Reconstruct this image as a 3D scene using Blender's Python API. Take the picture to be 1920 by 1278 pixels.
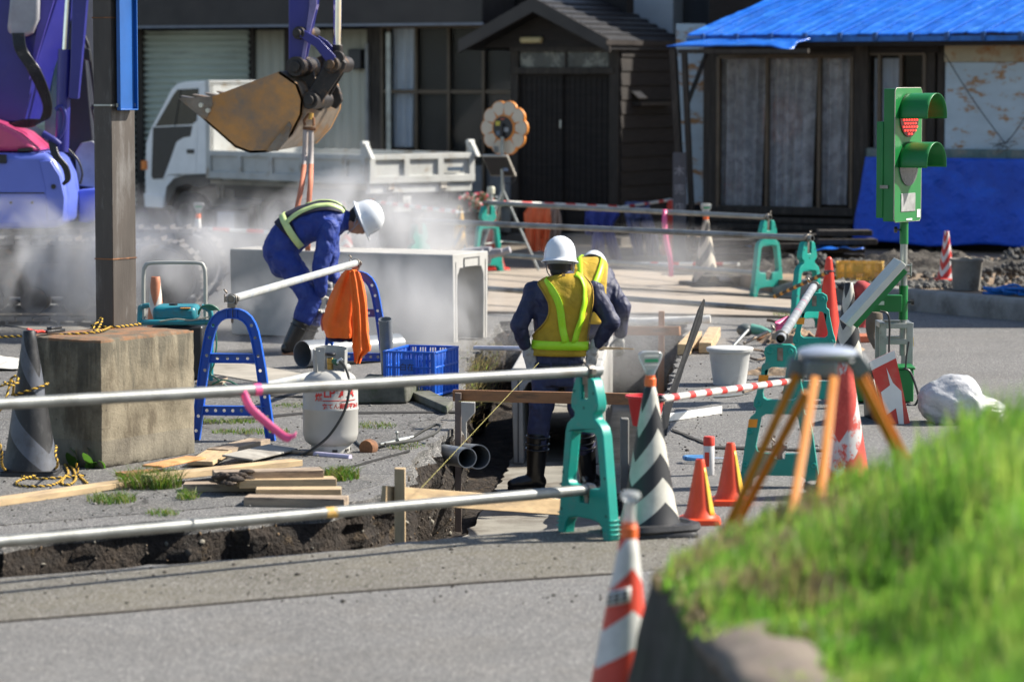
import bpy, bmesh, math, random
import numpy as np
from math import sin, cos, pi, radians as R, atan, atan2, sqrt, hypot
from mathutils import Vector as V, Matrix as Mx, noise as NZ
from mathutils.geometry import tessellate_polygon
random.seed(7)
for o in list(bpy.data.objects): bpy.data.objects.remove(o)
SC = bpy.context.scene; COL = SC.collection
# ---------------------------------------------------------------- camera
FX = 6000.0; CH = 2.2; PIT = atan(492 / FX)
cd = bpy.data.cameras.new('camera'); cam = bpy.data.objects.new('camera', cd); COL.objects.link(cam)
cam.location = (0, 0, CH); cam.rotation_euler = (pi/2 - PIT, 0, 0)
cd.sensor_width = 36; cd.lens = FX/1920*36; cd.clip_start = .5; cd.clip_end = 500
cd.dof.use_dof = True; cd.dof.focus_distance = 20.5; cd.dof.aperture_fstop = 2.7
SC.camera = cam
# ---------------------------------------------------------------- world and sun
SAZ, SEL = R(14), R(41)
W = bpy.data.worlds.new('World'); SC.world = W; W.use_nodes = True
nt = W.node_tree; bg = nt.nodes['Background']; sky = nt.nodes.new('ShaderNodeTexSky')
sky.sky_type = 'NISHITA'; sky.sun_disc = False; sky.sun_elevation = SEL; sky.sun_rotation = pi/2 - SAZ
sky.altitude = 200; sky.air_density = 1.0; sky.dust_density = 1.2
nt.links.new(sky.outputs[0], bg.inputs[0]); bg.inputs[1].default_value = .085
sl = bpy.data.lights.new('sun', 'SUN'); so = bpy.data.objects.new('sun', sl); COL.objects.link(so)
sl.energy = 4.8; sl.angle = R(.5); sl.color = (1, .94, .84)
so.rotation_euler = V((cos(SAZ)*cos(SEL), sin(SAZ)*cos(SEL), sin(SEL))).to_track_quat('Z', 'Y').to_euler()
SC.view_settings.view_transform = 'Standard'; SC.view_settings.look = 'None'
SC.view_settings.exposure = 0.98; SC.view_settings.gamma = 1
SC.cycles.use_denoising = True; SC.cycles.max_bounces = 7; SC.cycles.volume_bounces = 1
SC.cycles.volume_step_rate = 1.0; SC.cycles.transparent_max_bounces = 10
SC.cycles.caustics_reflective = False; SC.cycles.caustics_refractive = False
# ---------------------------------------------------------------- photo to world helpers
def ray(px, py):
    dx = (px-960)/FX; u = (639-py)/FX
    return V((dx, cos(PIT)+u*sin(PIT), -sin(PIT)+u*cos(PIT)))
def G(px, py, z=0.0):
    r = ray(px, py); t = (z-CH)/r.z; return V((r.x*t, r.y*t, z))
def AT(px, py, Y):
    r = ray(px, py); t = Y/r.y; return V((r.x*t, Y, CH+r.z*t))
class Plane:      # vertical wall plane, turned so that its right end comes nearer
    def __init__(s, px, Y, al):
        s.O = AT(px, 147, Y); s.O.z = 0; s.al = al
        s.u = V((cos(al), -sin(al), 0)); s.b = V((sin(al), cos(al), 0))
    def L(s, px, py, d=0.0):   # local (a, z) where the sight line meets the plane at local depth d
        r = ray(px, py); C = V((0, 0, CH)); q = s.O + s.b*d
        t = (q-C).dot(s.b)/r.dot(s.b); P = C + r*t
        return ((P-s.O).dot(s.u), P.z)
# ---------------------------------------------------------------- mesh builder
class MB:
    def __init__(s): s.v = []; s.f = []; s.m = []
    def add(s, vs, fs, mi=0, M=None):
        b = len(s.v)
        s.v += [tuple(M @ V(p)) if M else tuple(p) for p in vs]
        s.f += [tuple(b+i for i in f) for f in fs]
        s.m += mi if isinstance(mi, list) else [mi]*len(fs)
        return s
    def box(s, c, d, mi=0, M=None, Rt=None):
        x, y, z = d[0]/2, d[1]/2, d[2]/2; vs = []
        for i in (-1, 1):
            for j in (-1, 1):
                for k in (-1, 1):
                    p = V((i*x, j*y, k*z))
                    if Rt is not None: p = Rt @ p
                    vs.append(p+V(c))
        return s.add(vs, [(0,1,3,2),(4,6,7,5),(0,4,5,1),(2,3,7,6),(0,2,6,4),(1,5,7,3)], mi, M)
    def bar(s, p0, p1, w, h, mi=0, up=(0,0,1), M=None):
        p0, p1 = V(p0), V(p1); d = p1-p0; L = d.length; d.normalize()
        sd = d.cross(V(up))
        if sd.length < 1e-4: sd = V((1,0,0))
        sd.normalize(); uu = sd.cross(d)
        Rt = Mx((d, sd, uu)).transposed()
        return s.box((p0+p1)/2, (L, w, h), mi, M, Rt)
    def cyl(s, p0, p1, r0, r1=None, n=12, mi=0, cap=True, M=None):
        if r1 is None: r1 = r0
        p0, p1 = V(p0), V(p1); d = (p1-p0).normalized()
        a = d.orthogonal().normalized(); b = d.cross(a); vs = []
        for p, r in ((p0, r0), (p1, r1)):
            for i in range(n):
                t = 2*pi*i/n; vs.append(p+a*(r*cos(t))+b*(r*sin(t)))
        fs = [(i, (i+1) % n, n+(i+1) % n, n+i) for i in range(n)]
        if cap: fs += [tuple(range(n-1, -1, -1)), tuple(range(n, 2*n))]
        return s.add(vs, fs, mi, M)
    def pipe(s, p0, p1, r, th=.003, n=20, mi=0, mi2=None, M=None):   # open-ended hollow pipe
        p0, p1 = V(p0), V(p1); d = (p1-p0).normalized(); a = d.orthogonal().normalized(); b = d.cross(a); vs = []
        for p, r_ in ((p0, r), (p1, r), (p1, r-th), (p0, r-th)):
            for i in range(n):
                t = 2*pi*i/n; vs.append(p+a*(r_*cos(t))+b*(r_*sin(t)))
        fs = []; ms = []
        for k in range(4):
            for i in range(n):
                j = (i+1) % n; k2 = (k+1) % 4
                fs.append((k*n+i, k*n+j, k2*n+j, k2*n+i)); ms.append((mi2 if mi2 is not None else mi) if k == 2 else mi)
        return s.add(vs, fs, ms, M)
    def tube(s, pts, r, n=8, mi=0, M=None, cap=True, closed=False):
        pts = [V(p) for p in pts]; N = len(pts)
        rs = r if isinstance(r, (list, tuple)) else [r]*N; vs = []
        t0 = (pts[1]-pts[0]).normalized(); a = t0.orthogonal().normalized()
        for i in range(N):
            if closed: t = (pts[(i+1) % N]-pts[i-1])
            else: t = pts[min(i+1, N-1)]-pts[max(i-1, 0)]
            if t.length < 1e-9: t = t0
            t.normalize(); a = (a-t*a.dot(t))
            if a.length < 1e-6: a = t.orthogonal()
            a.normalize(); b = t.cross(a)
            for k in range(n):
                q = 2*pi*k/n; vs.append(pts[i]+(a*cos(q)+b*sin(q))*rs[i])
        fs = []
        for i in range(N if closed else N-1):
            i2 = (i+1) % N
            for k in range(n): fs.append((i*n+k, i*n+(k+1) % n, i2*n+(k+1) % n, i2*n+k))
        if cap and not closed: fs += [tuple(range(n-1, -1, -1)), tuple((N-1)*n+k for k in range(n))]
        return s.add(vs, fs, mi, M)
    def lathe(s, prof, n=24, mi=0, M=None, ms=None, sx=1, sy=1, sq=0):
        vs = []; fs = []; mm = []
        for r, z in prof:
            for k in range(n):
                q = 2*pi*k/n; c, d = cos(q), sin(q)
                if sq: e = (abs(c)**sq+abs(d)**sq)**(-1/sq); c *= e; d *= e
                vs.append((r*c*sx, r*d*sy, z))
        for i in range(len(prof)-1):
            for k in range(n):
                fs.append((i*n+k, i*n+(k+1) % n, (i+1)*n+(k+1) % n, (i+1)*n+k)); mm.append(ms[i] if ms else mi)
        if prof[0][0] > 1e-5: fs.append(tuple(range(n-1, -1, -1))); mm.append(ms[0] if ms else mi)
        if prof[-1][0] > 1e-5: fs.append(tuple((len(prof)-1)*n+k for k in range(n))); mm.append(ms[-1] if ms else mi)
        return s.add(vs, fs, mm, M)
    def plate(s, outer, z0, z1, mi=0, M=None, holes=()):   # flat polygon (with holes) given thickness z0..z1
        loops = [list(outer)]+[list(h) for h in holes]
        flat = [p for l in loops for p in l]; n = len(flat)
        tr = tessellate_polygon([[V((p[0], p[1], 0)) for p in l] for l in loops])
        vs = [(p[0], p[1], z1) for p in flat]+[(p[0], p[1], z0) for p in flat]
        fs = [tuple(t) for t in tr]+[tuple(n+i for i in reversed(t)) for t in tr]; b = 0
        for l in loops:
            m = len(l)
            for i in range(m): j = (i+1) % m; fs.append((b+i, n+b+i, n+b+j, b+j))
            b += m
        return s.add(vs, fs, mi, M)
    def ell(s, c, r, mi=0, n=14, M=None, Rt=None):
        if not isinstance(r, (tuple, list, V)): r = (r, r, r)
        h = max(4, n//2); vs = []; fs = []
        for i in range(h+1):
            th = pi*i/h
            for k in range(n):
                q = 2*pi*k/n; p = V((r[0]*sin(th)*cos(q), r[1]*sin(th)*sin(q), r[2]*cos(th)))
                if Rt is not None: p = Rt @ p
                vs.append(p+V(c))
        for i in range(h):
            for k in range(n): fs.append((i*n+k, (i+1)*n+k, (i+1)*n+(k+1) % n, i*n+(k+1) % n))
        return s.add(vs, fs, mi, M)
    def grid(s, fn, nu, nv, mi=0, M=None):
        vs = [fn(i/nu, j/nv) for j in range(nv+1) for i in range(nu+1)]
        fs = [(j*(nu+1)+i, j*(nu+1)+i+1, (j+1)*(nu+1)+i+1, (j+1)*(nu+1)+i) for j in range(nv) for i in range(nu)]
        return s.add(vs, fs, mi, M)
    def build_split(s, name, mats, parent=None, pad=.001, **kw):    # one object for each piece that stands apart
        par = list(range(len(s.v)))
        def fd(i):
            while par[i] != i: par[i] = par[par[i]]; i = par[i]
            return i
        for f in s.f:
            for i in f[1:]: par[fd(i)] = fd(f[0])
        g = {}
        for k, f in enumerate(s.f): g.setdefault(fd(f[0]), []).append(k)
        cl = []
        for ks in g.values():
            vi = {i for k in ks for i in s.f[k]}; P = np.array([s.v[i] for i in vi]); cl.append([P.min(0)-pad, P.max(0)+pad, ks])
        ch = True
        while ch:
            ch = False; out = []
            for c in cl:
                for d in out:
                    if (c[0] <= d[1]).all() and (d[0] <= c[1]).all():
                        d[0] = np.minimum(c[0], d[0]); d[1] = np.maximum(c[1], d[1]); d[2] += c[2]; ch = True; break
                else: out.append(c)
            cl = out
        r = []
        for a, b, ks in cl:
            m = MB(); mp = {}
            for k in ks:
                ff = []
                for i in s.f[k]:
                    if i not in mp: mp[i] = len(m.v); m.v.append(s.v[i])
                    ff.append(mp[i])
                m.f.append(tuple(ff)); m.m.append(s.m[k])
            r.append(m.build(name, mats, parent, **kw))
        return r
    def build(s, name, mats, parent=None, bevel=0, bseg=2, smooth=38, solid=0, weld=True, org=None, sub=0, fixn=True):
        me = bpy.data.meshes.new(name); vs = s.v
        if org is not None: vs = [(p[0]-org[0], p[1]-org[1], p[2]-org[2]) for p in vs]
        me.from_pydata(vs, [], s.f); me.update()
        me.polygons.foreach_set('material_index', s.m)
        if not isinstance(mats, (list, tuple)): mats = [mats]
        for m in mats: me.materials.append(m)
        if weld or fixn:
            bm = bmesh.new(); bm.from_mesh(me)
            if weld: bmesh.ops.remove_doubles(bm, verts=bm.verts, dist=1e-5)
            if fixn: bmesh.ops.recalc_face_normals(bm, faces=bm.faces)
            bm.to_mesh(me); bm.free()
        if smooth:
            me.shade_smooth(); me.set_sharp_from_angle(angle=R(smooth))
        o = bpy.data.objects.new(name, me); COL.objects.link(o)
        if org is not None and parent is None: o.location = org
        if parent is not None: o.parent = parent
        if solid: m = o.modifiers.new('s', 'SOLIDIFY'); m.thickness = solid; m.offset = 0
        if sub: m = o.modifiers.new('u', 'SUBSURF'); m.levels = sub; m.render_levels = sub
        if bevel: m = o.modifiers.new('b', 'BEVEL'); m.width = bevel; m.segments = bseg; m.limit_method = 'ANGLE'; m.angle_limit = R(40)
        return o
def rmx(rx=0, ry=0, rz=0): return Mx.Rotation(rz, 3, 'Z') @ Mx.Rotation(ry, 3, 'Y') @ Mx.Rotation(rx, 3, 'X')
def T(loc=(0,0,0), rx=0, ry=0, rz=0, sc=1): return Mx.Translation(V(loc)) @ rmx(rx, ry, rz).to_4x4() @ Mx.Scale(sc, 4)
def frame_on(p, d, up=(0,0,1)):     # 4x4 whose +Z runs along d
    d = V(d).normalized(); x = V(up).cross(d)
    if x.length < 1e-5: x = V((1,0,0))
    x.normalize(); y = d.cross(x); m = Mx((x, y, d)).transposed().to_4x4(); m.translation = V(p); return m
def tag(o, label, cat, group=None, kind=None):
    o['label'] = label; o['category'] = cat
    if group: o['group'] = group
    if kind: o['kind'] = kind
    return o
def thing(name, label, cat, loc=(0,0,0), rz=0, group=None):
    o = bpy.data.objects.new(name, None); COL.objects.link(o); o.empty_display_size = .1
    o.location = loc; o.rotation_euler = (0, 0, rz)
    return tag(o, label, cat, group)
def struct(o): o['kind'] = 'structure'; return o
def kids(o): return [c for c in bpy.data.objects if c.parent == o]
def copy_tree(o, loc=None, rz=None, label=None, parent=None):
    c = o.copy(); COL.objects.link(c)
    if parent is not None: c.parent = parent
    for ch in kids(o): copy_tree(ch, parent=c)
    if loc is not None: c.location = loc
    if rz is not None: c.rotation_euler = (0, 0, rz)
    if label: c['label'] = label
    return c
def spl(pts, n=8):       # Catmull-Rom through points
    P = [V(p) for p in pts]; P = [P[0]*2-P[1]]+P+[P[-1]*2-P[-2]]; out = []
    for i in range(1, len(P)-2):
        for k in range(n):
            t = k/n; a, b, c, d = P[i-1:i+3]
            out.append(.5*((2*b)+(c-a)*t+(2*a-5*b+4*c-d)*t*t+(3*b-a-3*c+d)*t**3))
    out.append(P[-2]); return out
def text_obj(txt, size, mt, parent=None, M=None, name='lettering', ext=.0006, align='CENTER', bold=0):
    cu = bpy.data.curves.new(name, 'FONT'); cu.body = txt; cu.size = size; cu.extrude = ext; cu.offset = bold
    cu.align_x = align; cu.align_y = 'CENTER'; t = bpy.data.objects.new(name, cu); COL.objects.link(t)
    bpy.context.view_layer.update()
    me = bpy.data.meshes.new_from_object(t.evaluated_get(bpy.context.evaluated_depsgraph_get()))
    bpy.data.objects.remove(t)
    if M is not None: me.transform(M)
    me.materials.clear(); me.materials.append(mt)
    o = bpy.data.objects.new(name, me); COL.objects.link(o)
    if parent is not None: o.parent = parent
    return o
# ---------------------------------------------------------------- materials
def _mix(nt, fac, a, b, mode='MIX'):
    m = nt.nodes.new('ShaderNodeMix'); m.data_type = 'RGBA'; m.blend_type = mode
    for i, x in ((0, fac), (6, a), (7, b)):
        if hasattr(x, 'links'): nt.links.new(x, m.inputs[i])
        elif x is not None: m.inputs[i].default_value = (*x, 1) if isinstance(x, (tuple, list)) and len(x) == 3 else x
    return m.outputs[2]
def _noise(nt, co, sc, det=4, rough=.6, dist=0):
    n = nt.nodes.new('ShaderNodeTexNoise'); n.inputs['Scale'].default_value = sc; n.inputs['Detail'].default_value = det
    n.inputs['Roughness'].default_value = rough; n.inputs['Distortion'].default_value = dist
    nt.links.new(co, n.inputs['Vector']); return n.outputs['Fac']
def _ramp(nt, x, a, b, ca=(0,0,0), cb=(1,1,1)):
    r = nt.nodes.new('ShaderNodeMapRange'); r.inputs[1].default_value = a; r.inputs[2].default_value = b
    nt.links.new(x, r.inputs[0]); return r.outputs[0]
def _math(nt, op, a, b=None, c=None):
    m = nt.nodes.new('ShaderNodeMath'); m.operation = op
    for i, x in enumerate((a, b, c)):
        if x is None: continue
        if hasattr(x, 'links'): nt.links.new(x, m.inputs[i])
        else: m.inputs[i].default_value = x
    return m.outputs[0]
def base(name):
    m = bpy.data.materials.new(name); m.use_nodes = True; nt = m.node_tree
    b = nt.nodes['Principled BSDF']; tc = nt.nodes.new('ShaderNodeTexCoord'); return m, nt, b, tc.outputs['Object']
def stretch(nt, co, s):
    mp = nt.nodes.new('ShaderNodeMapping'); mp.inputs['Scale'].default_value = s
    nt.links.new(co, mp.inputs['Vector']); return mp.outputs[0]
def pm(name, col, rough=.6, metal=0, var=.18, vs=6, bump=.12, bs=70, dirt=None, ds=3, da=(.5,.65), st=None, coat=0, alpha=1, trans=0, emis=None, bd=.01, sub=0, fold=0):
    m, nt, b, co = base(name)
    if st: co = stretch(nt, co, st)
    lo = tuple(c*(1-var) for c in col); hi = tuple(min(1, c*(1+var)) for c in col)
    c = _mix(nt, _ramp(nt, _noise(nt, co, vs), .3, .7), lo, hi)
    if dirt:
        c = _mix(nt, _ramp(nt, _noise(nt, co, ds, 8, .7), da[0], da[1]), c, dirt)
    nt.links.new(c, b.inputs['Base Color'])
    rr = _ramp(nt, _noise(nt, co, vs*2.3), .2, .8); q = _math(nt, 'MULTIPLY_ADD', rr, .2, rough-.1)
    nt.links.new(q, b.inputs['Roughness']); b.inputs['Metallic'].default_value = metal
    if coat: b.inputs['Coat Weight'].default_value = coat; b.inputs['Coat Roughness'].default_value = .15
    if trans: b.inputs['Transmission Weight'].default_value = trans
    if sub: b.inputs['Subsurface Weight'].default_value = sub; b.inputs['Subsurface Scale'].default_value = .02
    if alpha < 1: b.inputs['Alpha'].default_value = alpha
    if emis: b.inputs['Emission Color'].default_value = (*emis[:3], 1); b.inputs['Emission Strength'].default_value = emis[3]
    if bump:
        bn = nt.nodes.new('ShaderNodeBump'); bn.inputs['Strength'].default_value = bump; bn.inputs['Distance'].default_value = bd
        nt.links.new(_noise(nt, co, bs, 5), bn.inputs['Height']); nt.links.new(bn.outputs[0], b.inputs['Normal'])
        if fold:    # ridged creases in cloth
            b2 = nt.nodes.new('ShaderNodeBump'); b2.inputs['Strength'].default_value = .8; b2.inputs['Distance'].default_value = fold
            x = _math(nt, 'ABSOLUTE', _math(nt, 'SUBTRACT', _noise(nt, stretch(nt, co, (1,1,.5)), 5.5, 1, .4, 1.6), .5)); y = _math(nt, 'ABSOLUTE', _math(nt, 'SUBTRACT', _noise(nt, stretch(nt, co, (.6,.6,1)), 10, 1, .4, 1.2), .5))
            nt.links.new(_math(nt, 'MULTIPLY_ADD', y, .35, x), b2.inputs['Height']); nt.links.new(b2.outputs[0], bn.inputs['Normal'])
    return m
def stripe_mat(name, ca, cb, period, slope, folds, off=0, duty=.5, rough=.5, scuff=None, sc_amt=(.55,.6), ph=0, var=.15):
    """slanted bands round an upright cone, mirrored at corners so that they meet in chevrons"""
    m, nt, b, co = base(name); sp = nt.nodes.new('ShaderNodeSeparateXYZ'); nt.links.new(co, sp.inputs[0])
    th = _math(nt, 'ARCTAN2', sp.outputs[1], sp.outputs[0]); th = _math(nt, 'ADD', th, ph)
    tri = _math(nt, 'PINGPONG', _math(nt, 'ADD', th, 4*pi), pi/folds)
    z = _math(nt, 'MULTIPLY_ADD', tri, slope, sp.outputs[2]); z = _math(nt, 'ADD', z, off+10*period)
    fr = _math(nt, 'FRACT', _math(nt, 'DIVIDE', z, period)); k = _math(nt, 'GREATER_THAN', fr, duty)
    c = _mix(nt, k, ca, cb)
    nz = _ramp(nt, _noise(nt, co, 9), .3, .7); c = _mix(nt, nz, c, _mix(nt, 1.0, c, (1-var*2,)*3, 'MULTIPLY'))
    if scuff: c = _mix(nt, _ramp(nt, _noise(nt, stretch(nt, co, (1,1,.6)), 14, 8, .75), *sc_amt), c, scuff)
    nt.links.new(c, b.inputs['Base Color']); b.inputs['Roughness'].default_value = rough
    return m
# ---------------------------------------------------------------- ground materials
def asphalt(name, c0, c1, speck=(.42,.40,.37), tint=(.16,.13,.09), cracks=True, amt=.3, sc=1):
    m, nt, b, co = base(name)
    n1 = _noise(nt, co, .9*sc, 6, .65); n2 = _noise(nt, co, 190*sc, 3, .7)
    vo = nt.nodes.new('ShaderNodeTexVoronoi'); vo.inputs['Scale'].default_value = 150*sc; nt.links.new(co, vo.inputs['Vector'])
    c = _mix(nt, _ramp(nt, n1, .35, .65), c0, c1)
    c = _mix(nt, _ramp(nt, n2, .3, .75), _mix(nt, 1.0, c, (.55,.55,.56), 'MULTIPLY'), c)
    sep = nt.nodes.new('ShaderNodeSeparateColor'); nt.links.new(vo.outputs['Color'], sep.inputs[0])
    c = _mix(nt, _math(nt, 'MULTIPLY', _ramp(nt, sep.outputs[0], .80, .84), .75), c, speck)
    c = _mix(nt, _math(nt, 'MULTIPLY', _ramp(nt, sep.outputs[1], .86, .9), .7), c, (.02,.02,.02))
    c = _mix(nt, _math(nt, 'MULTIPLY', _ramp(nt, _noise(nt, co, 1.7*sc, 7, .7, .6), .5, .72), amt), c, tint)
    c = _mix(nt, _math(nt, 'MULTIPLY', _ramp(nt, _noise(nt, co, 3.1, 8, .7), .60, .78), .35), c, (.33,.30,.25))
    st_ = _ramp(nt, _noise(nt, stretch(nt, co, (.35,1.1,1)), .9, 5, .6, 1.2), .50, .72)
    c = _mix(nt, _math(nt, 'MULTIPLY', st_, .28), c, _mix(nt, 1.0, c, (.55,.54,.52), 'MULTIPLY'))
    c = _mix(nt, _math(nt, 'MULTIPLY', _ramp(nt, _noise(nt, co, 6.5, 3, .6), .70, .76), .4), c, (.07,.06,.05))
    if cracks:
        v2 = nt.nodes.new('ShaderNodeTexVoronoi'); v2.feature = 'DISTANCE_TO_EDGE'; v2.inputs['Scale'].default_value = .75
        mx = nt.nodes.new('ShaderNodeVectorMath'); mx.operation = 'ADD'
        nn = nt.nodes.new('ShaderNodeTexNoise'); nn.inputs['Scale'].default_value = 3.5; nn.inputs['Detail'].default_value = 6
        nt.links.new(co, nn.inputs['Vector'])
        sc2 = nt.nodes.new('ShaderNodeVectorMath'); sc2.operation = 'SCALE'; sc2.inputs['Scale'].default_value = .35
        nt.links.new(nn.outputs['Color'], sc2.inputs[0]); nt.links.new(co, mx.inputs[0]); nt.links.new(sc2.outputs[0], mx.inputs[1])
        nt.links.new(mx.outputs[0], v2.inputs['Vector'])
        k = _math(nt, 'LESS_THAN', v2.outputs['Distance'], .0055)
        c = _mix(nt, _math(nt, 'MULTIPLY', k, .75), c, (.025,.022,.02))
    nt.links.new(c, b.inputs['Base Color']); b.inputs['Roughness'].default_value = .82; b.inputs['Specular IOR Level'].default_value = .35
    bn = nt.nodes.new('ShaderNodeBump'); bn.inputs['Strength'].default_value = .55; bn.inputs['Distance'].default_value = .012
    h = _math(nt, 'ADD', n2, _math(nt, 'MULTIPLY', _math(nt, 'SUBTRACT', 1.0, vo.outputs['Distance']), .8))
    nt.links.new(h, bn.inputs['Height']); nt.links.new(bn.outputs[0], b.inputs['Normal'])
    return m
M_asph = asphalt('asphalt_old', (.195,.19,.182), (.225,.22,.21), cracks=False, amt=.18)
M_patch = asphalt('asphalt_patch', (.165,.15,.118), (.20,.185,.15), cracks=False, tint=(.17,.15,.10), amt=.5)
M_walk = asphalt('asphalt_worn', (.13,.128,.122), (.20,.195,.185), amt=.25)
M_soil = pm('soil', (.028,.020,.014), .95, var=.6, vs=9, bump=1.0, bs=30, dirt=(.11,.075,.04), ds=6, da=(.56,.68), bd=.05)
M_bed = pm('lean_concrete', (.24,.225,.19), .9, var=.25, vs=3, bump=.3, bs=60, dirt=(.13,.11,.085), ds=2.2, da=(.5,.66))
M_conc = pm('precast_concrete', (.40,.39,.365), .88, var=.14, vs=5, bump=.35, bs=130, dirt=(.25,.245,.23), ds=2.5, da=(.52,.75), bd=.006)
M_concs = pm('cast_concrete_face', (.30,.30,.295), .85, var=.22, vs=3, bump=.15, bs=60, dirt=(.17,.17,.17), ds=2.2, da=(.5,.66))
M_mud = pm('dry_mud', (.27,.185,.115), .95, var=.3, vs=2, bump=.4, bs=20, dirt=(.17,.13,.09), ds=1.5, da=(.45,.65), bd=.02)
M_steelroad = pm('dusty_steel_plate', (.36,.30,.235), .8, var=.16, vs=1.6, bump=.15, bs=30, dirt=(.24,.20,.155), ds=1.1, da=(.45,.7), st=(1,2.5,1))
M_kerb = pm('kerb_stone', (.26,.25,.225), .9, var=.25, vs=4, bump=.35, bs=60, dirt=(.11,.10,.085), ds=3, da=(.5,.7))
M_dark = pm('crack_dark', (.02,.018,.016), .95, var=.2, bump=0)
# ---------------------------------------------------------------- ground with the excavation cut out
front = [(-260,1100), (0,1083), (320,1058), (640,1032), (879,1004), (1060,990), (1150,981)]
right = [(1178,958), (1206,880), (1236,800), (1262,700), (1286,618), (1290,604)]
back = [(1200,601), (1050,600), (935,602)]
left = [(925,620), (915,645), (880,672), (868,720), (860,790), (838,812), (798,838), (772,864), (760,900), (725,925), (640,945), (400,967), (180,986), (0,1003), (-260,1024)]
HOLE = [G(*p) for p in front+right+back+left]
gm = MB()
def densify(poly, d, jit=0, closed=True):
    out = []; n = len(poly)
    for i in range(n if closed else n-1):
        a, b = V(poly[i]), V(poly[(i+1) % n]); L = (b-a).length; k = max(1, int(L/d))
        for j in range(k):
            p = a.lerp(b, j/k)
            if jit: p = p+V((NZ.noise(p*9)*jit, NZ.noise(p*9+V((5,5,5)))*jit, 0))
            out.append(p)
    return out
nf = len(front)
hd = densify(HOLE, .09)
def rough_edge(p):     # the road-side lip is saw-cut; the other lips are broken
    fa, fb = G(0,1083), G(879,1004); d = (fb-fa).normalized(); n = V((-d.y, d.x, 0))
    if abs((p-fa).dot(n)) < .03 and p.x < .2: return p
    return p+V((NZ.noise(p*7)*.06, NZ.noise(p*7+V((5,5,5)))*.06, 0))+V((NZ.noise(p*23)*.02, NZ.noise(p*21+V((2,7,5)))*.02, 0))
hd = [rough_edge(p) for p in hd]
outer = [(-120,2), (120,2), (120,400), (-120,400)]
flat = [V(p+(0,)) for p in outer]+hd
tr = tessellate_polygon([[V(p+(0,)) for p in outer], hd])
gm.add(flat, [tuple(t) for t in tr])
struct(gm.build('ground', M_asph, smooth=0, weld=False))
# excavation walls and floor
DEP = .72
wm = MB(); n = len(hd); NR = 18
def wallp(i, j):
    p = hd[i % n]; t = j/NR; z = -DEP*1.02*t
    a = hd[(i-1) % n]; b = hd[(i+1) % n]; d = (b-a).normalized(); nn = V((-d.y, d.x, 0))
    out = 0
    if t > .09:
        q = V((p.x, p.y, z)); out = NZ.noise(q*3.1)*.09+NZ.noise(q*8)*.05+NZ.noise(q*21)*.025-.03*min(1, (t-.09)*6)+.10*t*t
        out *= -1
    return V((p.x-nn.x*out*-1, p.y-nn.y*out*-1, z))
vs = [wallp(i, j) for j in range(NR+1) for i in range(n)]
fs = [(j*n+i, j*n+(i+1) % n, (j+1)*n+(i+1) % n, (j+1)*n+i) for j in range(NR) for i in range(n)]
ms = [0 if j < 2 else 1 for j in range(NR) for i in range(n)]
wm.add(vs, fs, ms)
struct(wm.build('trench_wall', [M_walk, M_soil], smooth=30))
fm = MB(); c = [G(*p) for p in [(-400,1400), (2100,1400), (2100,500), (-400,500)]]
def flo(u, v):
    x = -3.2+u*6.0; y = 13+v*16; z = -DEP-.03+NZ.noise(V((x*2.2, y*2.2, 1)))*.06+NZ.noise(V((x*9, y*9, 3)))*.03
    return V((x, y, z))
fm.grid(flo, 120, 300)
struct(fm.build('trench_floor', M_soil, smooth=60))
# stones poking out of the cut face
rk = MB(); rnd = random.Random(3)
for i in range(0, n):
    p = hd[i]
    for _ in range(11 if p.x < 0 else 3):
        t = rnd.uniform(.1, 1); q = wallp(i, int(t*NR)); s = rnd.uniform(.004, .013)*(2.2 if rnd.random() < .05 else 1)
        rk.ell(q, (s, s*rnd.uniform(.6,1), s*rnd.uniform(.5,.9)), rnd.choice([0,0,0,1,2]), 6, Rt=rmx(rnd.random()*3, rnd.random()*3, rnd.random()*3))
tag(rk.build('stones', [pm('stone_dark', (.10,.08,.06), .9), pm('stone_pale', (.22,.20,.16), .9), pm('stone_brown', (.17,.11,.06), .9)], smooth=50),
    'stones and gravel stuck in the cut faces of the trench', 'gravel', kind='stuff')
# lean concrete bed under the culverts
bd = [G(*p, z=-DEP) for p in [(700,1180), (879,1004), (912,953), (931,925), (964,864), (1010,760), (1050,640), (1230,640), (1190,860), (1150,960), (1140,1180)]]
bm_ = MB(); bm_.plate([(p.x, p.y) for p in densify(bd, .12, .035)], -DEP-.1, -DEP+.03)
struct(bm_.build('concrete_bed', M_bed, smooth=0))
# resurfaced strip on the road side of the trench, with its dark joint
def sheet(name, px, z, mt, st=True, d=0, jit=0, th=0):
    p = [G(*q) for q in px]
    if d: p = densify(p, d, jit)
    m = MB(); m.plate([(q.x, q.y) for q in p], z-.003 if not th else z-th, z, 0)
    o = m.build(name, mt, smooth=0)
    return struct(o) if st else o
jn = [(-260,1188), (0,1166), (200,1150), (640,1112), (900,1092), (1150,1076)]
sheet('road_patch', [(-260,1104), (0,1086.5), (640,1035), (879,1007), (1060,993), (1185,981), (1290,985), (1290,1062)]+jn[::-1], .004, M_patch)
sheet('road_joint', jn+[(p[0], p[1]+1.0+.5*sin(k*2.3)) for k, p in enumerate(jn[::-1])], .008, pm('joint_faint', (.10,.085,.07), .9))
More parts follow.
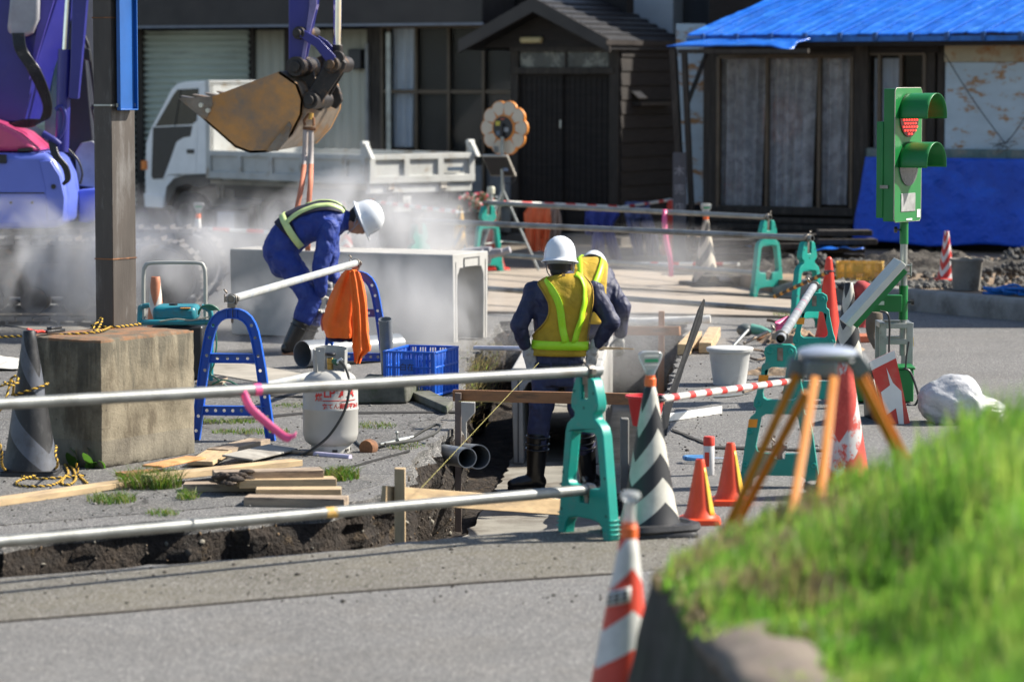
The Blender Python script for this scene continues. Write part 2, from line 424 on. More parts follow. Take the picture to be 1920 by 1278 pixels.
# pavement left of the trench: worn slab, gutter strip, joints
sheet('pavement', [(-300,1000), (0,985), (400,952), (640,930), (712,908), (745,885), (757,850), (800,818), (838,792), (848,745), (520,690), (0,612), (-300,570)], .004, M_walk)
sheet('gutter', [(-300,548), (0,590), (130,609), (400,672), (575,704), (700,735), (640,745), (400,703), (130,632), (0,608), (-300,566)], .010, pm('gutter_concrete', (.33,.30,.25), .9, var=.2, vs=3, bump=.3, bs=50, dirt=(.2,.18,.14), ds=2))
for k, q in enumerate([[(360,795), (560,775), (860,772), (860,775), (560,779), (360,799)], [(380,716), (520,742), (700,748), (700,751), (520,746), (380,719)],
          [(0,935), (640,880), (770,845), (770,848), (640,884), (0,939)], [(1260,805), (1340,838), (1620,846), (1620,849), (1340,842), (1260,809)]]):
    sheet('pavement_joint', q, .009, M_dark, d=.1, jit=.02)
# steel road plates covered with dust
def plate_thing(px, lab, z):
    m = MB(); p = [G(*q) for q in px]; m.plate([(q.x, q.y) for q in p], z-.02, z)
    return tag(m.build('steel_road_plate', M_steelroad, smooth=0, bevel=.004, bseg=1), lab, 'steel plate', 'dusty steel plates laid over the road')
plate_thing([(915,548), (1130,545), (1482,566), (1484,597), (1206,591), (910,588)], 'dusty tan steel plate laid on the road just behind the far end of the trench', .026)
plate_thing([(914,512), (1060,505), (1500,528), (1490,560), (1130,541), (914,544)], 'tan steel plate with a dark far edge beneath the dirty black and white cone', .024)
# ---------------------------------------------------------------- right side: kerb, raised pavement with mud and rubble
KZ = .20
kp = [G(*p) for p in [(1448,556), (1560,566), (1710,583), (1920,603), (2300,640)]]
kb = spl(kp, 6); km = MB(); rnd = random.Random(5)
prof = [(0,0), (0,.15), (.02,KZ-.01), (.045,KZ), (.17,KZ), (.19,KZ-.02), (.19,0)]
vs = []; 
for i, p in enumerate(kb):
    d = (kb[min(i+1, len(kb)-1)]-kb[max(i-1, 0)]).normalized(); nn = V((-d.y, d.x, 0))
    f = min(1, .25+i*.25)
    for a, z in prof: vs.append(V((p.x+nn.x*a, p.y+nn.y*a, z*sqrt(f))))
m_ = len(prof)
km.add(vs, [(i*m_+k, i*m_+k+1, (i+1)*m_+k+1, (i+1)*m_+k) for i in range(len(kb)-1) for k in range(m_-1)]+[tuple(range(m_-1, -1, -1))])
struct(km.build('kerb', M_kerb, smooth=50))
b0 = [p+V((0.05, .17, 0)) for p in kb]
sm = MB(); far = [V((16,44,0)), V((2.2,44,0)), V((2.4, kb[0].y+1.2, 0))]
sm.plate([(p.x, p.y) for p in b0+far], 0, KZ-.035)
struct(sm.build('raised_pavement', M_mud, smooth=0))
def heap(name, cx, cy, rx, ry, h, mt, seed=0, z0=0, rot=0, N=36, lab=None, ns=3):
    m = MB(); q = Mx.Rotation(rot, 3, 'Z')
    def f(u, v):
        x, y = (u*2-1), (v*2-1); r = hypot(x, y); k = max(0, 1-r*r)
        nz = NZ.noise(V((x*ns+seed, y*ns, seed)))*.5+NZ.noise(V((x*ns*3+seed, y*ns*3, seed)))*.3+NZ.noise(V((x*ns*8, y*ns*8, seed)))*.15
        p = q @ V((x*rx, y*ry, 0)); return V((cx+p.x, cy+p.y, z0-.02+h*max(0, k*(1+nz*1.2)+nz*.25*k)))
    m.grid(f, N, N); return m.build(name, mt, smooth=60)
M_rub = pm('rubble_soil', (.05,.043,.036), .95, var=.4, vs=8, bump=.8, bs=30, dirt=(.12,.11,.09), ds=12, bd=.03)
gr = MB(); rnd = random.Random(11)
for _ in range(2600):
    x = rnd.uniform(3.0, 9.0); y = 31.2+rnd.random()**1.5*5.5+(x-3)*-.25; s = rnd.uniform(.015, .06)
    z = KZ-.035+.0+max(0, NZ.noise(V((x*.8, y*.8, 2)))*.35)*(1 if y > 32 else .2)
    gr.ell((x, y, z), (s, s*rnd.uniform(.6,1), s*.6), rnd.choice([0,1]), 6, Rt=rmx(rnd.random()*3, rnd.random()*3, 0))
tag(gr.build('gravel', [pm('gravel_grey', (.12,.115,.105), .9), pm('gravel_dark', (.05,.048,.045), .9)], smooth=0), 'loose grey broken stone lying in front of the tarpaulin house', 'gravel', kind='stuff')
for k, (px, py, rx, ry, h, rot) in enumerate([(1490,640,.36,.5,.10,0), (1560,655,.3,.3,.09,1), (1450,700,.30,.22,.06,0), (1500,735,.2,.15,.07,1)]):
    g = G(px, py); o = heap('dirt', g.x, g.y, rx, ry, h, M_mud, k*3.3, 0, rot); struct(o)
for k, (x, y, rx, ry, h) in enumerate([(4.4,34.2,1.2,.8,.16), (6.2,34.0,1.6,.9,.13), (7.9,34.2,1.4,.9,.14), (2.9,34.0,.9,.6,.12)]):
    struct(heap('rubble_ground', x, y, rx, ry, h, M_rub, k+.5, KZ-.04, 0, 44, ns=5))
# brown puddled dirt between the far barricades and the houses
sheet('dirt_ground', [(620,500), (930,508), (1300,512), (1450,524), (1600,500), (1600,438), (900,430), (560,440)], .006, pm('packed_dirt', (.17,.14,.105), .95, var=.3, vs=1.2, bump=.4, bs=15, dirt=(.10,.085,.07), ds=.9), d=.4, jit=.15)
# ---------------------------------------------------------------- shared materials
M_teal = pm('teal_plastic', (.006,.30,.235), .42, var=.12, vs=4, bump=.03, bs=40, dirt=(.10,.25,.21), ds=9, da=(.55,.75))
M_blue = pm('blue_plastic', (.008,.10,.52), .4, var=.12, vs=4, bump=.02, bs=40, dirt=(.05,.12,.33), ds=7, da=(.6,.85))
M_galv = pm('galvanised_steel', (.34,.35,.33), .42, .75, var=.25, vs=7, bump=.08, bs=90, dirt=(.16,.13,.10), ds=4, da=(.55,.75), st=(1,1,1))
M_pipe = pm('weathered_pipe', (.27,.275,.26), .48, .55, var=.3, vs=5, bump=.12, bs=60, dirt=(.15,.11,.07), ds=2.6, da=(.55,.72))
M_pipeC = pm('grey_pipe', (.26,.27,.28), .5, .4, var=.3, vs=5, bump=.12, bs=60, dirt=(.36,.37,.38), ds=5, da=(.5,.6))
M_pipeW = pm('paint_spattered_pipe', (.40,.41,.39), .55, .2, var=.2, vs=5, bump=.12, bs=60, dirt=(.25,.31,.40), ds=3, da=(.5,.65))
M_steel = pm('raw_steel', (.25,.23,.20), .45, .8, var=.3, vs=9, bump=.15, bs=90, dirt=(.17,.10,.05), ds=8)
M_rust = pm('rust', (.22,.10,.045), .85, var=.4, vs=8, bump=.4, bs=60, dirt=(.10,.05,.03), ds=6)
M_pinhole = pm('pipe_inside', (.03,.028,.026), .8, bump=0)
M_redd = pm('cone_red_dull', (.40,.04,.025), .6, var=.2, vs=8, bump=.04, dirt=(.25,.06,.05), ds=7)
M_or = pm('orange_tape', (.80,.32,.02), .4, bump=.02)
M_blk = pm('black_rubber', (.022,.022,.024), .55, var=.3, vs=10, bump=.15, bs=60, dirt=(.07,.065,.06), ds=5, da=(.55,.75))
M_blkp = pm('black_plastic', (.015,.015,.017), .4, bump=.03)
M_red = pm('cone_red', (.66,.045,.022), .45, var=.12, vs=8, bump=.04, dirt=(.42,.06,.04), ds=7, da=(.6,.8))
M_cor = pm('cone_orange', (.78,.075,.02), .45, var=.1, vs=8, bump=.04, dirt=(.45,.10,.05), ds=9, da=(.62,.8))
M_yel = pm('yellow_tape', (.75,.42,.03), .45, var=.15, bump=.05, dirt=(.3,.2,.06), ds=18, da=(.58,.66))
M_wht = pm('white_plastic', (.72,.72,.68), .45, var=.08, bump=.03, dirt=(.45,.43,.38), ds=5, da=(.6,.8))
M_clear = pm('cloudy_plastic', (.75,.78,.76), .18, var=.05, bump=.02, trans=.55, alpha=.8)
M_grn = pm('signal_green', (.006,.17,.035), .4, var=.1, vs=5, bump=.02, dirt=(.02,.15,.04), ds=6, da=(.6,.8))
M_wood = pm('sawn_timber', (.50,.36,.20), .75, var=.22, vs=4, bump=.2, bs=40, dirt=(.30,.22,.14), ds=3, da=(.5,.7), st=(1,6,6))
M_wood2 = pm('weathered_timber', (.40,.31,.22), .85, var=.3, vs=3, bump=.3, bs=40, dirt=(.16,.12,.09), ds=3, da=(.48,.62), st=(1,7,7))
M_wood3 = pm('reddish_timber', (.34,.16,.07), .8, var=.3, vs=3, bump=.25, bs=40, dirt=(.16,.09,.05), ds=3, da=(.5,.68), st=(1,6,6))
M_pink = pm('pink_tape', (.95,.13,.32), .4, var=.1, bump=.03, trans=.2)
M_pvc = pm('grey_pvc', (.17,.185,.20), .35, var=.1, bump=.03, dirt=(.30,.29,.27), ds=5, da=(.6,.8))
def dirv(a, b): d = (V(b)-V(a)); d.z = 0; return d.normalized()
# ---------------------------------------------------------------- barricade stands
def mir(h): return h+[(-x, z) for x, z in h[::-1]]
XZ = Mx(((1,0,0,0), (0,0,-1,0), (0,1,0,0), (0,0,0,1)))    # plan xy -> upright xz
def clamp(m, c, mi=0, s=1.0, d=(0,1,0)):
    M = frame_on(c, d)
    m.lathe([(.030*s,-.018*s), (.034*s,-.018*s), (.036*s,0), (.034*s,.018*s), (.030*s,.018*s)], 14, mi, M)
    m.box((.036*s, 0, 0), (.02*s, .035*s, .032*s), mi, M); m.box((-.036*s, 0, 0), (.016*s, .03*s, .03*s), mi, M)
    m.cyl((.03*s, .035*s, 0), (.05*s, .06*s, 0), .006*s, n=8, mi=mi, M=M); m.cyl((.045*s, -.02*s, 0), (.045*s, .03*s, 0), .005*s, n=8, mi=mi, M=M)
def barricade_a(label, loc, rz, lowz=.165, low=True, grp='teal plastic barricade stands'):
    t = thing('barricade_stand', label, 'barricade', loc, rz, grp)
    o = mir([(.026,.768), (.055,.772), (.074,.758), (.098,.69), (.108,.645), (.100,.615), (.078,.60), (.080,.578), (.108,.562), (.135,.54), (.150,.50), (.196,.14), (.214,.012), (.204,0), (.150,0), (.143,.055), (.125,.08), (.05,.092)])
    o = [(.026,.768)]+o[1:-1]+[(-.026,.768), (-.026,.665), (.026,.665)]
    h = mir([(.078,.508), (.102,.488), (.134,.27), (.118,.245), (.042,.238), (.036,.165)])
    m = MB(); m.plate(o, -.03, .03, 0, XZ, holes=[h]); f = m.build('frame', M_teal, t, bevel=.013, bseg=3)
    b = MB()
    for x, z in ((.075,.70), (-.075,.70), (.165,.30), (-.165,.30), (.178,.12), (-.178,.12), (0,.625)):
        for sy in (-1, 1): b.cyl((x, sy*.027, z), (x, sy*.031, z), .009, .008, 10)
    b.build_split('rivet_recess_shade', pm('teal_shade', (.004,.12,.10), .6, bump=0) if 'teal_shade' not in bpy.data.materials else bpy.data.materials['teal_shade'], t, pad=.03)  # raised discs; the shade of a recess is painted as darker teal
    r = MB()
    for s in (-1, 1):
        for k in range(4): r.box((s*(.185+.004*k), 0, .10-.022*k), (.05, .064, .006))
    r.build_split('foot_ribs', M_teal, t, bevel=.002, bseg=1, pad=.012)
    c = MB(); c.box((0, 0, .72), (.03, .035, .10)); c.box((0,-.02,.76), (.045,.004,.05)); clamp(c, (0, 0, .80))
    if low: c.box((0, 0, lowz+.01), (.028, .03, .10)); clamp(c, (0, 0, lowz+.045))
    c.build_split('clamp', M_steel, t, bevel=.002, bseg=1)
    return t
def barricade_c(label, loc, rz):
    t = thing('barricade_stand', label, 'barricade', loc, rz, 'teal plastic barricade stands')
    o = mir([(.055,.772), (.082,.755), (.088,.725), (.078,.70), (.082,.672), (.098,.66), (.102,.62), (.128,.50), (.140,.47), (.142,.44), (.128,.425), (.132,.40), (.160,.375), (.172,.33), (.205,.10), (.216,.012), (.206,0), (.150,0), (.14,.045), (.12,.062)])
    h1 = mir([(.045,.65), (.062,.64), (.092,.51), (.088,.485), (.07,.472)]); h2 = mir([(.075,.395), (.098,.38), (.128,.22), (.122,.195), (.10,.18), (.03,.178), (.028,.15)])
    m = MB(); m.plate(o, -.03, .03, 0, XZ, holes=[h1, h2]); m.build('frame', M_teal, t, bevel=.012, bseg=3)
    b = MB()
    for x, z in ((.055,.735), (-.055,.735), (.115,.45), (-.115,.45), (.185,.12), (-.185,.12), (.16,.3), (-.16,.3)):
        b.lathe([(.016,0), (.018,.004), (.012,.008), (.007,.004), (0,.003)], 12, 0, frame_on((x,-.030,z), (0,-1,0)))
    b.build_split('boss', M_teal, t)
    tp = MB()
    for z, x, w in ((.585,.093,.052), (.345,.148,.048)):
        tp.plate([(-x-w/2, z-.022), (-x+w/2, z-.022), (-x+w/2+.006, z+.022), (-x-w/2+.006, z+.022)], .0305, .0325, 0, XZ)
    tp.build_split('reflective_tape', M_or, t)
    c = MB(); c.box((0, 0, .72), (.03, .07, .07)); clamp(c, (0, 0, .815)); c.box((0, 0, .15), (.03,.035,.07)); clamp(c, (0, 0, .21), s=.9)
    c.build_split('clamp', M_steel, t, bevel=.002, bseg=1)
    return t
def scaff(name, p0, p1, label, grp=None, r=.0262, mt=None, ext0=0, ext1=0):
    p0, p1 = V(p0), V(p1); d = (p1-p0).normalized(); a, b = p0-d*ext0, p1+d*ext1
    m = MB(); N = 14; pts = [a.lerp(b, i/N) for i in range(N+1)]
    for i in range(1, N): pts[i] = pts[i]+V((0, 0, NZ.noise(pts[i]*1.3)*.003))
    m.pipe(a, b, r, .0035, 20, 0, 1)
    o = m.build(name, [mt or M_pipe, M_pinhole], org=tuple(a)); return tag(o, label, 'pipe', grp)
ZP = .80
# near barrier
nA = G(-230,1150); n1 = G(1112,1010); pL = AT(0, 757, 13.48); pR = AT(1104, 701, 15.30)
d1 = dirv(pL, pR); n1 = V((pR.x, pR.y, 0))
barricade_a('nearest teal barricade stand, left of the big black and white cone', n1, atan2(d1.y, d1.x)-pi/2, .18)
pL2 = AT(0, 1015, 13.48)
scaff('steel_pipe', pL, V((n1.x, n1.y, ZP)), 'upper of the two blurred steel pipes crossing before the trench', 'barrier pipes', ext0=1.5, ext1=.07)
scaff('steel_pipe', pL2, V((n1.x, n1.y, .228)), 'lower of two blurred steel pipes before the trench, with an ochre paint spot', 'barrier pipes', ext0=1.5, ext1=.03)
# far rows
A0, A1, B0, B1 = G(785,565), G(1512,616), G(914,513), G(1438,555)
dA, dB = dirv(A0, A1), dirv(B0, B1)
for p, d, l, lz in ((A0, dA, 'teal barricade stand half hidden behind the loose culvert', .13), (A1, dA, 'teal barricade stand near the end of the kerb, right end of the front far pipes', .13),
                (B0, dB, 'teal barricade stand under the little clear beacon beside the flower lamp tripod', .18), (B1, dB, 'teal barricade stand farthest right in the back row before the tarpaulin house', .18)):
    barricade_a(l, p, atan2(d.y, d.x)-pi/2, lz)
up = V((0,0,1))
scaff('steel_pipe', A0+up*ZP, A1+up*ZP, 'upper pipe of the front far barrier, running from behind the culvert to the kerb end', 'barrier pipes', ext0=.05, ext1=.06)
scaff('steel_pipe', A0+up*.178, A1+up*.150, 'lower pipe of the front far barrier lying just above the dusty plates', 'barrier pipes', ext0=.02, ext1=.0)
scaff('steel_pipe', B0+up*ZP, B1+up*ZP, 'highest pipe of the rearmost barrier, starting beside the small clear beacon', 'barrier pipes', ext0=.05, ext1=.04)
scaff('steel_pipe', B0+up*.225, B1+up*.225, 'low pipe of the rearmost barrier passing behind the white helmets', 'barrier pipes', ext0=.03, ext1=.0)
C0, C1 = AT(1465, 632, 17.15), AT(1526, 534, 21.4); C0.z = C1.z = .812; dC = dirv(C0, C1)
barricade_c('teal barricade with orange tape bands, left behind the blurred tripod, nearest of its pair', (C0.x, C0.y+.05, 0), atan2(dC.y, dC.x)-pi/2)
barricade_c('teal barricade with orange tape band standing behind its twin, before the arrow sign', (C1.x, C1.y-.05, 0), atan2(dC.y, dC.x)-pi/2)
cp = scaff('steel_pipe', C0, C1, 'steel pipe pointing at the camera between the two taped teal barricades', 'barrier pipes', ext0=.10, ext1=.10, mt=M_pipeC)
# spots and ribbons on pipes
def ribbon(name, pts, w, lab, wd=None, mt=None, tw=.0, cat='ribbon', n=6):
    P = spl(pts, n); m = MB(); vs = []; N = len(P)
    for i, p in enumerate(P):
        t = (P[min(i+1, N-1)]-P[max(i-1, 0)]).normalized(); s_ = V((1,0,0)) if wd is None else V(wd)
        s_ = (s_-t*s_.dot(t)).normalized(); s_ = Mx.Rotation(tw*i/N, 3, t) @ s_
        ww = w*(1 if i > 1 else .8); vs += [p-s_*ww/2, p+s_*ww/2]
    m.add(vs, [(2*i, 2*i+1, 2*i+3, 2*i+2) for i in range(N-1)])
    return tag(m.build(name, mt or M_pink, solid=.0015, smooth=60, fixn=False), lab, cat)
def wrap_tape(p, d, r, w, mt, name, lab):
    m = MB(); d = V(d).normalized(); m.cyl(V(p)-d*w/2, V(p)+d*w/2, r, n=20, cap=False)
    return m
q = pL.lerp(V((n1.x, n1.y, ZP)), .405)
rb = ribbon('pink_ribbon', [AT(456,733,14.15), AT(468,762,14.12), AT(496,789,14.12), AT(522,810,14.12), AT(540,821,14.1), AT(555,814,14.08)], .038, 'pink tape end tied to the near pipe in front of the blue trestle', (.75,.1,.6), tw=0.25)
m = MB(); m.cyl(q-d1*.018, q+d1*.018, .0275, n=20, cap=False); m.build('knot', M_pink, rb)
q2 = A0.lerp(A1, .645)+up*.83
rb2 = ribbon('pink_ribbon', [AT(1247,393,33.6), AT(1246,420,33.5), AT(1250,455,33.45), AT(1257,490,33.4), AT(1258,518,33.4)], .055, 'long pink tape hanging from the far barrier pipes beside the distant cone', (1,.2,0), tw=.8)
rb3 = ribbon('pink_ribbon', [AT(1482,598,18.8), AT(1470,604,18.75), AT(1456,612,18.7), AT(1474,618,18.7)], .05, 'short pink tape tied round the pipe pointing at the camera', (0,.2,1), tw=.4)
m = MB(); qq = C0.lerp(C1, .42); m.cyl(qq-dC*.03, qq+dC*.0, .0275, n=20, cap=False); m.cyl(C0.lerp(C1,.6), C0.lerp(C1,.6)+dC*.02, .0275, n=20, cap=False); m.build('knot', M_pink, rb3)
m = MB()
for t_, w_ in ((.53,.03),):
    q = pL2.lerp(V((n1.x, n1.y, .228)), t_); m.cyl(q-d1*w_, q+d1*w_, .0268, n=20, cap=False)
tag(m.build('paint_mark', pm('ochre_paint', (.62,.36,.08), .6, var=.3, vs=30, dirt=(.3,.27,.2), ds=30, da=(.5,.55))), 'ochre paint mark on the lower near pipe', 'paint mark')
# ---------------------------------------------------------------- traffic cones
M_bwc = stripe_mat('cone_black_white', (.020,.020,.022), (.60,.58,.50), .235, .105, 2, .185, .5, .5, (.44,.33,.20), (.68,.76), ph=1.2)
M_bwc2 = stripe_mat('cone_black_cream', (.024,.024,.024), (.62,.54,.42), .235, .13, 2, .09, .5, .6, (.35,.26,.16), (.60,.72), ph=1.2)
M_bkc = stripe_mat('cone_black_faded', (.014,.014,.015), (.11,.12,.145), .42, -.13, 1, .30, .66, .5, (.05,.05,.05), (.5,.7), ph=.6)
M_rwc = stripe_mat('cone_red_white', (.70,.06,.03), (.70,.69,.66), .26, .05, 2, .045, .52, .5, (.5,.16,.12), (.68,.76), ph=1.2)
M_rwb = stripe_mat('cone_red_whiteband', (.60,.055,.035), (.62,.60,.57), .50, .15, 1, .235, .62, .5, (.56,.07,.045), (.50,.56), ph=-1.2)
M_rwh = stripe_mat('cone_red_white_v', (.60,.035,.025), (.72,.72,.72), .135, .09, 2, .02, .55, .4, ph=1.2)
M_ybc = stripe_mat('cone_yellow_black', (.03,.03,.03), (.72,.42,.04), .26, .14, 2, .1, .35, .5, (.4,.28,.1), (.66,.74), ph=1.2)
M_orw = stripe_mat('cone_orange_band', (.55,.20,.10), (.66,.62,.56), .5, .12, 2, .33, .78, .6, (.5,.3,.18), (.6,.7))
M_whc = pm('cone_white_faded', (.66,.64,.60), .6, var=.15, dirt=(.35,.33,.3), ds=6)
M_orcol = pm('lamp_collar_orange', (.85,.16,.04), .4, bump=.02)
M_green_led = pm('green_strip', (.02,.30,.12), .4, bump=0)
def cone(label, loc, mt, h=.70, light=None, base=None, rb=.135, rt=.030, rz=0, tilt=0, tdir=0, weight=True, grp='traffic cones', tip=None, bs=.185):
    t = thing('traffic_cone', label, 'cone', loc, rz, grp)
    if tilt: t.rotation_euler = (tilt*sin(tdir), tilt*cos(tdir), rz)
    m = MB(); pr = []
    for i in range(15):
        f = i/14; r = rb+(rt-rb)*(f**.93); pr.append((r+.012*max(0, 1-f*9), .03+(h-.03)*f))
    pr += [(rt*.9, h+.004), (rt*.75, h+.004), (rt*.75, h-.05)] if not tip else [(rt*.9, h+.012), (rt*.55, h+.024), (0, h+.028)]
    m.lathe(pr, 40, 0); m.build('cone_body', mt, t, smooth=50)
    b = MB(); b.lathe([(bs*1.02,0), (bs*1.03,.012), (bs,.026), (rb+.012,.032)], 40, 0, sq=7); b.build('cone_base', base or mt, t, smooth=40)
    if weight:
        w = MB(); w.lathe([(rb+.015,.028), (bs*1.02,.028), (bs*1.06,.038), (bs*1.03,.062), (rb+.025,.066), (rb+.01,.05)], 36, 0, T(rz=.2), sq=4.5); w.build('weight_ring', M_blk, t, smooth=40)
    if light:
        l = MB(); l.lathe([(.021,h-.03), (.024,h), (.029,h+.004), (.029,h+.04), (.024,h+.045), (.024,h+.056)], 18, 0)
        c = l.build('beacon_collar', M_orcol, t)
        z = h+.056
        if light == 'fan':
            f = MB(); o = mir([(.018,0), (.022,.015), (.052,.075), (.058,.10), (.050,.112), (.03,.119)])
            f.plate(o, -.019, .019, 0, Mx.Translation((0,0,z)) @ XZ); f.build('beacon_lens', M_clear, t, bevel=.006)
            g = MB(); g.box((0,-.021,z+.073), (.068,.002,.016), 0); g.build('beacon_strip', M_green_led, t)
            g = MB()
            for k in range(7):
                for zz in (.095,.052): g.ell((-.03+.01*k, -.0205, z+zz), .0032, 0, 8)
            g.build('beacon_led', M_wht, t)
            g = MB(); g.cyl((0,0,z-.002), (0,0,z+.03), .014, n=12); g.build('beacon_cell', pm('teal_cell', (.02,.25,.25), .4) if 'teal_cell' not in bpy.data.materials else bpy.data.materials['teal_cell'], t)
        else:
            f = MB(); f.lathe([(.022,z-.01), (.024,z), (.019,z+.012), (.018,z+.065), (.030,z+.075), (.034,z+.088), (.028,z+.100), (0,z+.104)], 18, 0); f.build('beacon_lens', M_clear, t)
    return t
bigc = cone('big black and white striped cone with a clear beacon, beside the near teal barricade', G(1218,1000), M_bwc, .715, 'fan', M_blk, rb=.148, bs=.20, rz=.25)
cone('out of focus red and white cone with a clear cylinder beacon, nearest the camera', G(1160,1405), M_rwc, .70, 'cyl', M_cor, rb=.135, rz=.0, tilt=R(2.5), tdir=0)
kk = MB(); kk.add([(-.03,-.112,.49), (.035,-.107,.50), (.032,-.094,.545), (-.03,-.098,.535)], [(0,1,2,3)])
# label strip on the near cone
nc = G(1160,1405); lb = MB(); lf = lambda a, z, o=0: V(((.1415-.1567*(z-.03)+o+.0005)*sin(a), -(.1415-.1567*(z-.03)+o+.0005)*cos(a), z)); lb.grid(lambda u, v: lf(-1.15+u*1.35, .478+v*.05+u*.026), 10, 2)
lo = lb.build('label', pm('label_white', (.6,.6,.56), .5), [c for c in bpy.data.objects if c.name.startswith('traffic_cone') and abs(c.location.y-nc.y) < .01][0], solid=.001, fixn=False)
for k in range(3):
    for j in range(3):
        lm_ = MB(); lm_.grid(lambda u, v: lf(-1.08+k*.42+u*.30, .486+k*.0085+j*.0125+v*.009+u*.006, .0012), 4, 1); lm_.build('print', M_blkp, lo, solid=.0006, fixn=False)
cone('small red cone with a yellow strip down its side, nearer of the small pair', G(1312,980), M_cor, .315, None, M_cor, rb=.075, rt=.022, weight=False, bs=.100, grp='small red cones')
cone('small red cone with a yellow strip, farther of the small pair, by the spray can', G(1369,944), M_cor, .315, None, M_cor, rb=.075, rt=.022, weight=False, bs=.100, grp='small red cones')
for c in [o for o in bpy.data.objects if o.get('group') == 'small red cones']:
    ym = MB(); ym.grid(lambda u, v: V(((.078-.050*v)*cos(-.95+u*.62), (.078-.050*v)*sin(-.95+u*.62), .04+.24*v)), 5, 8); ym.build('yellow_strip', M_yel, c, solid=.002, fixn=False)
cone('tall faded red cone with scuffed white band behind the blurred tripod', G(1582,930), M_rwb, .72, None, M_red, rb=.15, rt=.035, rz=0)
cone('bright red round-tipped cone at the far end of the taped barricades', G(1553,645), M_red, .70, None, M_red, rb=.11, rt=.028, tip=True, weight=False)
cone('black and white cone with chevron arrows and a silver top behind the solar panel', G(1590,708), M_bwc, .70, None, M_blk, rb=.125, rz=.55)
cone('dirty cream and black cone with a clear beacon on the dusty plates before the houses', G(1323,538), M_bwc2, .71, 'fan', M_blk, rb=.15, rz=.3, bs=.23)
cone('small red and white chevron cone beside the grey bucket on the raised pavement', V((*G(1774,527,KZ-.03)[:2], KZ-.03)), M_rwh, .50, None, M_red, rb=.085, rt=.024, weight=False, bs=.11, rz=.5)
cone('yellow and black cone behind the loose culvert by the truck tail', G(862,497), M_ybc, .70, None, M_blk, rb=.12, rz=.4)
cone('plain red cone hidden behind the stand below the flower lamp', G(925,507), M_redd, .70, None, M_red, rb=.13, weight=False)
cone('dull red cone standing before the dark entrance, holding the clothes bar', G(1256,478), M_red, .68, None, M_red, rb=.12, weight=False)
cone('red and white cone in the steam behind the bending worker', G(644,484), M_rwh, .70, None, M_red, rb=.135)
cone('white cone with clear beacon and orange collar in the steam behind the white helmet', G(699,480), M_whc, .66, 'fan', M_whc, rb=.10)
cone('faded white cone with a clear beacon standing in the steam left of the blue trestle', G(366,532), M_whc, .70, 'fan', M_whc, rb=.10, tilt=R(3), tdir=0)
cone('weathered orange cone with white band just behind the generator', G(293,692), M_orw, .70, None, M_cor, rb=.10, rt=.034, weight=False)
kc = cone('black cone with faded grey stripe and rope, left of the concrete block', G(58,888), M_bkc, .80, None, M_blk, rb=.155, rt=.034, bs=.16, weight=False)
# small clear beacon on the back row
bp = thing('beacon_lamp', 'small clear beacon lamp on the stand left of the flower lamp', 'beacon', B0+V((.04,.06,.80)))
m = MB(); m.cyl((0,0,0), (0,0,.10), .018, .03, 16); m.build('lamp_stem', M_clear, bp)
m = MB(); m.lathe([(.034,.10), (.045,.105), (.045,.125), (.040,.13), (.045,.135), (.045,.17), (.038,.18), (0,.182)], 18); m.build('lamp_head', pm('beacon_cream', (.6,.58,.45), .3, bump=.02), bp)
# ---------------------------------------------------------------- striped bars between the cones
M_bred = pm('bar_red', (.62,.035,.025), .4, bump=.02, dirt=(.4,.08,.06), ds=9, da=(.6,.8)); M_bwht = pm('bar_white', (.70,.69,.64), .4, bump=.02, dirt=(.5,.46,.38), ds=8, da=(.6,.8))
def bar_thing(p0, p1, label, ca=M_bred, cb=M_bwht, r=.0175, step=.13, duty=.42, ring=(1,1), ph=0, ringm=None, grp='striped cone bars', end=.13):
    p0, p1 = V(p0), V(p1); t = thing('cone_bar', label, 'cone bar', p0, 0, grp); d = p1-p0; L = d.length; d.normalize()
    m = MB(); x = -ph
    while x < L:
        a, b, c = max(x, 0), min(x+step*(1-duty), L), min(x+step, L)
        if b > a: m.cyl(d*a, d*b, r, n=14, mi=1, cap=False)
        if c > max(b, 0): m.cyl(d*max(b, 0), d*c, r*1.03, n=14, mi=0, cap=False)
        x += step
    m.cyl(d*0, d*.004, r, n=14, mi=1); m.cyl(d*(L-.004), d*L, r, n=14, mi=1)
    m.build('bar_tube', [ca, cb], t)
    for k, q, s in ((0, 0, -1), (1, L, 1)):
        if ring[k]:
            g = MB(); c = d*(q+s*.045); pts = [c+V((cos(a)*.042, sin(a)*.042, 0)) for a in np.linspace(0, 2*pi, 19)[:-1]]
            g.tube(pts, .006, 8, closed=True); g.cyl(d*(q-s*.01), d*(q+s*.008), r*1.1, n=12); g.build('end_ring', ringm or M_blkp, t)
    return t
bar_thing(AT(1238,748,15.6), AT(1502,712,17.3), 'red and white cone bar tied to the big striped cone, running behind the tripod', step=.206, duty=.36, ring=(1,0), ph=.0)
bar_thing(AT(368,428,34.5), AT(512,436,34.2), 'pale red and white bar in the steam left of the bending worker', step=.40, duty=.5, r=.02, ringm=M_wht, ring=(0,0))
bar_thing(AT(704,379,37.0), AT(857,397,36.0), 'red and white bar from the steam to the yellow cone at the truck tail', step=.20, duty=.45, r=.02, ring=(0,1), ringm=M_wht)
bar_thing(AT(912,378,36.8), AT(1158,388,38.8), 'red and white bar carrying the orange jacket behind the flower lamp legs', step=.42, duty=.45, r=.02, ring=(0,0))
bar_thing(AT(1160,390,38.9), AT(1256,375,40.2), 'red and white bar with work trousers hung on it beside the dark entrance', step=.42, duty=.35, r=.02, ring=(0,1), ringm=M_wht)
bar_thing(AT(1120,494,36.0), AT(1385,495,33.6), 'fallen red and white bar lying low behind the cream and black cone', step=.42, duty=.35, r=.018, ring=(0,0), ringm=M_wht)
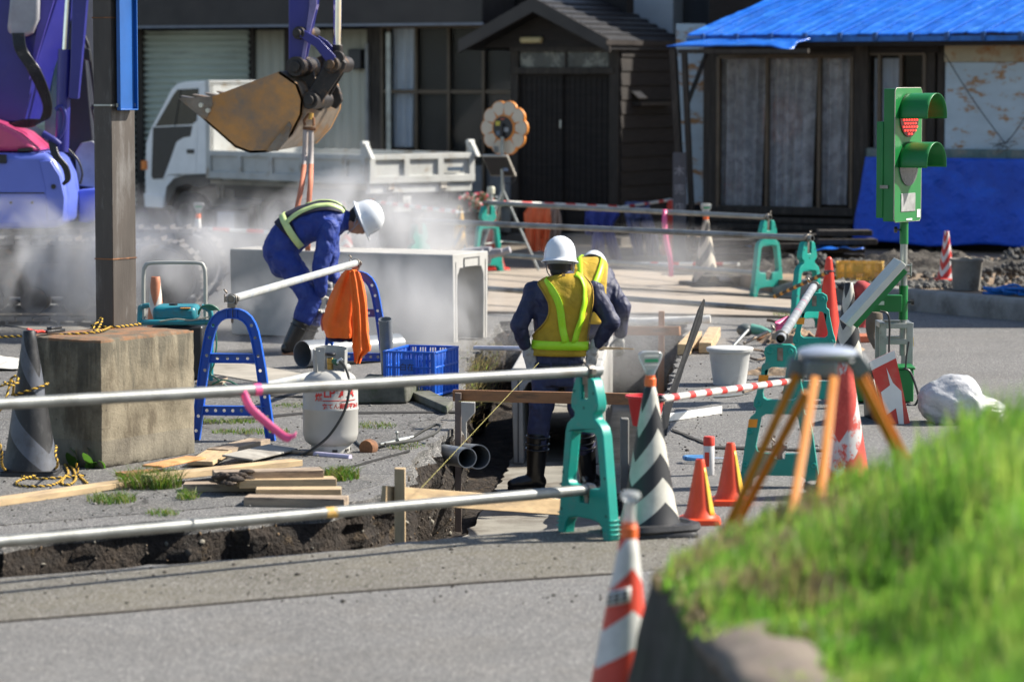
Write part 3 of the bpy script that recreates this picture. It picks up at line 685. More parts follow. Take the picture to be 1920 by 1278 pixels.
bar_thing(AT(1452,556,27.0), AT(1550,511,26.3), 'yellow and black striped bar sloping up to the round-tipped red cone', ca=pm('bar_black', (.05,.04,.03), .5), cb=pm('bar_amber', (.62,.30,.05), .5), step=.11, duty=.62, ring=(0,1), r=.016)
# ---------------------------------------------------------------- concrete block, steel column, blue sign back
N0 = G(192,880); R0 = G(368,850); e1 = (R0-N0); BW = e1.length; e1.normalize(); e2 = V((-e1.y, e1.x, 0)); BD = .58; ZB = .735
def block_mat():
    m, nt, b, co = base('stained_concrete_block'); sp = nt.nodes.new('ShaderNodeSeparateXYZ'); nt.links.new(co, sp.inputs[0])
    c = _mix(nt, _ramp(nt, _noise(nt, co, 4, 8, .65), .35, .65), (.12,.10,.066), (.29,.25,.175))
    c = _mix(nt, _math(nt, 'MULTIPLY', _ramp(nt, _noise(nt, stretch(nt, co, (1,1,.35)), 7, 8, .7), .50, .62), .75), c, (.085,.065,.04))
    st = _noise(nt, stretch(nt, co, (1,1,.13)), 11, 7, .7); zz = _ramp(nt, sp.outputs[2], .25, .74); k = _ramp(nt, _math(nt, 'MULTIPLY_ADD', zz, .36, st), .70, .82)
    c = _mix(nt, _math(nt, 'MULTIPLY', k, .6), c, (.045,.042,.032))
    c = _mix(nt, _ramp(nt, _noise(nt, co, 38, 4, .6), .66, .70), c, (.06,.05,.04))
    c = _mix(nt, _math(nt, 'MULTIPLY', _math(nt, 'LESS_THAN', sp.outputs[2], .16), .35), c, (.15,.14,.12))
    top = _math(nt, 'GREATER_THAN', sp.outputs[2], .715); c = _mix(nt, _math(nt, 'MULTIPLY', top, _ramp(nt, _noise(nt, co, 5, 6, .7), .42, .62)), c, (.27,.13,.06))
    nt.links.new(c, b.inputs['Base Color']); b.inputs['Roughness'].default_value = .92
    bn = nt.nodes.new('ShaderNodeBump'); bn.inputs['Strength'].default_value = .6; bn.inputs['Distance'].default_value = .01
    nt.links.new(_noise(nt, co, 55, 6, .7), bn.inputs['Height']); nt.links.new(bn.outputs[0], b.inputs['Normal']); return m
M_block = block_mat()
rzb = atan2(e1.y, e1.x)
m = MB()
def sub_box(m, L, D, Hh, n=14, jit=.004, mi=0, edge=.012):
    for ax in range(6):
        def f(u, v, ax=ax):
            p = [(u*L, 0, v*Hh), (L, u*D, v*Hh), (L-u*L, D, v*Hh), (0, D-u*D, v*Hh), (u*L, v*D, Hh), (u*L, D-v*D, 0)][ax]; p = V(p)
            ex = sum(1 for a, b in ((p.x, L), (p.y, D), (p.z, Hh)) if a < 1e-6 or a > b-1e-6); c = V((L/2, D/2, Hh/2))
            q = p+V((NZ.noise(p*4), NZ.noise(p*4+V((9,0,0))), NZ.noise(p*4+V((0,9,0)))))*jit+V((NZ.noise(p*14), NZ.noise(p*14+V((9,0,0))), NZ.noise(p*14+V((0,9,0)))))*jit*.6
            if ex >= 2:
                k = edge*(.5+.9*abs(NZ.noise(p*11)))
                for i, (a, b) in enumerate(((p.x, L), (p.y, D), (p.z, Hh))):
                    if a < 1e-6: q[i] += k
                    elif a > b-1e-6: q[i] -= k
                q.z = max(q.z, 0) if p.z < .01 else q.z
            return q
        m.grid(f, n, n, mi)
sub_box(m, BW, BD, ZB, 22)
bo = m.build('concrete_footing', M_block, smooth=40); bo.location = N0; bo.rotation_euler = (0,0,rzb)
tag(bo, 'stained square concrete footing block carrying the steel column', 'concrete block')
def L2(x, y, z=0): return N0+e1*x+e2*y+V((0,0,z))
M_col = pm('rusty_dark_steel', (.085,.072,.062), .6, .3, var=.35, vs=4, bump=.2, bs=50, dirt=(.21,.20,.19), ds=3.2, da=(.5,.62), st=(1,1,.22))
pc = AT(213, 621, 18.75)      # near edge of the column
cw, cdp = .225, .13
t = thing('steel_column', 'dark weathered steel column rising from the concrete block out of the picture', 'column', (pc.x, pc.y, ZB-.012), rzb)
m = MB(); m.box((cw/2, cdp/2, 1.6), (cw, cdp, 3.2)); m.build('shaft', M_col, t, bevel=.004)
m = MB()
for z in (.42, 1.83): m.box((cw/2, cdp/2, z), (cw+.008, cdp+.008, .008))
m.build_split('steel_band', M_rust, t)
m = MB(); m.box((cw/2, cdp/2, .006), (cw+.05, cdp+.05, .012)); m.build('base_plate', M_rust, t)
bz0 = AT(240,207,18.8).z
s = thing('street_sign', 'back of a narrow blue sign strapped to the steel column', 'sign', (pc.x+e1.x*.02-e2.x*.01, pc.y+e1.y*.02-e2.y*.01, bz0), rzb)
sw = .172; M_sb = pm('sign_blue', (.006,.09,.33), .45, var=.22, vs=2.5, bump=.05, bs=10)
m = MB(); m.box((sw/2,-.018,.36), (sw,.004,.72)); 
for x in (.004, sw-.004): m.box((x,-.030,.36), (.008,.024,.72))
for z in (.004,.716): m.box((sw/2,-.0302,z), (sw,.024,.0081))
m.build('panel', M_sb, s, bevel=.002)
m = MB()
for z in (.03,.655):
    m.box((sw/2-.005,-.004,z), (cw+.03,.003,.012)); m.box((-.03, cdp/2, z), (.003, cdp, .012)); m.box((.005,-.02,z), (.02,.014,.02)); m.box((sw,-.02,z), (.02,.014,.02))
m.build_split('strap', M_galv, s)
# ---------------------------------------------------------------- rope (two twisted strands)
M_ry = pm('rope_yellow', (.70,.42,.04), .8, var=.15, bump=.3, bs=300); M_rk = pm('rope_black', (.02,.018,.015), .85, bump=.2)
def rope(label, paths, r=.007, pitch=.045, name='striped_rope'):
    m = MB()
    for pts in paths:
        P = spl(pts, 7); Q = [P[0]]; 
        for p in P[1:]:      # resample evenly
            while (p-Q[-1]).length > .008: Q.append(Q[-1]+(p-Q[-1]).normalized()*.008)
        a = V((0,0,1)); s1 = []; s2 = []; L = 0
        for i in range(len(Q)):
            tt = (Q[min(i+1, len(Q)-1)]-Q[max(i-1, 0)])
            if tt.length < 1e-9: tt = V((1,0,0))
            tt.normalize(); a = a-tt*a.dot(tt)
            if a.length < 1e-4: a = tt.orthogonal()
            a.normalize(); b = tt.cross(a); L += .008; w = 2*pi*L/pitch
            o_ = (a*cos(w)+b*sin(w))*r*.5; s1.append(Q[i]+o_); s2.append(Q[i]-o_)
        m.tube(s1, r*.62, 6, 0); m.tube(s2, r*.62, 6, 1)
    return tag(m.build(name, [M_ry, M_rk], smooth=60), label, 'rope')
def ring_round(c, rx, ry, z, ang=0, n=12, wob=.01): return [V((c.x+rx*cos(a+ang), c.y+ry*sin(a+ang), z+wob*sin(3*a))) for a in np.linspace(0, 2*pi, n)]
zt = ZB+.012; px0, py0 = (pc.x, pc.y)
col = [V((pc.x, pc.y, zt))+e1*a+e2*b for a, b in ((-.03,.0), (.0,-.03), (.1,-.025), (cw,-.02), (cw+.03,.02), (cw+.02, cdp+.03), (0, cdp+.03), (-.03,.08), (-.03,-.01))]
rope('yellow and black rope looped round the foot of the steel column and stretched left', [
    [AT(-60,634,18.6), AT(60,629,18.4), AT(100,628,18.3), AT(180,622,18.35)]+[col[0]]+col, [AT(186,600,18.5), AT(176,612,18.45), AT(180,622,18.4), AT(192,600,18.6), AT(186,596,18.6)]])
kcx = kc.location
rope('yellow and black rope wound round the black cone and lying in loops on the ground', [
    [AT(-40,735,17.5), AT(5,722,17.35), AT(25,714,17.3)]+[kcx+V((.10*cos(a), .10*sin(a), .475+.03*cos(a))) for a in np.linspace(-2.6, 3.6, 14)],
    [AT(20,716,17.2), AT(6,760,17.15), AT(-12,790,17.2), AT(2,840,17.1), AT(4,872,17.3)]+[G(x, y, .012) for x, y in ((18,884), (60,896), (110,895), (160,890))],
    [AT(106,835,17.3), AT(104,850,17.2), AT(108,870,17.2)]+[G(x, y, .012) for x, y in ((100,880), (70,890), (36,900), (32,908), (60,911), (100,908), (120,895), (128,885), (116,860))],
    [G(x, y, .012) for x, y in ((124,890), (116,905), (130,908), (142,898), (138,880), (126,868))], [AT(143,868,17.6)]+[G(x, y, .012) for x, y in ((148,890), (160,902), (164,906))],
    [AT(18,712,17.2), AT(30,704,17.2), AT(34,716,17.15), AT(20,722,17.1), AT(8,716,17.2)]])
# cutter with red handles on the block
t = thing('bolt_cutter', 'small cutter with red handles lying on the concrete block', 'tool', L2(.06,.45,ZB), rzb)
m = MB(); m.tube([(-.10,-.02,.03), (-.03,.0,.03), (.02,.01,.02)], .007, 8); m.tube([(-.12,.03,.045), (-.06,.025,.03), (.02,.0,.02)], .007, 8); m.build_split('handle', M_red, t)
m = MB(); m.plate([(0,-.02), (.10,-.03), (.17,-.015), (.18,.01), (.10,.03), (.02,.025)], .012, .03); m.plate([(.05,-.01), (.16,.0), (.15,.03), (.06,.035)], .03, .045); m.build('jaw', M_blkp, t, bevel=.003)
# ---------------------------------------------------------------- blue trestles
def trestle(label, loc, rz):
    t = thing('blue_trestle', label, 'trestle', loc, rz, 'blue trestles'); 
    oc = [(0,.81), (.045,.806), (.085,.79), (.12,.76), (.145,.72), (.163,.67), (.178,.60), (.205,.44), (.262,0)]
    ic = [(0,.748), (.035,.745), (.068,.728), (.09,.70), (.105,.66), (.118,.61), (.145,.46), (.205,0)]
    outer = oc+[(.205,0)]+ic[::-1][1:]; outer = outer+[(-x, z) for x, z in outer[::-1][1:-1]]
    holes = []
    def circ(x, z, r=.0105, n=10): return [(x+r*cos(2*pi*k/n), z+r*sin(2*pi*k/n)) for k in range(n)]
    cs = [(.118,.705), (.140,.63), (.158,.52), (.170,.43), (.197,.27), (.213,.15), (.228,.06)]
    for x, z in cs: holes += [circ(x, z), circ(-x, z)]
    for z, xw in ((.50,.08), (.185,.14)): pass
    m = MB(); m.plate(outer, -.004, .004, 0, XZ, holes=holes)
    for z, w in ((.505,.285), (.185,.405)):
        pl = [(-w/2, z-.026), (w/2, z-.026), (w/2, z+.026), (-w/2, z+.026)]
        k = 4 if w < .3 else 7; m.plate(pl, -.0035, .0035, 0, XZ, holes=[circ((i-(k-1)/2)*w/(k+.6), z) for i in range(k)])
        for s_ in (-1, 1): m.box((0, 0, z+s_*.026), (w, .05, .005))
        for i in range(k+1): m.box(((i-k/2)*w/(k+.6), .012, z), (.004, .024, .05))
    m.build('frame', M_blue, t)
    def rib(c, th, sgn):
        P = [(x, z) for x, z in c]; P = P+[(-x, z) for x, z in P[1:]] if False else [(-x, z) for x, z in P[::-1][:-1]]+P
        vs = []; n = len(P)
        for i, (x, z) in enumerate(P):
            a = P[max(i-1, 0)]; b = P[min(i+1, n-1)]; tx, tz = b[0]-a[0], b[1]-a[1]; l = hypot(tx, tz); nx, nz = -tz/l*th*sgn, tx/l*th*sgn
            for dy in (-.026, .026): vs += [(x, dy, z), (x+nx, dy, z+nz)]
        fs = []
        for i in range(n-1):
            a = 4*i; b = 4*(i+1); fs += [(a, b, b+2, a+2), (a+1, a+3, b+3, b+1), (a, a+1, b+1, b), (a+2, b+2, b+3, a+3)]
        fs += [(0,2,3,1), (4*(n-1), 4*(n-1)+1, 4*(n-1)+3, 4*(n-1)+2)]
        r_.add(vs, fs)
    r_ = MB(); rib(oc, .006, -1); rib(ic, .006, 1); r_.build('rim', M_blue, t)
    c = MB(); 
    for x in (-.03, .0, .03): c.box((x, 0, .778), (.004, .05, .056))
    c.build_split('rib', M_blue, t)
    c = MB(); c.box((0, 0, .828), (.05, .055, .03)); clamp(c, (0, 0, .865)); c.cyl((0,0,.72), (0,0,.80), .008, n=8); c.box((.03,0,.86), (.006,.06,.05)); c.build('clamp', M_steel, t, bevel=.002, bseg=1)
    return t
F0 = G(437,826); F1 = G(668,716)
fd = dirv(F0, F1); frz = atan2(fd.y, fd.x)-pi/2
trestle('blue perforated trestle nearest the gas cylinder, left end of the spattered pipe', F0, frz*.6)
trestle('blue perforated trestle holding the orange jacket, behind the crate', F1, frz*.6)
scaff('steel_pipe', F0+up*.865, F1+up*.865, 'paint spattered pipe laid across the two blue trestles', None, mt=M_pipeW, ext0=.03, ext1=.05)
scaff('steel_pipe', AT(492,724,20.9), AT(652,688,23.4), 'pale pipe lying low behind the gas cylinder', None, mt=M_pipeW)
# ---------------------------------------------------------------- cloth helper
def cloth_px(name, rows, Y, mt, parent=None, amp=.02, nf=3.0, dep=.05, nu=26, seed=0, sub=4, bottom_open=True):
    """hanging cloth: rows of (photo y, left x, right x) at depth Y, folded front and back layers"""
    rs = []
    for i in range(len(rows)-1):
        for k in range(sub):
            f = k/sub; rs.append(tuple(rows[i][j]*(1-f)+rows[i+1][j]*f for j in range(3)))
    rs.append(rows[-1]); m = MB(); vs = []; NU = nu
    for j, (py, xl, xr) in enumerate(rs):
        f = j/(len(rs)-1)
        for k in range(2*NU):
            q = 2*pi*k/(2*NU); u = .5-.5*cos(q); front = -sin(q)
            p = AT(xl+(xr-xl)*u, py, Y); w = min(1, .35+f)
            fold = amp*w*(sin(u*nf*2*pi+seed+f*1.2)+.6*NZ.noise(V((u*7, f*5, seed))))
            vs.append(p+V((0, front*dep*(.4+.6*abs(sin(q)))*w+fold, NZ.noise(V((u*4, f*3, seed+5)))*.01)))
    n2 = 2*NU
    m.add(vs, [(j*n2+k, j*n2+(k+1) % n2, (j+1)*n2+(k+1) % n2, (j+1)*n2+k) for j in range(len(rs)-1) for k in range(n2)]+[tuple(range(n2))[::-1], tuple((len(rs)-1)*n2+k for k in range(n2))])
    o = m.build(name, mt, smooth=70, org=None); 
    if parent is not None: o.parent = parent
    return o
M_orj = pm('orange_cloth', (.92,.16,.015), .7, var=.12, vs=9, bump=.3, bs=25)
t = thing('hung_jacket', 'bright orange work jacket hung over the pipe at the rear blue trestle', 'jacket', (0,0,0))
cloth_px('jacket_body', [(506,648,668), (512,640,676), (530,630,682), (560,616,688), (600,604,690), (618,606,692), (633,612,690)], 23.1, M_orj, t, .022, 2.6, .06, seed=1)
cloth_px('sleeve', [(508,655,672), (530,656,680), (570,660,686), (620,662,690), (650,660,696), (656,662,695), (668,664,680), (680,664,676)], 23.0, M_orj, t, .018, 2.2, .035, seed=4)
cloth_px('hem_lining', [(630,612,666), (640,616,668)], 23.12, pm('navy_lining', (.01,.012,.05), .8), t, .012, 3, .05, seed=1)
# ---------------------------------------------------------------- gas cylinder
M_gas = pm('gas_grey_paint', (.44,.43,.40), .42, var=.08, vs=4, bump=.05, bs=30, dirt=(.30,.28,.25), ds=5, da=(.6,.8))
M_redp = pm('red_print', (.55,.03,.025), .5, bump=0); M_gc = V(G(620,848))
t = thing('gas_cylinder', 'grey gas cylinder with red lettering standing beside the lumber', 'gas cylinder', M_gc, 0)
RC = .163
m = MB(); pr = [(.11,.045), (.13,.055), (.152,.075), (RC,.115), (RC,.255), (RC+.003,.26), (RC+.003,.268), (RC,.272), (RC,.40), (.157,.43), (.142,.455), (.115,.475), (.08,.488), (.035,.492)]
m.lathe(pr, 48); m.build('tank', M_gas, t, smooth=50)
m = MB(); m.lathe([(.108,0), (.112,0), (.118,.05), (.112,.07)], 36); m.build('foot_ring', M_gas, t)
m = MB()
for k in range(3): a = -1.3+k*.75; m.box((.114*cos(a), .114*sin(a), .022), (.03,.012,.014), Rt=rmx(rz=a+pi/2))
m.build_split('drain_slot', M_pinhole, t)
g = MB(); vs = []; n = 40; a0, a1 = -.5, 3.9           # collar guard, open towards the front right
for k in range(n+1):
    a = a0+(a1-a0)*k/n; rr = .098
    for r_, z in ((rr,.47), (rr+.003,.615), (rr,.615), (rr-.003,.47)):
        vs.append((r_*cos(a), r_*sin(a), z+(.0 if z < .5 else .012*cos(a-1.7))))
g.add(vs, [(4*k+i, 4*k+(i+1) % 4, 4*k+4+(i+1) % 4, 4*k+4+i) for k in range(n) for i in range(4)]+[(0,1,2,3), (4*n+3, 4*n+2, 4*n+1, 4*n)])
g.build('collar_guard', pm('guard_grey', (.36,.36,.34), .5, bump=.05), t, solid=.003)
g = MB(); g.plate([(-.035,.49), (.0,.49), (.005,.63), (-.05,.63)], -.003, .003, 0, T((-.03,-.10,0)) @ XZ, holes=[[(-.028+.004*cos(a), .61+.004*sin(a)) for a in np.linspace(0, 2*pi, 9)[:-1]]])
g.build('guard_leg', bpy.data.materials['guard_grey'], t)
g = MB(); g.cyl((0,0,.49), (0,0,.53), .018, n=14); g.cyl((0,0,.53), (.0,-.01,.56), .014, n=10); g.box((0,-.01,.545), (.035,.05,.035)); g.build('valve', pm('brass', (.45,.30,.10), .35, .9), t, bevel=.004)
g = MB(); g.lathe([(.0,.575), (.03,.572), (.034,.580), (.03,.592), (0,.594)], 12, 0, sq=3); g.build('valve_wheel', M_blkp, t, bevel=.003)
g = MB(); g.cyl((.02,-.03,.545), (.045,-.05,.535), .016, n=12); g.cyl((.04,-.05,.537), (.075,-.05,.56), .011, n=10, mi=1); g.build('regulator', [pm('regulator_green', (.02,.10,.06), .5), M_wht], t)
def wrap_text(txt, size, a0, z, bold=0, par=t, r=RC+.0022, mt=M_redp, tilt=0, name='lettering'):
    o = text_obj(txt, size, mt, par, None, name, .0005, 'LEFT', bold)
    bm = bmesh.new(); bm.from_mesh(o.data); bmesh.ops.subdivide_edges(bm, edges=[e for e in bm.edges if e.calc_length() > .02], cuts=2)
    for v in bm.verts:
        x, y, zz = v.co; a = a0+x/r; v.co = ((r+zz)*sin(a), -(r+zz)*cos(a), z+y+x*tilt)
    bm.to_mesh(o.data); bm.free(); return o
wrap_text('LPガス', .070, -.20, .365, .0016); wrap_text('燃', .05, -.52, .340, .001); wrap_text('FP', .022, .85, .39); wrap_text('1.0', .022, .85, .365)
wrap_text('充てん期限平26·5', .034, -.25, .288, .0006)
m = MB(); m.grid(lambda u, v: V(((RC+.003)*sin(-.22+u*1.35), -(RC+.003)*cos(-.22+u*1.35), .320+v*.005)), 14, 1); m.build('red_rule', M_redp, t, solid=.0008, fixn=False)
hose = spl([M_gc+V(p) for p in ((.06,-.06,.545), (.09,-.10,.52), (.115,-.14,.46), (.12,-.165,.38), (.085,-.185,.25), (.0,-.20,.12), (-.10,-.20,.04), (-.155,-.19,.012), (-.17,-.17,.012))], 8)
m = MB(); m.tube(hose, .0085, 8)
m.tube(spl([G(*p, .012) for p in ((660,816), (672,832), (690,842), (720,836))], 6), .007, 8)
tag(m.build('gas_hose', pm('hose_rubber', (.035,.035,.03), .5, bump=.05)), 'black rubber hose curling down the front of the grey gas cylinder', 'hose')
# torch burner
bq = G(690,852); t = thing('gas_torch', 'rusty gas torch burner with looped hose lying near the pavement edge', 'torch', bq, 0)
def rel(p): return V(p)-bq
a_ = rel(AT(686,840,18.75)); b_ = rel(AT(712,833,18.9))
m = MB(); M = frame_on(a_, b_-a_); m.lathe([(.040,0), (.046,0), (.050,.02), (.050,.05), (.042,.075), (.022,.085), (.02,.07), (.036,.055), (.040,.04)], 20, 0, M); m.build('burner_cup', M_rust, t)
m = MB(); m.tube([b_, rel(AT(740,827,19.1)), rel(AT(775,818,19.25))], [.009,.010,.008], 10); m.tube([rel(AT(745,826,19.1)), rel(AT(765,822,19.2))], .016, 10); m.cyl(rel(AT(745,822,19.1)), rel(AT(744,812,19.1)), .006, n=8); m.ell(rel(AT(744,811,19.1)), .011); m.build('handle', M_galv, t)
m = MB(); m.tube(spl([rel(AT(*p)) for p in ((776,818,19.25), (795,806,19.3), (818,796,19.35), (826,801,19.3), (812,814,19.2), (785,824,19.1), (750,829,18.95), (722,832,18.85))], 8), .0085, 8); m.build('hose', bpy.data.materials['hose_rubber'], t)
# ---------------------------------------------------------------- blue crate
def crate(name, label, loc, rz, w, d, h, mt, cat='crate', panel=True, nv=(5, 7), rows=3):
    t = thing(name, label, cat, loc, rz); 
    def side(L, flip):
        m = MB(); th = .006
        for z in [0.012]+[h*(i+1)/rows-.008 for i in range(rows)]: m.box((L/2, 0, z), (L, .018 if z > h*.9 else .012, .014))
        n = nv[1] if L > w*1.01 or flip else nv[0]
        for i in range(n+1): m.box((L*i/n if 0 < i < n else (.01 if i == 0 else L-.01), 0, h/2), (.014 if 0 < i < n else .022, .011, h-.004))
        for i in range(n*4):
            x = L*(i+.5)/(n*4); m.box((x, .001, h*.5), (L/(n*4)*.5, .004, h-.02))
        return m
    for nm, M, L in (('front_side', T((0,0,0)), w), ('back_side', T((0,d,0)), w), ('left_side', T((0,0,0), rz=pi/2), d), ('right_side', T((w,0,0), rz=pi/2), d)):
        m = side(L, False); mm = MB(); mm.add(m.v, m.f, m.m, M); mm.build(nm, mt, t, bevel=.0015, bseg=1)
    m = MB(); m.box((w/2, d/2, .01), (w-.02, d-.02, .006)); m.build('crate_floor', mt, t)
    if panel:
        m = MB(); m.box((w*.47,-.012,h*.66), (w*.26,.006,h*.34)); m.build('name_plate', mt, t, bevel=.002)
    return t
cc = G(815,748); cth = R(-17); cwid, cdep, chh = .37, .52, .315
cl = V((cc.x, cc.y, .012))-V((cos(cth), sin(cth), 0))*cwid
t = crate('storage_crate', 'blue slatted plastic crate with black brush marks beside the trench', cl, cth, cwid, cdep, chh, M_blue)
text_obj('白在', .055, M_blkp, t, T((cwid*.47,-.0158,chh*.64), rx=pi/2), 'brush_writing')
m = MB(); cpz = cl+V((cos(cth)*.07, sin(cth)*.07+.10, 0)); a = AT(729,700,22.3); b = AT(722,598,22.15); m.pipe(V((a.x,a.y,.04)), b, .047, .004, 22)
tag(m.build('pvc_pipe', M_pvc), 'short grey plastic pipe standing slanted in the blue crate', 'pipe')
m = MB(); a = AT(567,676,24.3); b = AT(745,664,25.0); m.pipe(V((a.x,a.y,.105)), V((b.x,b.y,.105)), .105, .005, 28); tag(m.build('pvc_pipe', M_pvc), 'large grey plastic pipe lying on the pavement behind the rear blue trestle', 'pipe')
m = MB(); m.pipe(AT(812,848,19.9), AT(876,858,19.3), .062, .006, 26); tag(m.build('pvc_pipe', M_pvc), 'dark grey drain pipe stub poking out of the trench wall, nearer of two', 'pipe')
m = MB(); m.pipe(AT(840,850,20.7), AT(897,856,20.0), .078, .006, 26); tag(m.build('pvc_pipe', M_pvc), 'wider blue-grey drain pipe stub behind the other stub in the trench wall', 'pipe')
m = MB(); m.tube([AT(540,846,18.7), AT(590,851,18.6)], .014, 10, 1); m.tube([AT(590,851,18.6), AT(657,857,18.45)], .017, 12, 0)
tag(m.build('cardboard_tube', [pm('lilac_wrap', (.50,.47,.62), .6, bump=.1), M_wood2]), 'thin stick wrapped in pale lilac plastic at the foot of the gas cylinder', 'stick')
# dark kerb blocks beneath the crate, precast end in the trench wall
def blk(name, px, z0, z1, mt, lab, cat, bev=.01):
    m = MB(); p = [G(*q, z0) for q in px]; m.plate([(q.x, q.y) for q in p], z0, z1); return tag(m.build(name, mt, bevel=bev), lab, cat)
blk('old_kerb_block', [(664,757), (762,756), (790,742), (690,735)], 0.008, .14, pm('mossy_concrete', (.11,.11,.09), .95, var=.4, vs=8, bump=.5, bs=40, dirt=(.05,.07,.03), ds=6), 'old dark kerb block lying between the gas cylinder and the blue crate', 'kerb block', .015)
blk('old_kerb_block', [(770,748), (838,777), (850,766), (790,738)], 0.008, .06, bpy.data.materials['mossy_concrete'], 'broken dark kerb stone beneath the right corner of the blue crate', 'kerb block', .012)
m = MB(); a = AT(862,750,20.8); s_ = .0035
m.plate([(0,0), (.10,0), (.10,-.07), (.045,-.13), (.045,-.36), (0,-.36)], 0, .05, 0, Mx.Translation(AT(862,752,20.6)) @ XZ); tag(m.build('precast_end', M_conc, bevel=.006), 'broken precast concrete end standing in the trench wall behind the thin stake', 'concrete piece')
# ---------------------------------------------------------------- timber
def plank(p0, p1, w, h, mt, lab, up_=(0,0,1), name='plank', grp=None, cat='plank', jag=0):
    p0, p1 = V(p0), V(p1); L = (p1-p0).length; m = MB(); m.box((L/2,0,0), (L, w, h)); o = m.build(name, mt, bevel=.0025, bseg=1)
    d = (p1-p0).normalized(); sd = V(up_).cross(d).normalized(); uu = d.cross(sd); M = Mx((d, sd, uu)).transposed().to_4x4(); M.translation = p0; o.matrix_world = M
    return tag(o, lab, cat, grp)
g_ = 'loose boards in the lumber heap'
plank(G(-60,948,.02), G(256,903,.02), .11, .035, M_wood, 'longest pale board running from the left picture edge to the grass tuft', grp=g_)
plank(G(273,896,.055), G(557,866,.05), .10, .035, M_wood, 'long pale board on top of the heap in front of the concrete block', grp=g_)
plank(G(225,889,.015), G(300,882,.015), .10, .02, M_wood3, 'reddish board end under the long board by the concrete block', grp=g_)
plank(G(285,874,.075), G(368,857,.075), .13, .012, pm('ply_orange', (.62,.30,.12), .7, var=.3, bump=.1, dirt=(.5,.2,.06), ds=8), 'small orange stained plywood piece against the block corner', grp=g_)
plank(G(408,846,.045), G(487,826,.045), .14, .03, M_wood2, 'cut board end leaning at the back of the heap', grp=g_)
plank(G(375,868,.03), G(412,846,.04), .15, .025, M_wood, 'short light board lying askew beside the concrete block', grp=g_)
plank(G(445,858,.05), G(530,838,.03), .19, .012, pm('grey_board', (.33,.31,.27), .85, var=.2, dirt=(.22,.2,.17), ds=4), 'thin grey board tilted beside the gas cylinder', (0,-.35,1), grp=g_)
plank(G(400,891,.10), G(604,886,.10), .13, .048, M_wood2, 'grey brown board with a rotten left end, top of the right stack', grp=g_)
plank(G(446,905,.065), G(628,902,.06), .12, .045, M_wood, 'board second from the top of the right stack', grp=g_)
plank(G(345,912,.025), G(597,910,.03), .13, .042, M_wood2, 'dark edged board reaching farthest left in the right stack', grp=g_)
plank(G(480,922,.05), G(640,921,.05), .12, .042, M_wood, 'short light board, second from the bottom of the right stack', grp=g_)
plank(G(462,937,.024), G(650,940,.024), .14, .048, M_wood2, 'lowest board of the right stack nearest the trench', grp=g_)
m = MB()
for k in range(26):
    p = G(405+k*2.4, 896-abs(k-13)*.3, .10); m.ell(p+V((0, random.uniform(-.04,.04), random.uniform(-.03,.025))), (random.uniform(.02,.05), .02, .014), 0, 6)
tag(m.build('rotten_wood', pm('rot', (.06,.045,.035), .95, var=.5, bump=.8, bs=30)), 'dark crumbling rotten wood at the left end of the right stack', 'rotten wood')
# batter boards in the trench
st = V((AT(750,940,16.15))); 
plank(V((st.x, st.y, -.62)), V((st.x, st.y, AT(750,877,16.15).z)), .055, .055, M_wood, 'square yellow-brown stake standing in the trench behind the lower pipe', (0,1,0), 'stake', cat='stake')
plank(AT(719,926,16.1), AT(1064,951,17.6), .03, .088, M_wood, 'lower levelling board nailed to the square stake across the trench', name='levelling_board', cat='board')
plank(AT(850,741,20.1), AT(1246,749,19.6), .03, .072, M_wood3, 'upper reddish levelling board spanning the trench in front of the standing worker', name='levelling_board', cat='board')
p = AT(859,800,20.05); plank(V((p.x, p.y, -.65)), V((p.x, p.y, AT(859,736,20.05).z)), .04, .045, pm('grey_stake', (.16,.12,.10), .9, var=.3), 'thin grey stake at the left end of the upper levelling board', (0,1,0), 'stake', cat='stake')
m = MB(); m.tube([AT(1010,680,20.5), AT(790,914,16.2)], .0010, 6); m.tube([AT(860,752,20), AT(1240,756,19.8)], .0012, 6)
tag(m.build('string_line', pm('yellow_string', (.50,.45,.14), .7, bump=0)), 'thin yellow string line stretched along the trench', 'string')
p = AT(1240,620,26.6); plank(V((p.x, p.y, -.6)), V((p.x, p.y, AT(1240,583,26.6).z)), .05, .035, M_wood3, 'brown stake at the far end of the trench right of the rear worker', (0,1,0), 'stake', cat='stake')
plank(AT(1150,620,26.8), AT(1275,620,26.4), .03, .075, M_wood3, 'brown board nailed to the stake across the far end of the trench', name='levelling_board', cat='board')
plank(AT(905,590,27.6), AT(905,640,27.6), .04, .03, M_wood3, 'small stake in the steam right of the loose culvert', (0,1,0), 'stake', cat='stake')
m = MB(); m.tube([AT(1080,601,27.6), AT(1150,600,27.4), AT(1200,604,27.3)], .035, 14, 0); m.tube([AT(1196,604,27.3), AT(1332,598,27.2)], .036, 14, 0)
tag(m.build('rolled_sheet', pm('white_roll', (.62,.61,.57), .6, var=.1, bump=.2, dirt=(.4,.38,.34), ds=5)), 'long white rolled sheet lying at the far end of the trench', 'roll')
m = MB(); m.tube([AT(890,652,25.2), AT(985,653,24.8)], .018, 12, 0); tag(m.build('white_pipe', pm('white_pvc', (.62,.62,.70), .35, bump=.02)), 'thin white pipe lying across the trench left of the standing worker', 'pipe')
m = MB(); m.tube([AT(1105,652,24.9), AT(1166,653,24.6)], .010, 8, 0); m.tube([AT(1166,653,24.6), AT(1188,654,24.5)], .005, 8, 0); tag(m.build('bamboo_stick', M_wood), 'thin pale stick resting on the culvert right of the standing worker', 'stick')
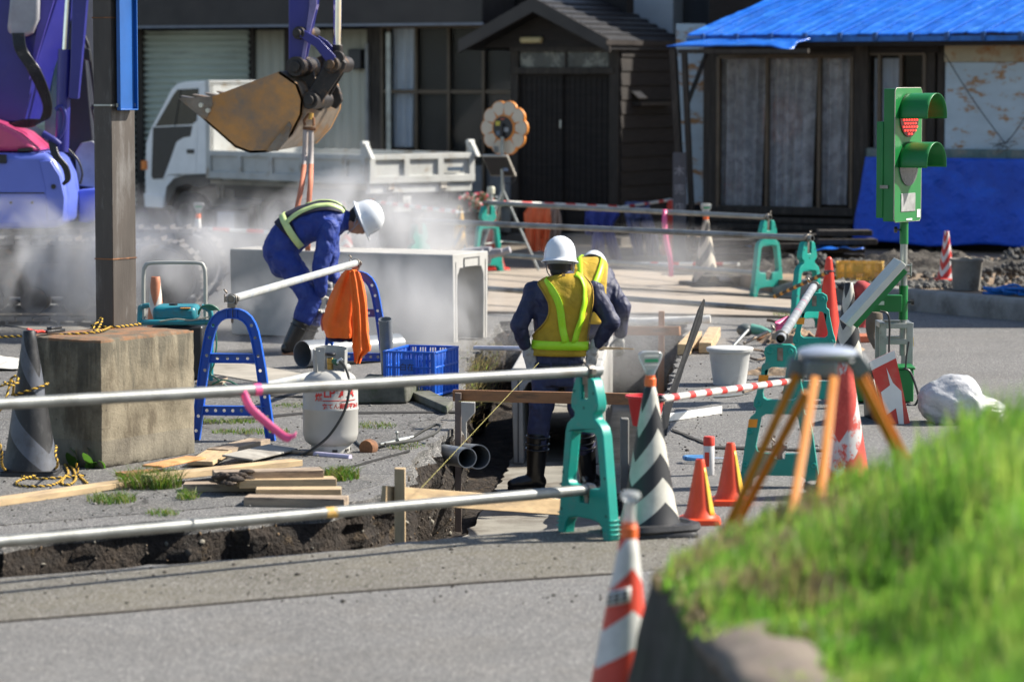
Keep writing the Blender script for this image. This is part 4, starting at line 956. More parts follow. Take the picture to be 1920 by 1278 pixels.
for k, (a, b, z) in enumerate((((1322,652), (1340,622), .05), ((1282,655), (1305,630), .05))):
    plank(G(*a, z), G(*b, z), .10, .085, M_wood, ['pale squared timber offcut behind the white bucket', 'pale timber offcut partly behind the leaning black board'][k], name='timber_offcut', cat='timber')
# ---------------------------------------------------------------- culverts
def culvert(label, corner, d, L=2.05, Wd=.66, Hc=.74, hole=False, wdir=1):
    """inverted U section; 'corner' = near right bottom corner, d = direction of the long axis leading away from the shown end"""
    d = V(d).normalized(); rz = atan2(d.y, d.x)-pi/2
    t = thing('concrete_culvert', label, 'culvert', corner, rz, 'precast concrete culverts')
    hw = Wd/2; th = .085
    o = mir([(hw-.012,Hc), (hw,Hc-.012), (hw-.02,0), (hw-th-.01,0), (hw-th,.42), (hw-th-.005,.55), (hw-th-.05,.615)])
    m = MB(); m.plate(o, 0, L, 0, Mx(((1,0,0,0), (0,0,1,0), (0,1,0,0), (0,0,0,1))))
    m.build('shell', [M_conc], t, bevel=.006, bseg=2)
    g = MB()
    for s_ in (-1, 1): g.box((s_*(hw-.055),-.0005,.34), (.012,.004,.66)); 
    g.build_split('groove_shade_strip', pm('groove_shade', (.12,.12,.115), .95) if 'groove_shade' not in bpy.data.materials else bpy.data.materials['groove_shade'], t)  # raised dark strips; the shade of the grooves is put into the colour
    r = MB(); r.plate([(-.13,.62), (.16,.62), (.16,.70), (-.13,.70)], .0, .006, 0, T((0,.0,0)) @ XZ); r.plate([(-.13,.625), (.11,.625), (.11,.685), (-.13,.685)], .006, .012, 1, XZ)
    r.build('keyway', [bpy.data.materials['groove_shade'], M_conc], t)
    if hole:
        h = MB()
        for y in (.32, 1.35): h.box((0.05,y,Hc+.0015), (.26,.42,.003))
        h.build_split('opening_shade', bpy.data.materials['groove_shade'], t)  # flat dark sheets; the shade inside the openings is only colour
        h = MB()
        for y in np.arange(.12, L, .13): h.box((hw-.004, y, Hc*.46), (.006,.022,.62))
        h.build('side_rib', M_conc, t, bevel=.003)
    return t
cR, cB = G(849,646), G(916,637.5); cL = G(432,629)
dl = dirv(cR, cL); cx = V((dl.y, -dl.x, 0))   # long axis runs left
perp = V((-dl.y, dl.x, 0)) if V((-dl.y, dl.x, 0)).y < 0 else V((dl.y, -dl.x, 0))
cen = cR-perp*.33
culvert('loose precast culvert lying on the pavement behind the blue trestles, open end to the right', (cen.x, cen.y, .012), dl, L=(cL-cR).length, Hc=.735)
q0 = V((AT(1043,700,23.9).x, 23.9, -DEP+.035)); q1 = V((AT(1085,640,29).x, 29, -DEP+.035)); dt = dirv(q0, q1)
culvert('precast culvert set in the trench in front of the standing worker', q0, dt, L=1.98, Wd=.68, Hc=.72, hole=True)
culvert('second precast culvert set in the trench, reaching under the rear worker', q0+dt*2.0, dt, L=1.9, Wd=.68, Hc=.72, hole=True)
M_ash = M_block
m = MB(); m.box((0,0,0), (.05,.09,.42)); o = m.build('concrete_post', pm('rough_grey', (.17,.165,.15), .9), bevel=.008); o.location = AT(1171,850,18.6); tag(o, 'short rough concrete post beside the big striped cone in the trench edge', 'concrete post')
# ---------------------------------------------------------------- houses
AL = R(30)
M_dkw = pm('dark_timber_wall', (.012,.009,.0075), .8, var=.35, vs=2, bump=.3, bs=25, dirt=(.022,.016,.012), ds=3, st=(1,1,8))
M_dkp = pm('dark_post', (.035,.029,.023), .85, var=.35, vs=3, bump=.4, bs=25, dirt=(.075,.062,.05), ds=4, da=(.5,.7), st=(6,6,.6))
M_crm = pm('cream_siding', (.50,.48,.38), .7, var=.08, vs=2, bump=.05, dirt=(.33,.30,.22), ds=2, da=(.55,.8), st=(4,4,.4))
M_shut = pm('shutter_green_grey', (.50,.56,.48), .55, var=.1, vs=2, bump=.04, dirt=(.22,.22,.18), ds=2, da=(.55,.75), st=(.4,1,3))
M_eave = pm('brown_fascia', (.026,.021,.019), .55, var=.3, vs=1.5, bump=.05)
M_roof = pm('dark_shingle', (.020,.020,.023), .5, var=.3, vs=3, bump=.3, bs=40)
M_glass = pm('dark_window_glass', (.012,.014,.014), .2, var=.2, bump=.015, bs=3, bd=.03)
M_alu = pm('bronze_frame', (.10,.075,.05), .5, .3, var=.2)
M_curt = pm('white_curtain', (.72,.80,.88), .8, var=.1, vs=3, bump=.15, bs=30)
M_lace = pm('grey_lace_curtain', (.62,.63,.66), .85, var=.3, vs=5, bump=.2, bs=60, dirt=(.42,.43,.45), ds=9, da=(.45,.6))
M_rustw = pm('rusty_blue_sheet', (.42,.53,.60), .7, var=.1, vs=2, bump=.08, dirt=(.34,.19,.08), ds=3.0, da=(.53,.60), st=(1,1,2.2))
M_rustc = pm('rusty_cream_sheet', (.42,.38,.27), .8, var=.15, vs=3, bump=.1, dirt=(.33,.15,.05), ds=3.2, da=(.5,.62))
M_tarp = pm('blue_tarpaulin', (.012,.13,.58), .30, var=.16, vs=2.2, bump=.55, bs=5, bd=.05, dirt=(.05,.24,.66), ds=3.5, da=(.5,.75))
M_tarp2 = pm('blue_tarpaulin_hung', (.008,.085,.62), .5, var=.25, vs=1.3, bump=.9, bs=2.6, bd=.12, dirt=(.012,.12,.70), ds=2.5, da=(.5,.7))
PH = Plane(1000, 43.2, AL); house = thing('wooden_house', 'dark timber house with gabled entrance porch, roller shutter and curtained windows', 'house', PH.O, -AL)
def HB(m, P, x0, y0, x1, y1, d, th, mi=0, zz=None):
    ym = (y0+y1)/2; a0 = P.L(x0, ym, d)[0]; a1 = P.L(x1, ym, d)[0]; xm = (x0+x1)/2
    z1 = P.L(xm, y0, d)[1]; z0 = P.L(xm, y1, d)[1]
    if zz: z0 = zz[0] if zz[0] is not None else z0; z1 = zz[1] if zz[1] is not None else z1
    m.box(((a0+a1)/2, d+th/2, (z0+z1)/2), (abs(a1-a0), th, z1-z0), mi); return a0, a1, z0, z1
def hpart(name, P, rect, d, th, mt, par, bevel=0, zz=None):
    m = MB(); HB(m, P, *rect, d, th, 0, zz); return m.build(name, mt, par, bevel=bevel)
D0 = 1.25
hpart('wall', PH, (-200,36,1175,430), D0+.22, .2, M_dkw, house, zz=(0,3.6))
hpart('upper_wall', PH, (1166,-120,1262,44), D0+1.2, .3, pm('pale_sheet', (.50,.53,.55), .6, var=.05, bump=.03), house, zz=(2.2,5.5))
m = MB(); HB(m, PH, -200, -30, 905, 36, D0-.75, .9, 0, (2.96,3.75)); m.build('fascia', M_eave, house, bevel=.02)
m = MB(); HB(m, PH, -200, 30, 905, 38, D0-.76, .03, 0, (2.93,2.965)); m.build('gutter_edge', pm('gutter_blue_grey', (.16,.18,.22), .4), house)
def corr(m, P, x0, x1, y0, y1, d, pit, amp, horiz=True, z0=0, z1=2.9, mi=0):
    a0 = P.L(x0, 200, d)[0]; a1 = P.L(x1, 200, d)[0]
    if horiz:
        n = int((z1-z0)/pit*8); m.grid(lambda u, v: V((a0+(a1-a0)*u, d-amp*abs(sin(pi*(v*(z1-z0)/pit))), z0+(z1-z0)*v)), 1, n, mi)
    else:
        vs = []; x = a0; prof = []
        while x < a1: prof += [(x,0), (x+pit*.86,0), (x+pit*.90,amp), (x+pit*.96,amp)]; x += pit
        m.add([V((p[0], d+p[1], z)) for z in (z0, z1) for p in prof], [(i, i+1, len(prof)+i+1, len(prof)+i) for i in range(len(prof)-1)], mi)
def corrpart(name, mt, *a, **k):
    m = MB(); corr(m, *a, **k); return m.build(name, mt, house, solid=.004, fixn=False)
corrpart('roller_shutter', M_shut, PH, 268, 470, 0, 0, D0+.02, .095, .055, z0=.3)
corrpart('roller_shutter', M_shut, PH, -60, 255, 0, 0, D0+.02, .095, .055, z0=.3, z1=2.55)
m = MB(); HB(m, PH, 255, 30, 268, 420, D0-.06, .1, 0, (0,2.95)); HB(m, PH, 470, 30, 476, 420, D0-.06, .1, 0, (0,2.95)); m.build_split('door_post', M_dkp, house)
m = MB(); HB(m, PH, -60, 25, 255, 84, D0-.03, .06, 0, (2.55,2.95)); m.build('shutter_box', pm('pale_box', (.50,.52,.52), .5), house)
corrpart('siding', M_crm, PH, 476, 533, 0, 0, D0-.0, .16, .008, horiz=False)
corrpart('siding', M_crm, PH, 556, 690, 0, 0, D0-.0, .16, .008, horiz=False)
hpart('trim', PH, (533,38,542,300), D0-.04, .08, M_dkp, house, zz=(0,2.95)); hpart('trim', PH, (542,42,555,300), D0-.02, .04, M_wood3, house, zz=(0,2.9))
hpart('meter_box', PH, (652,92,676,130), D0-.14, .14, M_blkp, house, .01)
hpart('dark_board', PH, (688,40,716,300), D0-.08, .1, M_dkp, house, zz=(.2,2.95))
hpart('downpipe', PH, (684,60,690,300), D0-.13, .05, pm('pale_pipe', (.25,.25,.24), .5), house, .01, zz=(.2,2.7))
# window band
w = thing('x', '', '', (0,0,0)); bpy.data.objects.remove(w)
def window(P, par, x0, x1, y0, y1, cols, rail, d, curtains=(), glass=M_glass, fr=M_alu, zb=.45, cm=M_curt):
    m = MB(); a0, a1, z0, z1 = HB(MB(), P, x0, y0, x1, y1, d, .05, 0, (zb,None)); zm = P.L((x0+x1)/2, rail, d)[1] if rail else None
    m.box(((a0+a1)/2, d, z1), (a1-a0, .06, .05)); m.box(((a0+a1)/2, d, z0), (a1-a0, .06, .07))
    xs = [P.L(c, 150, d)[0] for c in cols]
    for a in [a0]+xs+[a1]: m.box((a, d-.002, (z0+z1)/2), (.045, .064, z1-z0-.01))
    if zm: m.box(((a0+a1)/2, d+.004, zm), (a1-a0, .05, .055))
    fo = m.build('window', fr, par, bevel=.004, bseg=1)
    g = MB(); g.box(((a0+a1)/2, d+.02, (z0+z1)/2), (a1-a0-.01, .006, z1-z0)); g.build('pane', glass, fo)
    for c0, c1, cy0, cy1 in curtains:
        b0, b1 = P.L(c0, 150, d+.10)[0], P.L(c1, 150, d+.10)[0]; zt = P.L(c0, cy0, d)[1]; zo = P.L(c0, cy1, d)[1]
        g = MB(); N = 60; k = (b1-b0)/.075
        g.grid(lambda u, v: V((b0+(b1-b0)*(u*(1-.10*(1-v)))+.0, d+.10+.038*sin(u*k*.55*2*pi+2*NZ.noise(V((u*6, 0, c0*.1))))+.014*NZ.noise(V((u*9, v*3, 1))), zo+(zt-zo)*v)), N, 10)
        g.build('curtain', cm, fo, fixn=False)
    return fo
M_gl2 = pm('clear_window_glass', (.01,.01,.01), .05, var=.02, bump=.01, bs=3, alpha=.14)
window(PH, house, 718, 964, 50, 290, (731, 782, 843, 908), 172, D0-.06, ((736,780,52,276),), glass=M_gl2)
m = MB(); HB(m, PH, 782, 40, 964, 300, D0+.0, .02, 0, (.45,2.9)); m.build('screen', pm('insect_screen', (.012,.015,.016), .5, var=.3, vs=2), house)
m = MB(); HB(m, PH, 724, 50, 732, 290, D0-.10, .03, 0, (.45,2.85)); m.build('silver_rail', M_galv, house)
corrpart('base_siding', pm('pale_base', (.36,.37,.37), .7, var=.1), PH, 860, 962, 0, 0, D0-.02, .25, .006, horiz=False, z0=.05, z1=.98)
# porch
for r, d in (((957,95,971,420), 0), ((1141,95,1159,420), 0)): hpart('porch_post', PH, r, d, .12, M_dkp, house, .006, zz=(.02,2.62))
hpart('lintel', PH, (957,126,1150,139), -.02, .14, M_dkp, house, .006); hpart('head_beam', PH, (955,88,1160,97), -.03, .15, M_dkp, house, .006)
f = hpart('transom', PH, (971,97,1141,126), .05, .02, pm('dusty_glass', (.05,.052,.048), .25, var=.6, vs=3, dirt=(.20,.20,.17), ds=3, da=(.5,.56)), house)
hpart('transom_bar', PH, (1058,97,1062,126), .03, .03, M_dkp, house)
for r in ((972,139,1056,418), (1052,139,1141,418)):
    dd = .07 if r[0] < 1000 else .11
    f = hpart('sliding_door', PH, r, dd, .03, M_dkw, house, .004, zz=(.12,None))
    m = MB()
    for k in range(9):
        x = r[0]+4+k*(r[2]-r[0]-8)/8; HB(m, PH, x-1, 145, x+1, 400, dd-.012, .012, 0, (.5,None))
    m.build('lattice', M_dkw, f)
hpart('door_handle', PH, (1049,225,1052,240), .055, .015, M_galv, house)
hpart('step', PH, (950,405,1165,430), -.5, .6, pm('step_dark', (.10,.09,.08), .9), house, zz=(0,.12))
hpart('porch_lamp', PH, (973,69,1014,81), -.1, .10, pm('lamp_tube_cream', (.45,.38,.20), .4), house, .03)
ax = PH.L(1003, 0, -.4)[0]; zr = PH.L(1003, -4, -.4)[1]; aw = PH.L(1143, 80, -.4)[0]-ax; ze = PH.L(1143, 74, -.4)[1]
m = MB(); dl_ = zr-ze; sl_ = atan2(dl_, aw)
for s_ in (-1, 1):
    m.plate([(0,zr), (s_*aw,ze), (s_*aw,ze-.13), (0,zr-.13)] if s_ > 0 else [(0,zr), (0,zr-.13), (-aw,ze-.13), (-aw,ze)], -1.75, .42, 0, Mx.Translation((ax,0,0)) @ XZ)
m.build('porch_roof', M_roof, house)
m = MB()
for s_ in (-1, 1):
    m.plate([(0,zr+.01), (s_*(aw+.03),ze+.0), (s_*(aw+.03),ze-.17), (0,zr-.19)] if s_ > 0 else [(0,zr+.01), (0,zr-.19), (-aw-.03,ze-.17), (-aw-.03,ze)], .42, .46, 0, Mx.Translation((ax,0,0)) @ XZ)
m.build('barge_board', M_eave, house, bevel=.004)
m = MB()
for k in range(1, 8):
    f = k/8; x = aw*f; z = zr-dl_*f+.012; m.box((ax+x, .665, z), (.05, 2.15, .018), Rt=rmx(ry=sl_))
m.build('shingle_course', M_roof, house); 
m = MB(); m.box((ax+aw+.01, .6, ze-.04), (.05, 2.3, .06)); m.build('porch_gutter', M_eave, house)
m = MB(); m.plate([(-aw*.93,ze-.1), (0,zr-.16), (aw*.93,ze-.1)], -.02, .03, 0, Mx.Translation((ax,0,0)) @ XZ); m.build('gable_board', M_dkw, house)
xs = PH.L(1157, 200, 0)[0]
m = MB(); m.box((xs, .9, 1.35), (.06, 1.75, 2.7))
for k in range(14): m.box((xs+.035, .9, .1+k*.19), (.03, 1.74, .17), Rt=rmx(ry=R(-6)))
m.build('side_boards', M_dkw, house)
m = MB(); m.box((xs+.10,.85,1.86), (.16,1.0,.05)); m.build('side_shelf', M_dkp, house)
m = MB(); m.box((xs+.10,.45,1.98), (.14,.24,.012), Rt=rmx(ry=R(40))); m.build('sunlit_piece', pm('sunlit_cream', (.42,.36,.28), .6), house)  # sunlit spot on the side wall, its light put into a cream piece
# flowers
def foliage(name, c, r, n, cols, ls, seed, lab, pot=None, cat='flowers'):
    rn = random.Random(seed); t = thing(name, lab, cat, c); m = MB()
    for _ in range(n):
        d = V((rn.gauss(0,1), rn.gauss(0,1), rn.gauss(0,1))).normalized()*rn.random()**.4; p = V((d.x*r[0], d.y*r[1], r[2]+d.z*r[2]))
        a = V((rn.gauss(0,1), rn.gauss(0,1), rn.gauss(0,1))).normalized(); b = a.orthogonal().normalized(); s = ls*rn.uniform(.6,1.3)
        m.add([p-a*s, p+b*s*.5, p+a*s, p-b*s*.5], [(0,1,2,3)], rn.choices(range(len(cols)), [c_[1] for c_ in cols])[0])
    m.build('leaves_and_petals', [c_[0] for c_ in cols], t, smooth=0, weld=False, fixn=False)
    if pot: m = MB(); m.box((0,0,-.09), (r[0]*2,.22,.18)); m.build('planter', pot, t, bevel=.01)
    return t
M_lf = pm('leaf_dark', (.035,.09,.025), .6, var=.3); M_lf2 = pm('leaf_bright', (.13,.26,.03), .55, var=.3, bump=.05); M_fr = pm('petal_red', (.55,.02,.05), .6); M_fw = pm('petal_white', (.7,.7,.68), .6)
fp = AT(898, 398, 41.2); foliage('flower_planter', fp, (.28,.15,.13), 500, [(M_lf,5), (M_fr,3), (M_fw,.6)], .03, 3, 'planter of red flowers under the truck tail', M_dkp)
fp = AT(893, 392, 40.9)
# ------------- house under blue tarpaulin
PT = Plane(1600, 38.3, AL); th = thing('tarpaulin_house', 'old timber house covered with bright blue tarpaulin and lace curtained glass doors', 'house', PT.O, -AL)
aL = PT.L(1288, 60, -.5)[0]; aR = PT.L(2060, 60, -.5)[0]; zE = PT.L(1600, 66, -.5)[1]; rise = .215
m = MB(); DR = 5.2
def rf(u, v):
    x = aL+(aR-aL)*u; y = -.5+DR*v; s_ = (x-aL)/.45; q = abs((s_ % 1)-.5)
    return V((x, y, zE+rise*(y+.5)+.016*max(0, (q-.44)/.06)+.020*NZ.noise(V((x*1.7, y*1.1, 0)))+.010*NZ.noise(V((x*6+y*2, y*3, 4)))+.005*NZ.noise(V((x*15, y*9, 4)))))
m.grid(rf, 330, 60); m.build('roof_tarpaulin', M_tarp, th, solid=.012, smooth=30, fixn=False)
m = MB()
k = 0; x = aL+.225
while x < aR: m.cyl((x,-.5,zE+.03), (x,4.6,zE+rise*5.1+.03), .007, n=6); x += .45
m.build_split('seam_roll', M_tarp, th)
m = MB(); x = aL+.225
while x < aR: m.box((x,-.525,zE-.02), (.05,.04,.09)); x += .45
m.build_split('tarpaulin_clip', pm('clip_blue_dark', (.01,.06,.20), .5), th)
m = MB(); m.box(((aL+aR)/2,-.50,zE-.045), (aR-aL,.03,.06)); m.build('eave_edge', pm('eave_blue', (.01,.13,.45), .45, var=.3), th)
m = MB(); m.box(((aL+aR)/2,-.2,zE-.10), (aR-aL-.1,.5,.05)); m.build('soffit', M_dkw, th)
fl = [PT.L(x, y, -1.0) for x, y in ((1247,84), (1288,70), (1486,70), (1462,92), (1440,86), (1300,84))]
m = MB()
def flp(u, v):
    a = PT.L(1250+u*225, 84, -1.0)[0]; z = PT.L(1360, 86, -1.0)[1]+.045*v*2.0+.01*NZ.noise(V((u*8, v*3, 2)))-(.06*max(0, u-.86)/.14 if v < .3 else 0)
    return V((a+(.28*v if u < .5 else .10*v), -1.0+v*.55, z))
m.grid(flp, 40, 8); m.build('lower_flap', M_tarp, th, solid=.015, fixn=False)
m = MB(); a0_, z0_ = PT.L(1265, 92, -1.0); m.box((a0_+.9, -.99, z0_-.03), (1.7,.05,.05)); m.build('flap_batten', M_dkp, th)
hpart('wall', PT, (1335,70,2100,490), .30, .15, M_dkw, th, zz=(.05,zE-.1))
for r, mt, d in (((1600,72,1626,475), M_dkp, -.05), ((1318,80,1345,420), M_dkp, .0), ((1736,72,1752,300), M_dkp, .0), ((1757,72,1771,300), M_dkp, .02)):
    hpart('post', PT, r, d, .10, mt, th, .006, zz=(.1, zE-.12))
for (xa, ya, xb, yb), w_ in (((1262,92,1282,400), .075), ((1283,96,1300,420), .06)):
    a = PT.L(xa, ya, -1.0); b = PT.L(xb, yb, -.9); m = MB(); m.bar((a[0],-1.0,a[1]), (b[0],-.9,b[1]-.3), w_, w_, 0, (0,1,0)); m.build('leaning_post', M_dkp, th, bevel=.004)
a = PT.L(1288,150,-.9); b = PT.L(1318,100,-.5); m = MB(); m.bar((a[0],-.9,a[1]-.3), (b[0],-.4,b[1]), .04, .04, 0, (0,1,0)); m.build('brace', M_dkp, th)
hpart('head_beam', PT, (1340,76,1760,100), -.02, .1, M_dkw, th); hpart('head_beam', PT, (1345,98,1602,108), -.03, .1, M_dkp, th)
window(PT, th, 1348, 1598, 106, 388, (1440, 1538), None, .0, ((1352,1436,108,385), (1444,1534,108,388), (1544,1596,108,384)), glass=M_gl2, cm=M_lace, zb=.62)
window(PT, th, 1627, 1734, 100, 284, (1650, 1690), None, .02, ((1640,1690,110,280),), glass=M_gl2, cm=M_curt, zb=1.28)
hpart('sill_beam', PT, (1345,388,1600,402), -.06, .14, M_dkp, th)
for k in range(5): hpart('sill_board', PT, (1320+k*7,408+k*13,1600-k*9,418+k*13), -.10-.09*k, .10, M_dkp, th, .004)
hpart('sheet_panel', PT, (1772,117,2060,284), .0, .03, M_rustw, th); hpart('sheet_panel', PT, (1771,66,2060,116), -.012, .03, M_rustc, th)
hpart('cross_beam', PT, (1622,280,2060,302), -.05, .08, pm('green_grey_beam', (.09,.16,.17), .7, var=.3, dirt=(.2,.22,.2), ds=4), th)
m = MB()
def hang(u, v):
    x0 = PT.L(1600+22*v, 445, -.12)[0]; x1 = PT.L(2060, 445, -.12)[0]; a = x0+(x1-x0)*u; zt = PT.L(1760, 296, -.12)[1]; zb = PT.L(1760, 458, -.12)[1]+.02*sin(u*14)
    return V((a, -.12-.05*(1-v)-.035*NZ.noise(V((a*1.6, v*1.8, 3)))-.02*NZ.noise(V((a*4+v*3, v*3, 9))), zb+(zt-zb)*v))
m.grid(hang, 90, 30); m.build('hung_tarpaulin', M_tarp2, th, solid=.008, fixn=False)
m = MB()
for a_, b_ in (((1768,97), (1885,270)), ((1885,270), (1925,215))):
    p, q = PT.L(*a_, -.10), PT.L(*b_, -.10); m.tube(spl([(p[0],-.10,p[1]), ((p[0]+q[0])/2,-.12,(p[1]+q[1])/2-.03), (q[0],-.10,q[1])], 6), .006, 6)
rn = random.Random(4)
for _ in range(16):
    p = PT.L(1885+rn.gauss(0,9), 270+rn.gauss(0,7), -.10); q = PT.L(1880+rn.gauss(0,20), 278+rn.gauss(0,9), -.10); m.tube([(p[0],-.10,p[1]), (q[0],-.14,q[1])], .003, 5)
m.build('loose_cable', M_blkp, th)
# rusty pale blue board at the left corner of the tarpaulin house
m = MB(); p = AT(1268,32,40.2); q = AT(1322,300,40.2); m.box(((p.x+q.x)/2, 40.2, 1.75), (q.x-p.x, .03, (p.z-1.0)*1.15)); tag(m.build('metal_sheet', M_rustw, org=None), 'rusty pale blue metal sheet standing between the two houses', 'metal sheet')
m = MB(); p = AT(1295,20,40.3)
sb = MB(); p = AT(1275,385,37.9); sb.box((0,0,.55), (.16,.03,1.35)); o = sb.build('sign_board', pm('dark_sign', (.09,.09,.10), .8), None); o.location = (p.x, 38.0, .1); o.rotation_euler=(0,0,-.3)
tag(o, 'old dark board with faint white characters leaning by the entrance', 'sign'); 
for k, ch in enumerate('木売店'): text_obj(ch, .13, pm('faint_white', (.30,.30,.32), .8) if 'faint_white' not in bpy.data.materials else bpy.data.materials['faint_white'], o, T((0,-.0165,1.0-k*.22), rx=pi/2), 'lettering')
# dark mass added to shade the porch side wall; wall behind the gaps
m = MB(); m.box((7.0,47.5,3.3), (8.6,7,6.6)); tag(m.build('shading_house_mass', M_dkw), 'tall dark mass added behind the blue roofed house to shade the porch', 'house')
m = MB(); m.box((0,52,3), (60,.3,6)); tag(m.build('background_wall', pm('far_wall', (.03,.03,.032), .9)), 'dark wall seen in the gap between the two houses', 'wall')
# clutter before the tarpaulin house
crate('storage_crate', 'yellow plastic crate on the raised pavement behind the barricades', G(1568,527,KZ-.03), R(-8), .46, .30, .19, pm('crate_yellow', (.62,.38,.06), .5, var=.15, dirt=(.4,.25,.08), ds=8), rows=2)
def bucket(name, label, loc, rt, rb, h, mt, handle=True, lid=False, cat='bucket'):
    t = thing(name, label, cat, loc); m = MB()
    pr = [(0,.0), (rb,.0), (rb+(rt-rb)*.9,h*.9), (rt,h*.92), (rt+.012,h*.93), (rt+.012,h), (rt-.004,h), (rb-.006,.01), (0,.008)]
    m.lathe(pr, 36); m.build('shell', mt, t, smooth=45)
    if lid: m = MB(); m.lathe([(rt-.01,h-.01), (rt+.016,h-.012), (rt+.02,h+.006), (rt+.012,h+.014), (rt-.03,h+.016), (0,h+.010)], 36); m.build('lid', mt, t, smooth=45)
    if handle: m = MB(); m.tube(spl([(-rt-.012,0,h*.9), (-rt*.9,-rt*.6,h*.75), (0,-rt*1.25,h*.55), (rt*.9,-rt*.6,h*.75), (rt+.012,0,h*.9)] if handle == 1 else [(-rt-.012,0,h*.9), (-rt*1.1,-.02,h*.7), (-rt*.8,-.05,h*.85), (-rt*.2,-.03,h*1.06), (rt*.3,0,h*1.0)], 6), .004, 6); m.build('handle', M_steel, t)
    return t
g = G(1812,543,KZ-.03); bucket('bucket', 'dirty grey bucket beside the small chevron cone on the raised pavement', g, .155, .13, .30, pm('grey_bucket', (.22,.21,.19), .7, var=.2, dirt=(.12,.1,.08), ds=5), handle=2)
bucket('bucket', 'white lidded plastic bucket standing right of the black leaning board', G(1368,720), .152, .118, .255, pm('white_bucket', (.56,.56,.54), .5, var=.08, dirt=(.33,.3,.27), ds=4, da=(.58,.75)), handle=0, lid=True)
g = AT(1211,797,17.9); bucket('bucket', 'red bucket behind the big striped cone at the trench edge', (g.x, g.y, g.z), .105, .075, .17, pm('red_bucket', (.60,.03,.035), .4), handle=0)
# blue rope heap on the kerb
m = MB(); rn = random.Random(8); g = G(1895,552,KZ-.02)
m.tube(spl([g+V((rn.gauss(0,.11), rn.gauss(0,.06), abs(rn.gauss(.03,.02)))) for _ in range(30)], 5), .012, 6); tag(m.build('rope_heap', pm('cord_blue', (.01,.16,.55), .6, bump=.3, bs=200)), 'tangled bright blue cord lying on the kerb edge', 'cord')
# clothes on the bars
cloth = lambda n, lab, cat, parts, Y, mt, **k: [cloth_px(*( 'garment' if i == 0 else 'sleeve', r, Y+.02*i, mt, tt), **k) for tt in [thing(n, lab, cat)] for i, r in enumerate(parts)]
cloth('hung_jacket', 'orange rain jacket hung on the bar behind the flower lamp tripod', 'jacket', [[(388,990,1030), (400,982,1032), (430,984,1030), (470,990,1024)], [(390,1012,1032), (420,1012,1034), (448,1010,1030)]], 37.7, pm('faded_orange_cloth', (.62,.14,.05), .75, var=.2, bump=.3, bs=20), amp=.03, dep=.08)
cloth('hung_jacket', 'tan work jacket hung beside the orange one on the far bar', 'jacket', [[(390,1032,1048), (405,1024,1052), (425,1022,1054), (458,1030,1048)]], 38.1, pm('tan_cloth', (.32,.24,.19), .85, var=.2, bump=.3, bs=20), amp=.03, dep=.07)
M_dnm = pm('work_blue_cloth', (.035,.055,.28), .8, var=.25, vs=6, bump=.3, bs=20)
cloth('hung_overall', 'blue overalls hung on the far bar left of the faded trousers', 'overalls', [[(390,1104,1156), (402,1098,1162), (418,1102,1152), (430,1108,1150)], [(428,1110,1130), (455,1110,1134), (490,1108,1130)], [(428,1130,1150), (455,1136,1158), (487,1146,1166)], [(396,1097,1106), (425,1096,1108), (440,1098,1110)]], 38.8, M_dnm, amp=.03, dep=.07)
cloth('hung_trousers', 'faded blue grey work trousers hung next to the pink tape', 'trousers', [[(378,1172,1216), (395,1170,1220), (408,1172,1222)], [(405,1172,1196), (440,1180,1204), (486,1192,1210)], [(405,1198,1222), (440,1206,1232), (482,1214,1240)]], 39.6, pm('faded_blue_cloth', (.10,.12,.26), .85, var=.25, bump=.3, bs=20), amp=.03, dep=.07)
# ---------------------------------------------------------------- truck
TA = R(48); PK = Plane(687, 39.2, TA); tk = thing('dump_truck', 'small white dump truck with a rusty stained tipper body parked before the shutter', 'truck', PK.O, -TA)
M_tw = pm('truck_white', (.78,.80,.80), .35, var=.05, bump=.01, coat=.3); M_tb = pm('truck_bed_white', (.46,.465,.44), .6, var=.12, vs=3, bump=.1, bs=30, dirt=(.26,.19,.11), ds=3.5, da=(.55,.68))
M_tire = pm('tyre', (.02,.02,.02), .85, var=.3, bump=.3, bs=60)
def K(px, py): a, z = PK.L(px, py, 0); return (a, z)
TWd = 1.72
def kplate(name, pts, y0, y1, mt, par, bevel=0, holes=()):
    m = MB(); m.plate([K(*p) for p in pts], -y1, -y0, 0, XZ, holes=[[K(*p) for p in h] for h in holes]); return m.build(name, mt, par, bevel=bevel, bseg=3)
cabp = [(391,151), (345,154), (332,157), (321,168), (283,240), (274,268), (272,330), (273,384), (306,388), (312,350), (325,335), (345,328), (388,326)]
kplate('cab', cabp, 0, TWd, M_tw, tk, .04)
dr = thing('cab_door', '', '', (0,0,0)); bpy.data.objects.remove(dr)
df = kplate('cab_door', [(372,160), (331,163), (323,176), (287,248), (285,336), (306,339), (318,326), (368,323), (370,250)], -.008, .0, M_tw, tk, .012)
kplate('window', [(373,166), (334,168), (326,178), (292,237), (362,233), (370,226)], -.014, -.006, M_glass, df, .006)
m = MB(); p, q = K(341,168), K(330,236); m.bar((p[0],-.012,p[1]), (q[0],-.012,q[1]), .012, .02, 0, (0,1,0)); m.build('quarter_bar', M_blkp, df)
kplate('dark_panel', [(362,236), (288,239), (285,330), (288,336), (307,335), (320,300), (332,266), (345,258), (358,256)], -.013, -.006, M_blkp, df, .008)
kplate('door_handle', [(352,280), (365,280), (365,288), (352,288)], -.02, -.006, M_blkp, df, .003)
kplate('side_lamp', [(268,301), (276,301), (276,318), (268,318)], -.03, .06, pm('amber_lens', (.75,.20,.02), .3), tk, .004)
kplate('bumper', [(270,362), (308,366), (306,390), (272,388)], -.015, TWd+.015, M_tw, tk, .02)
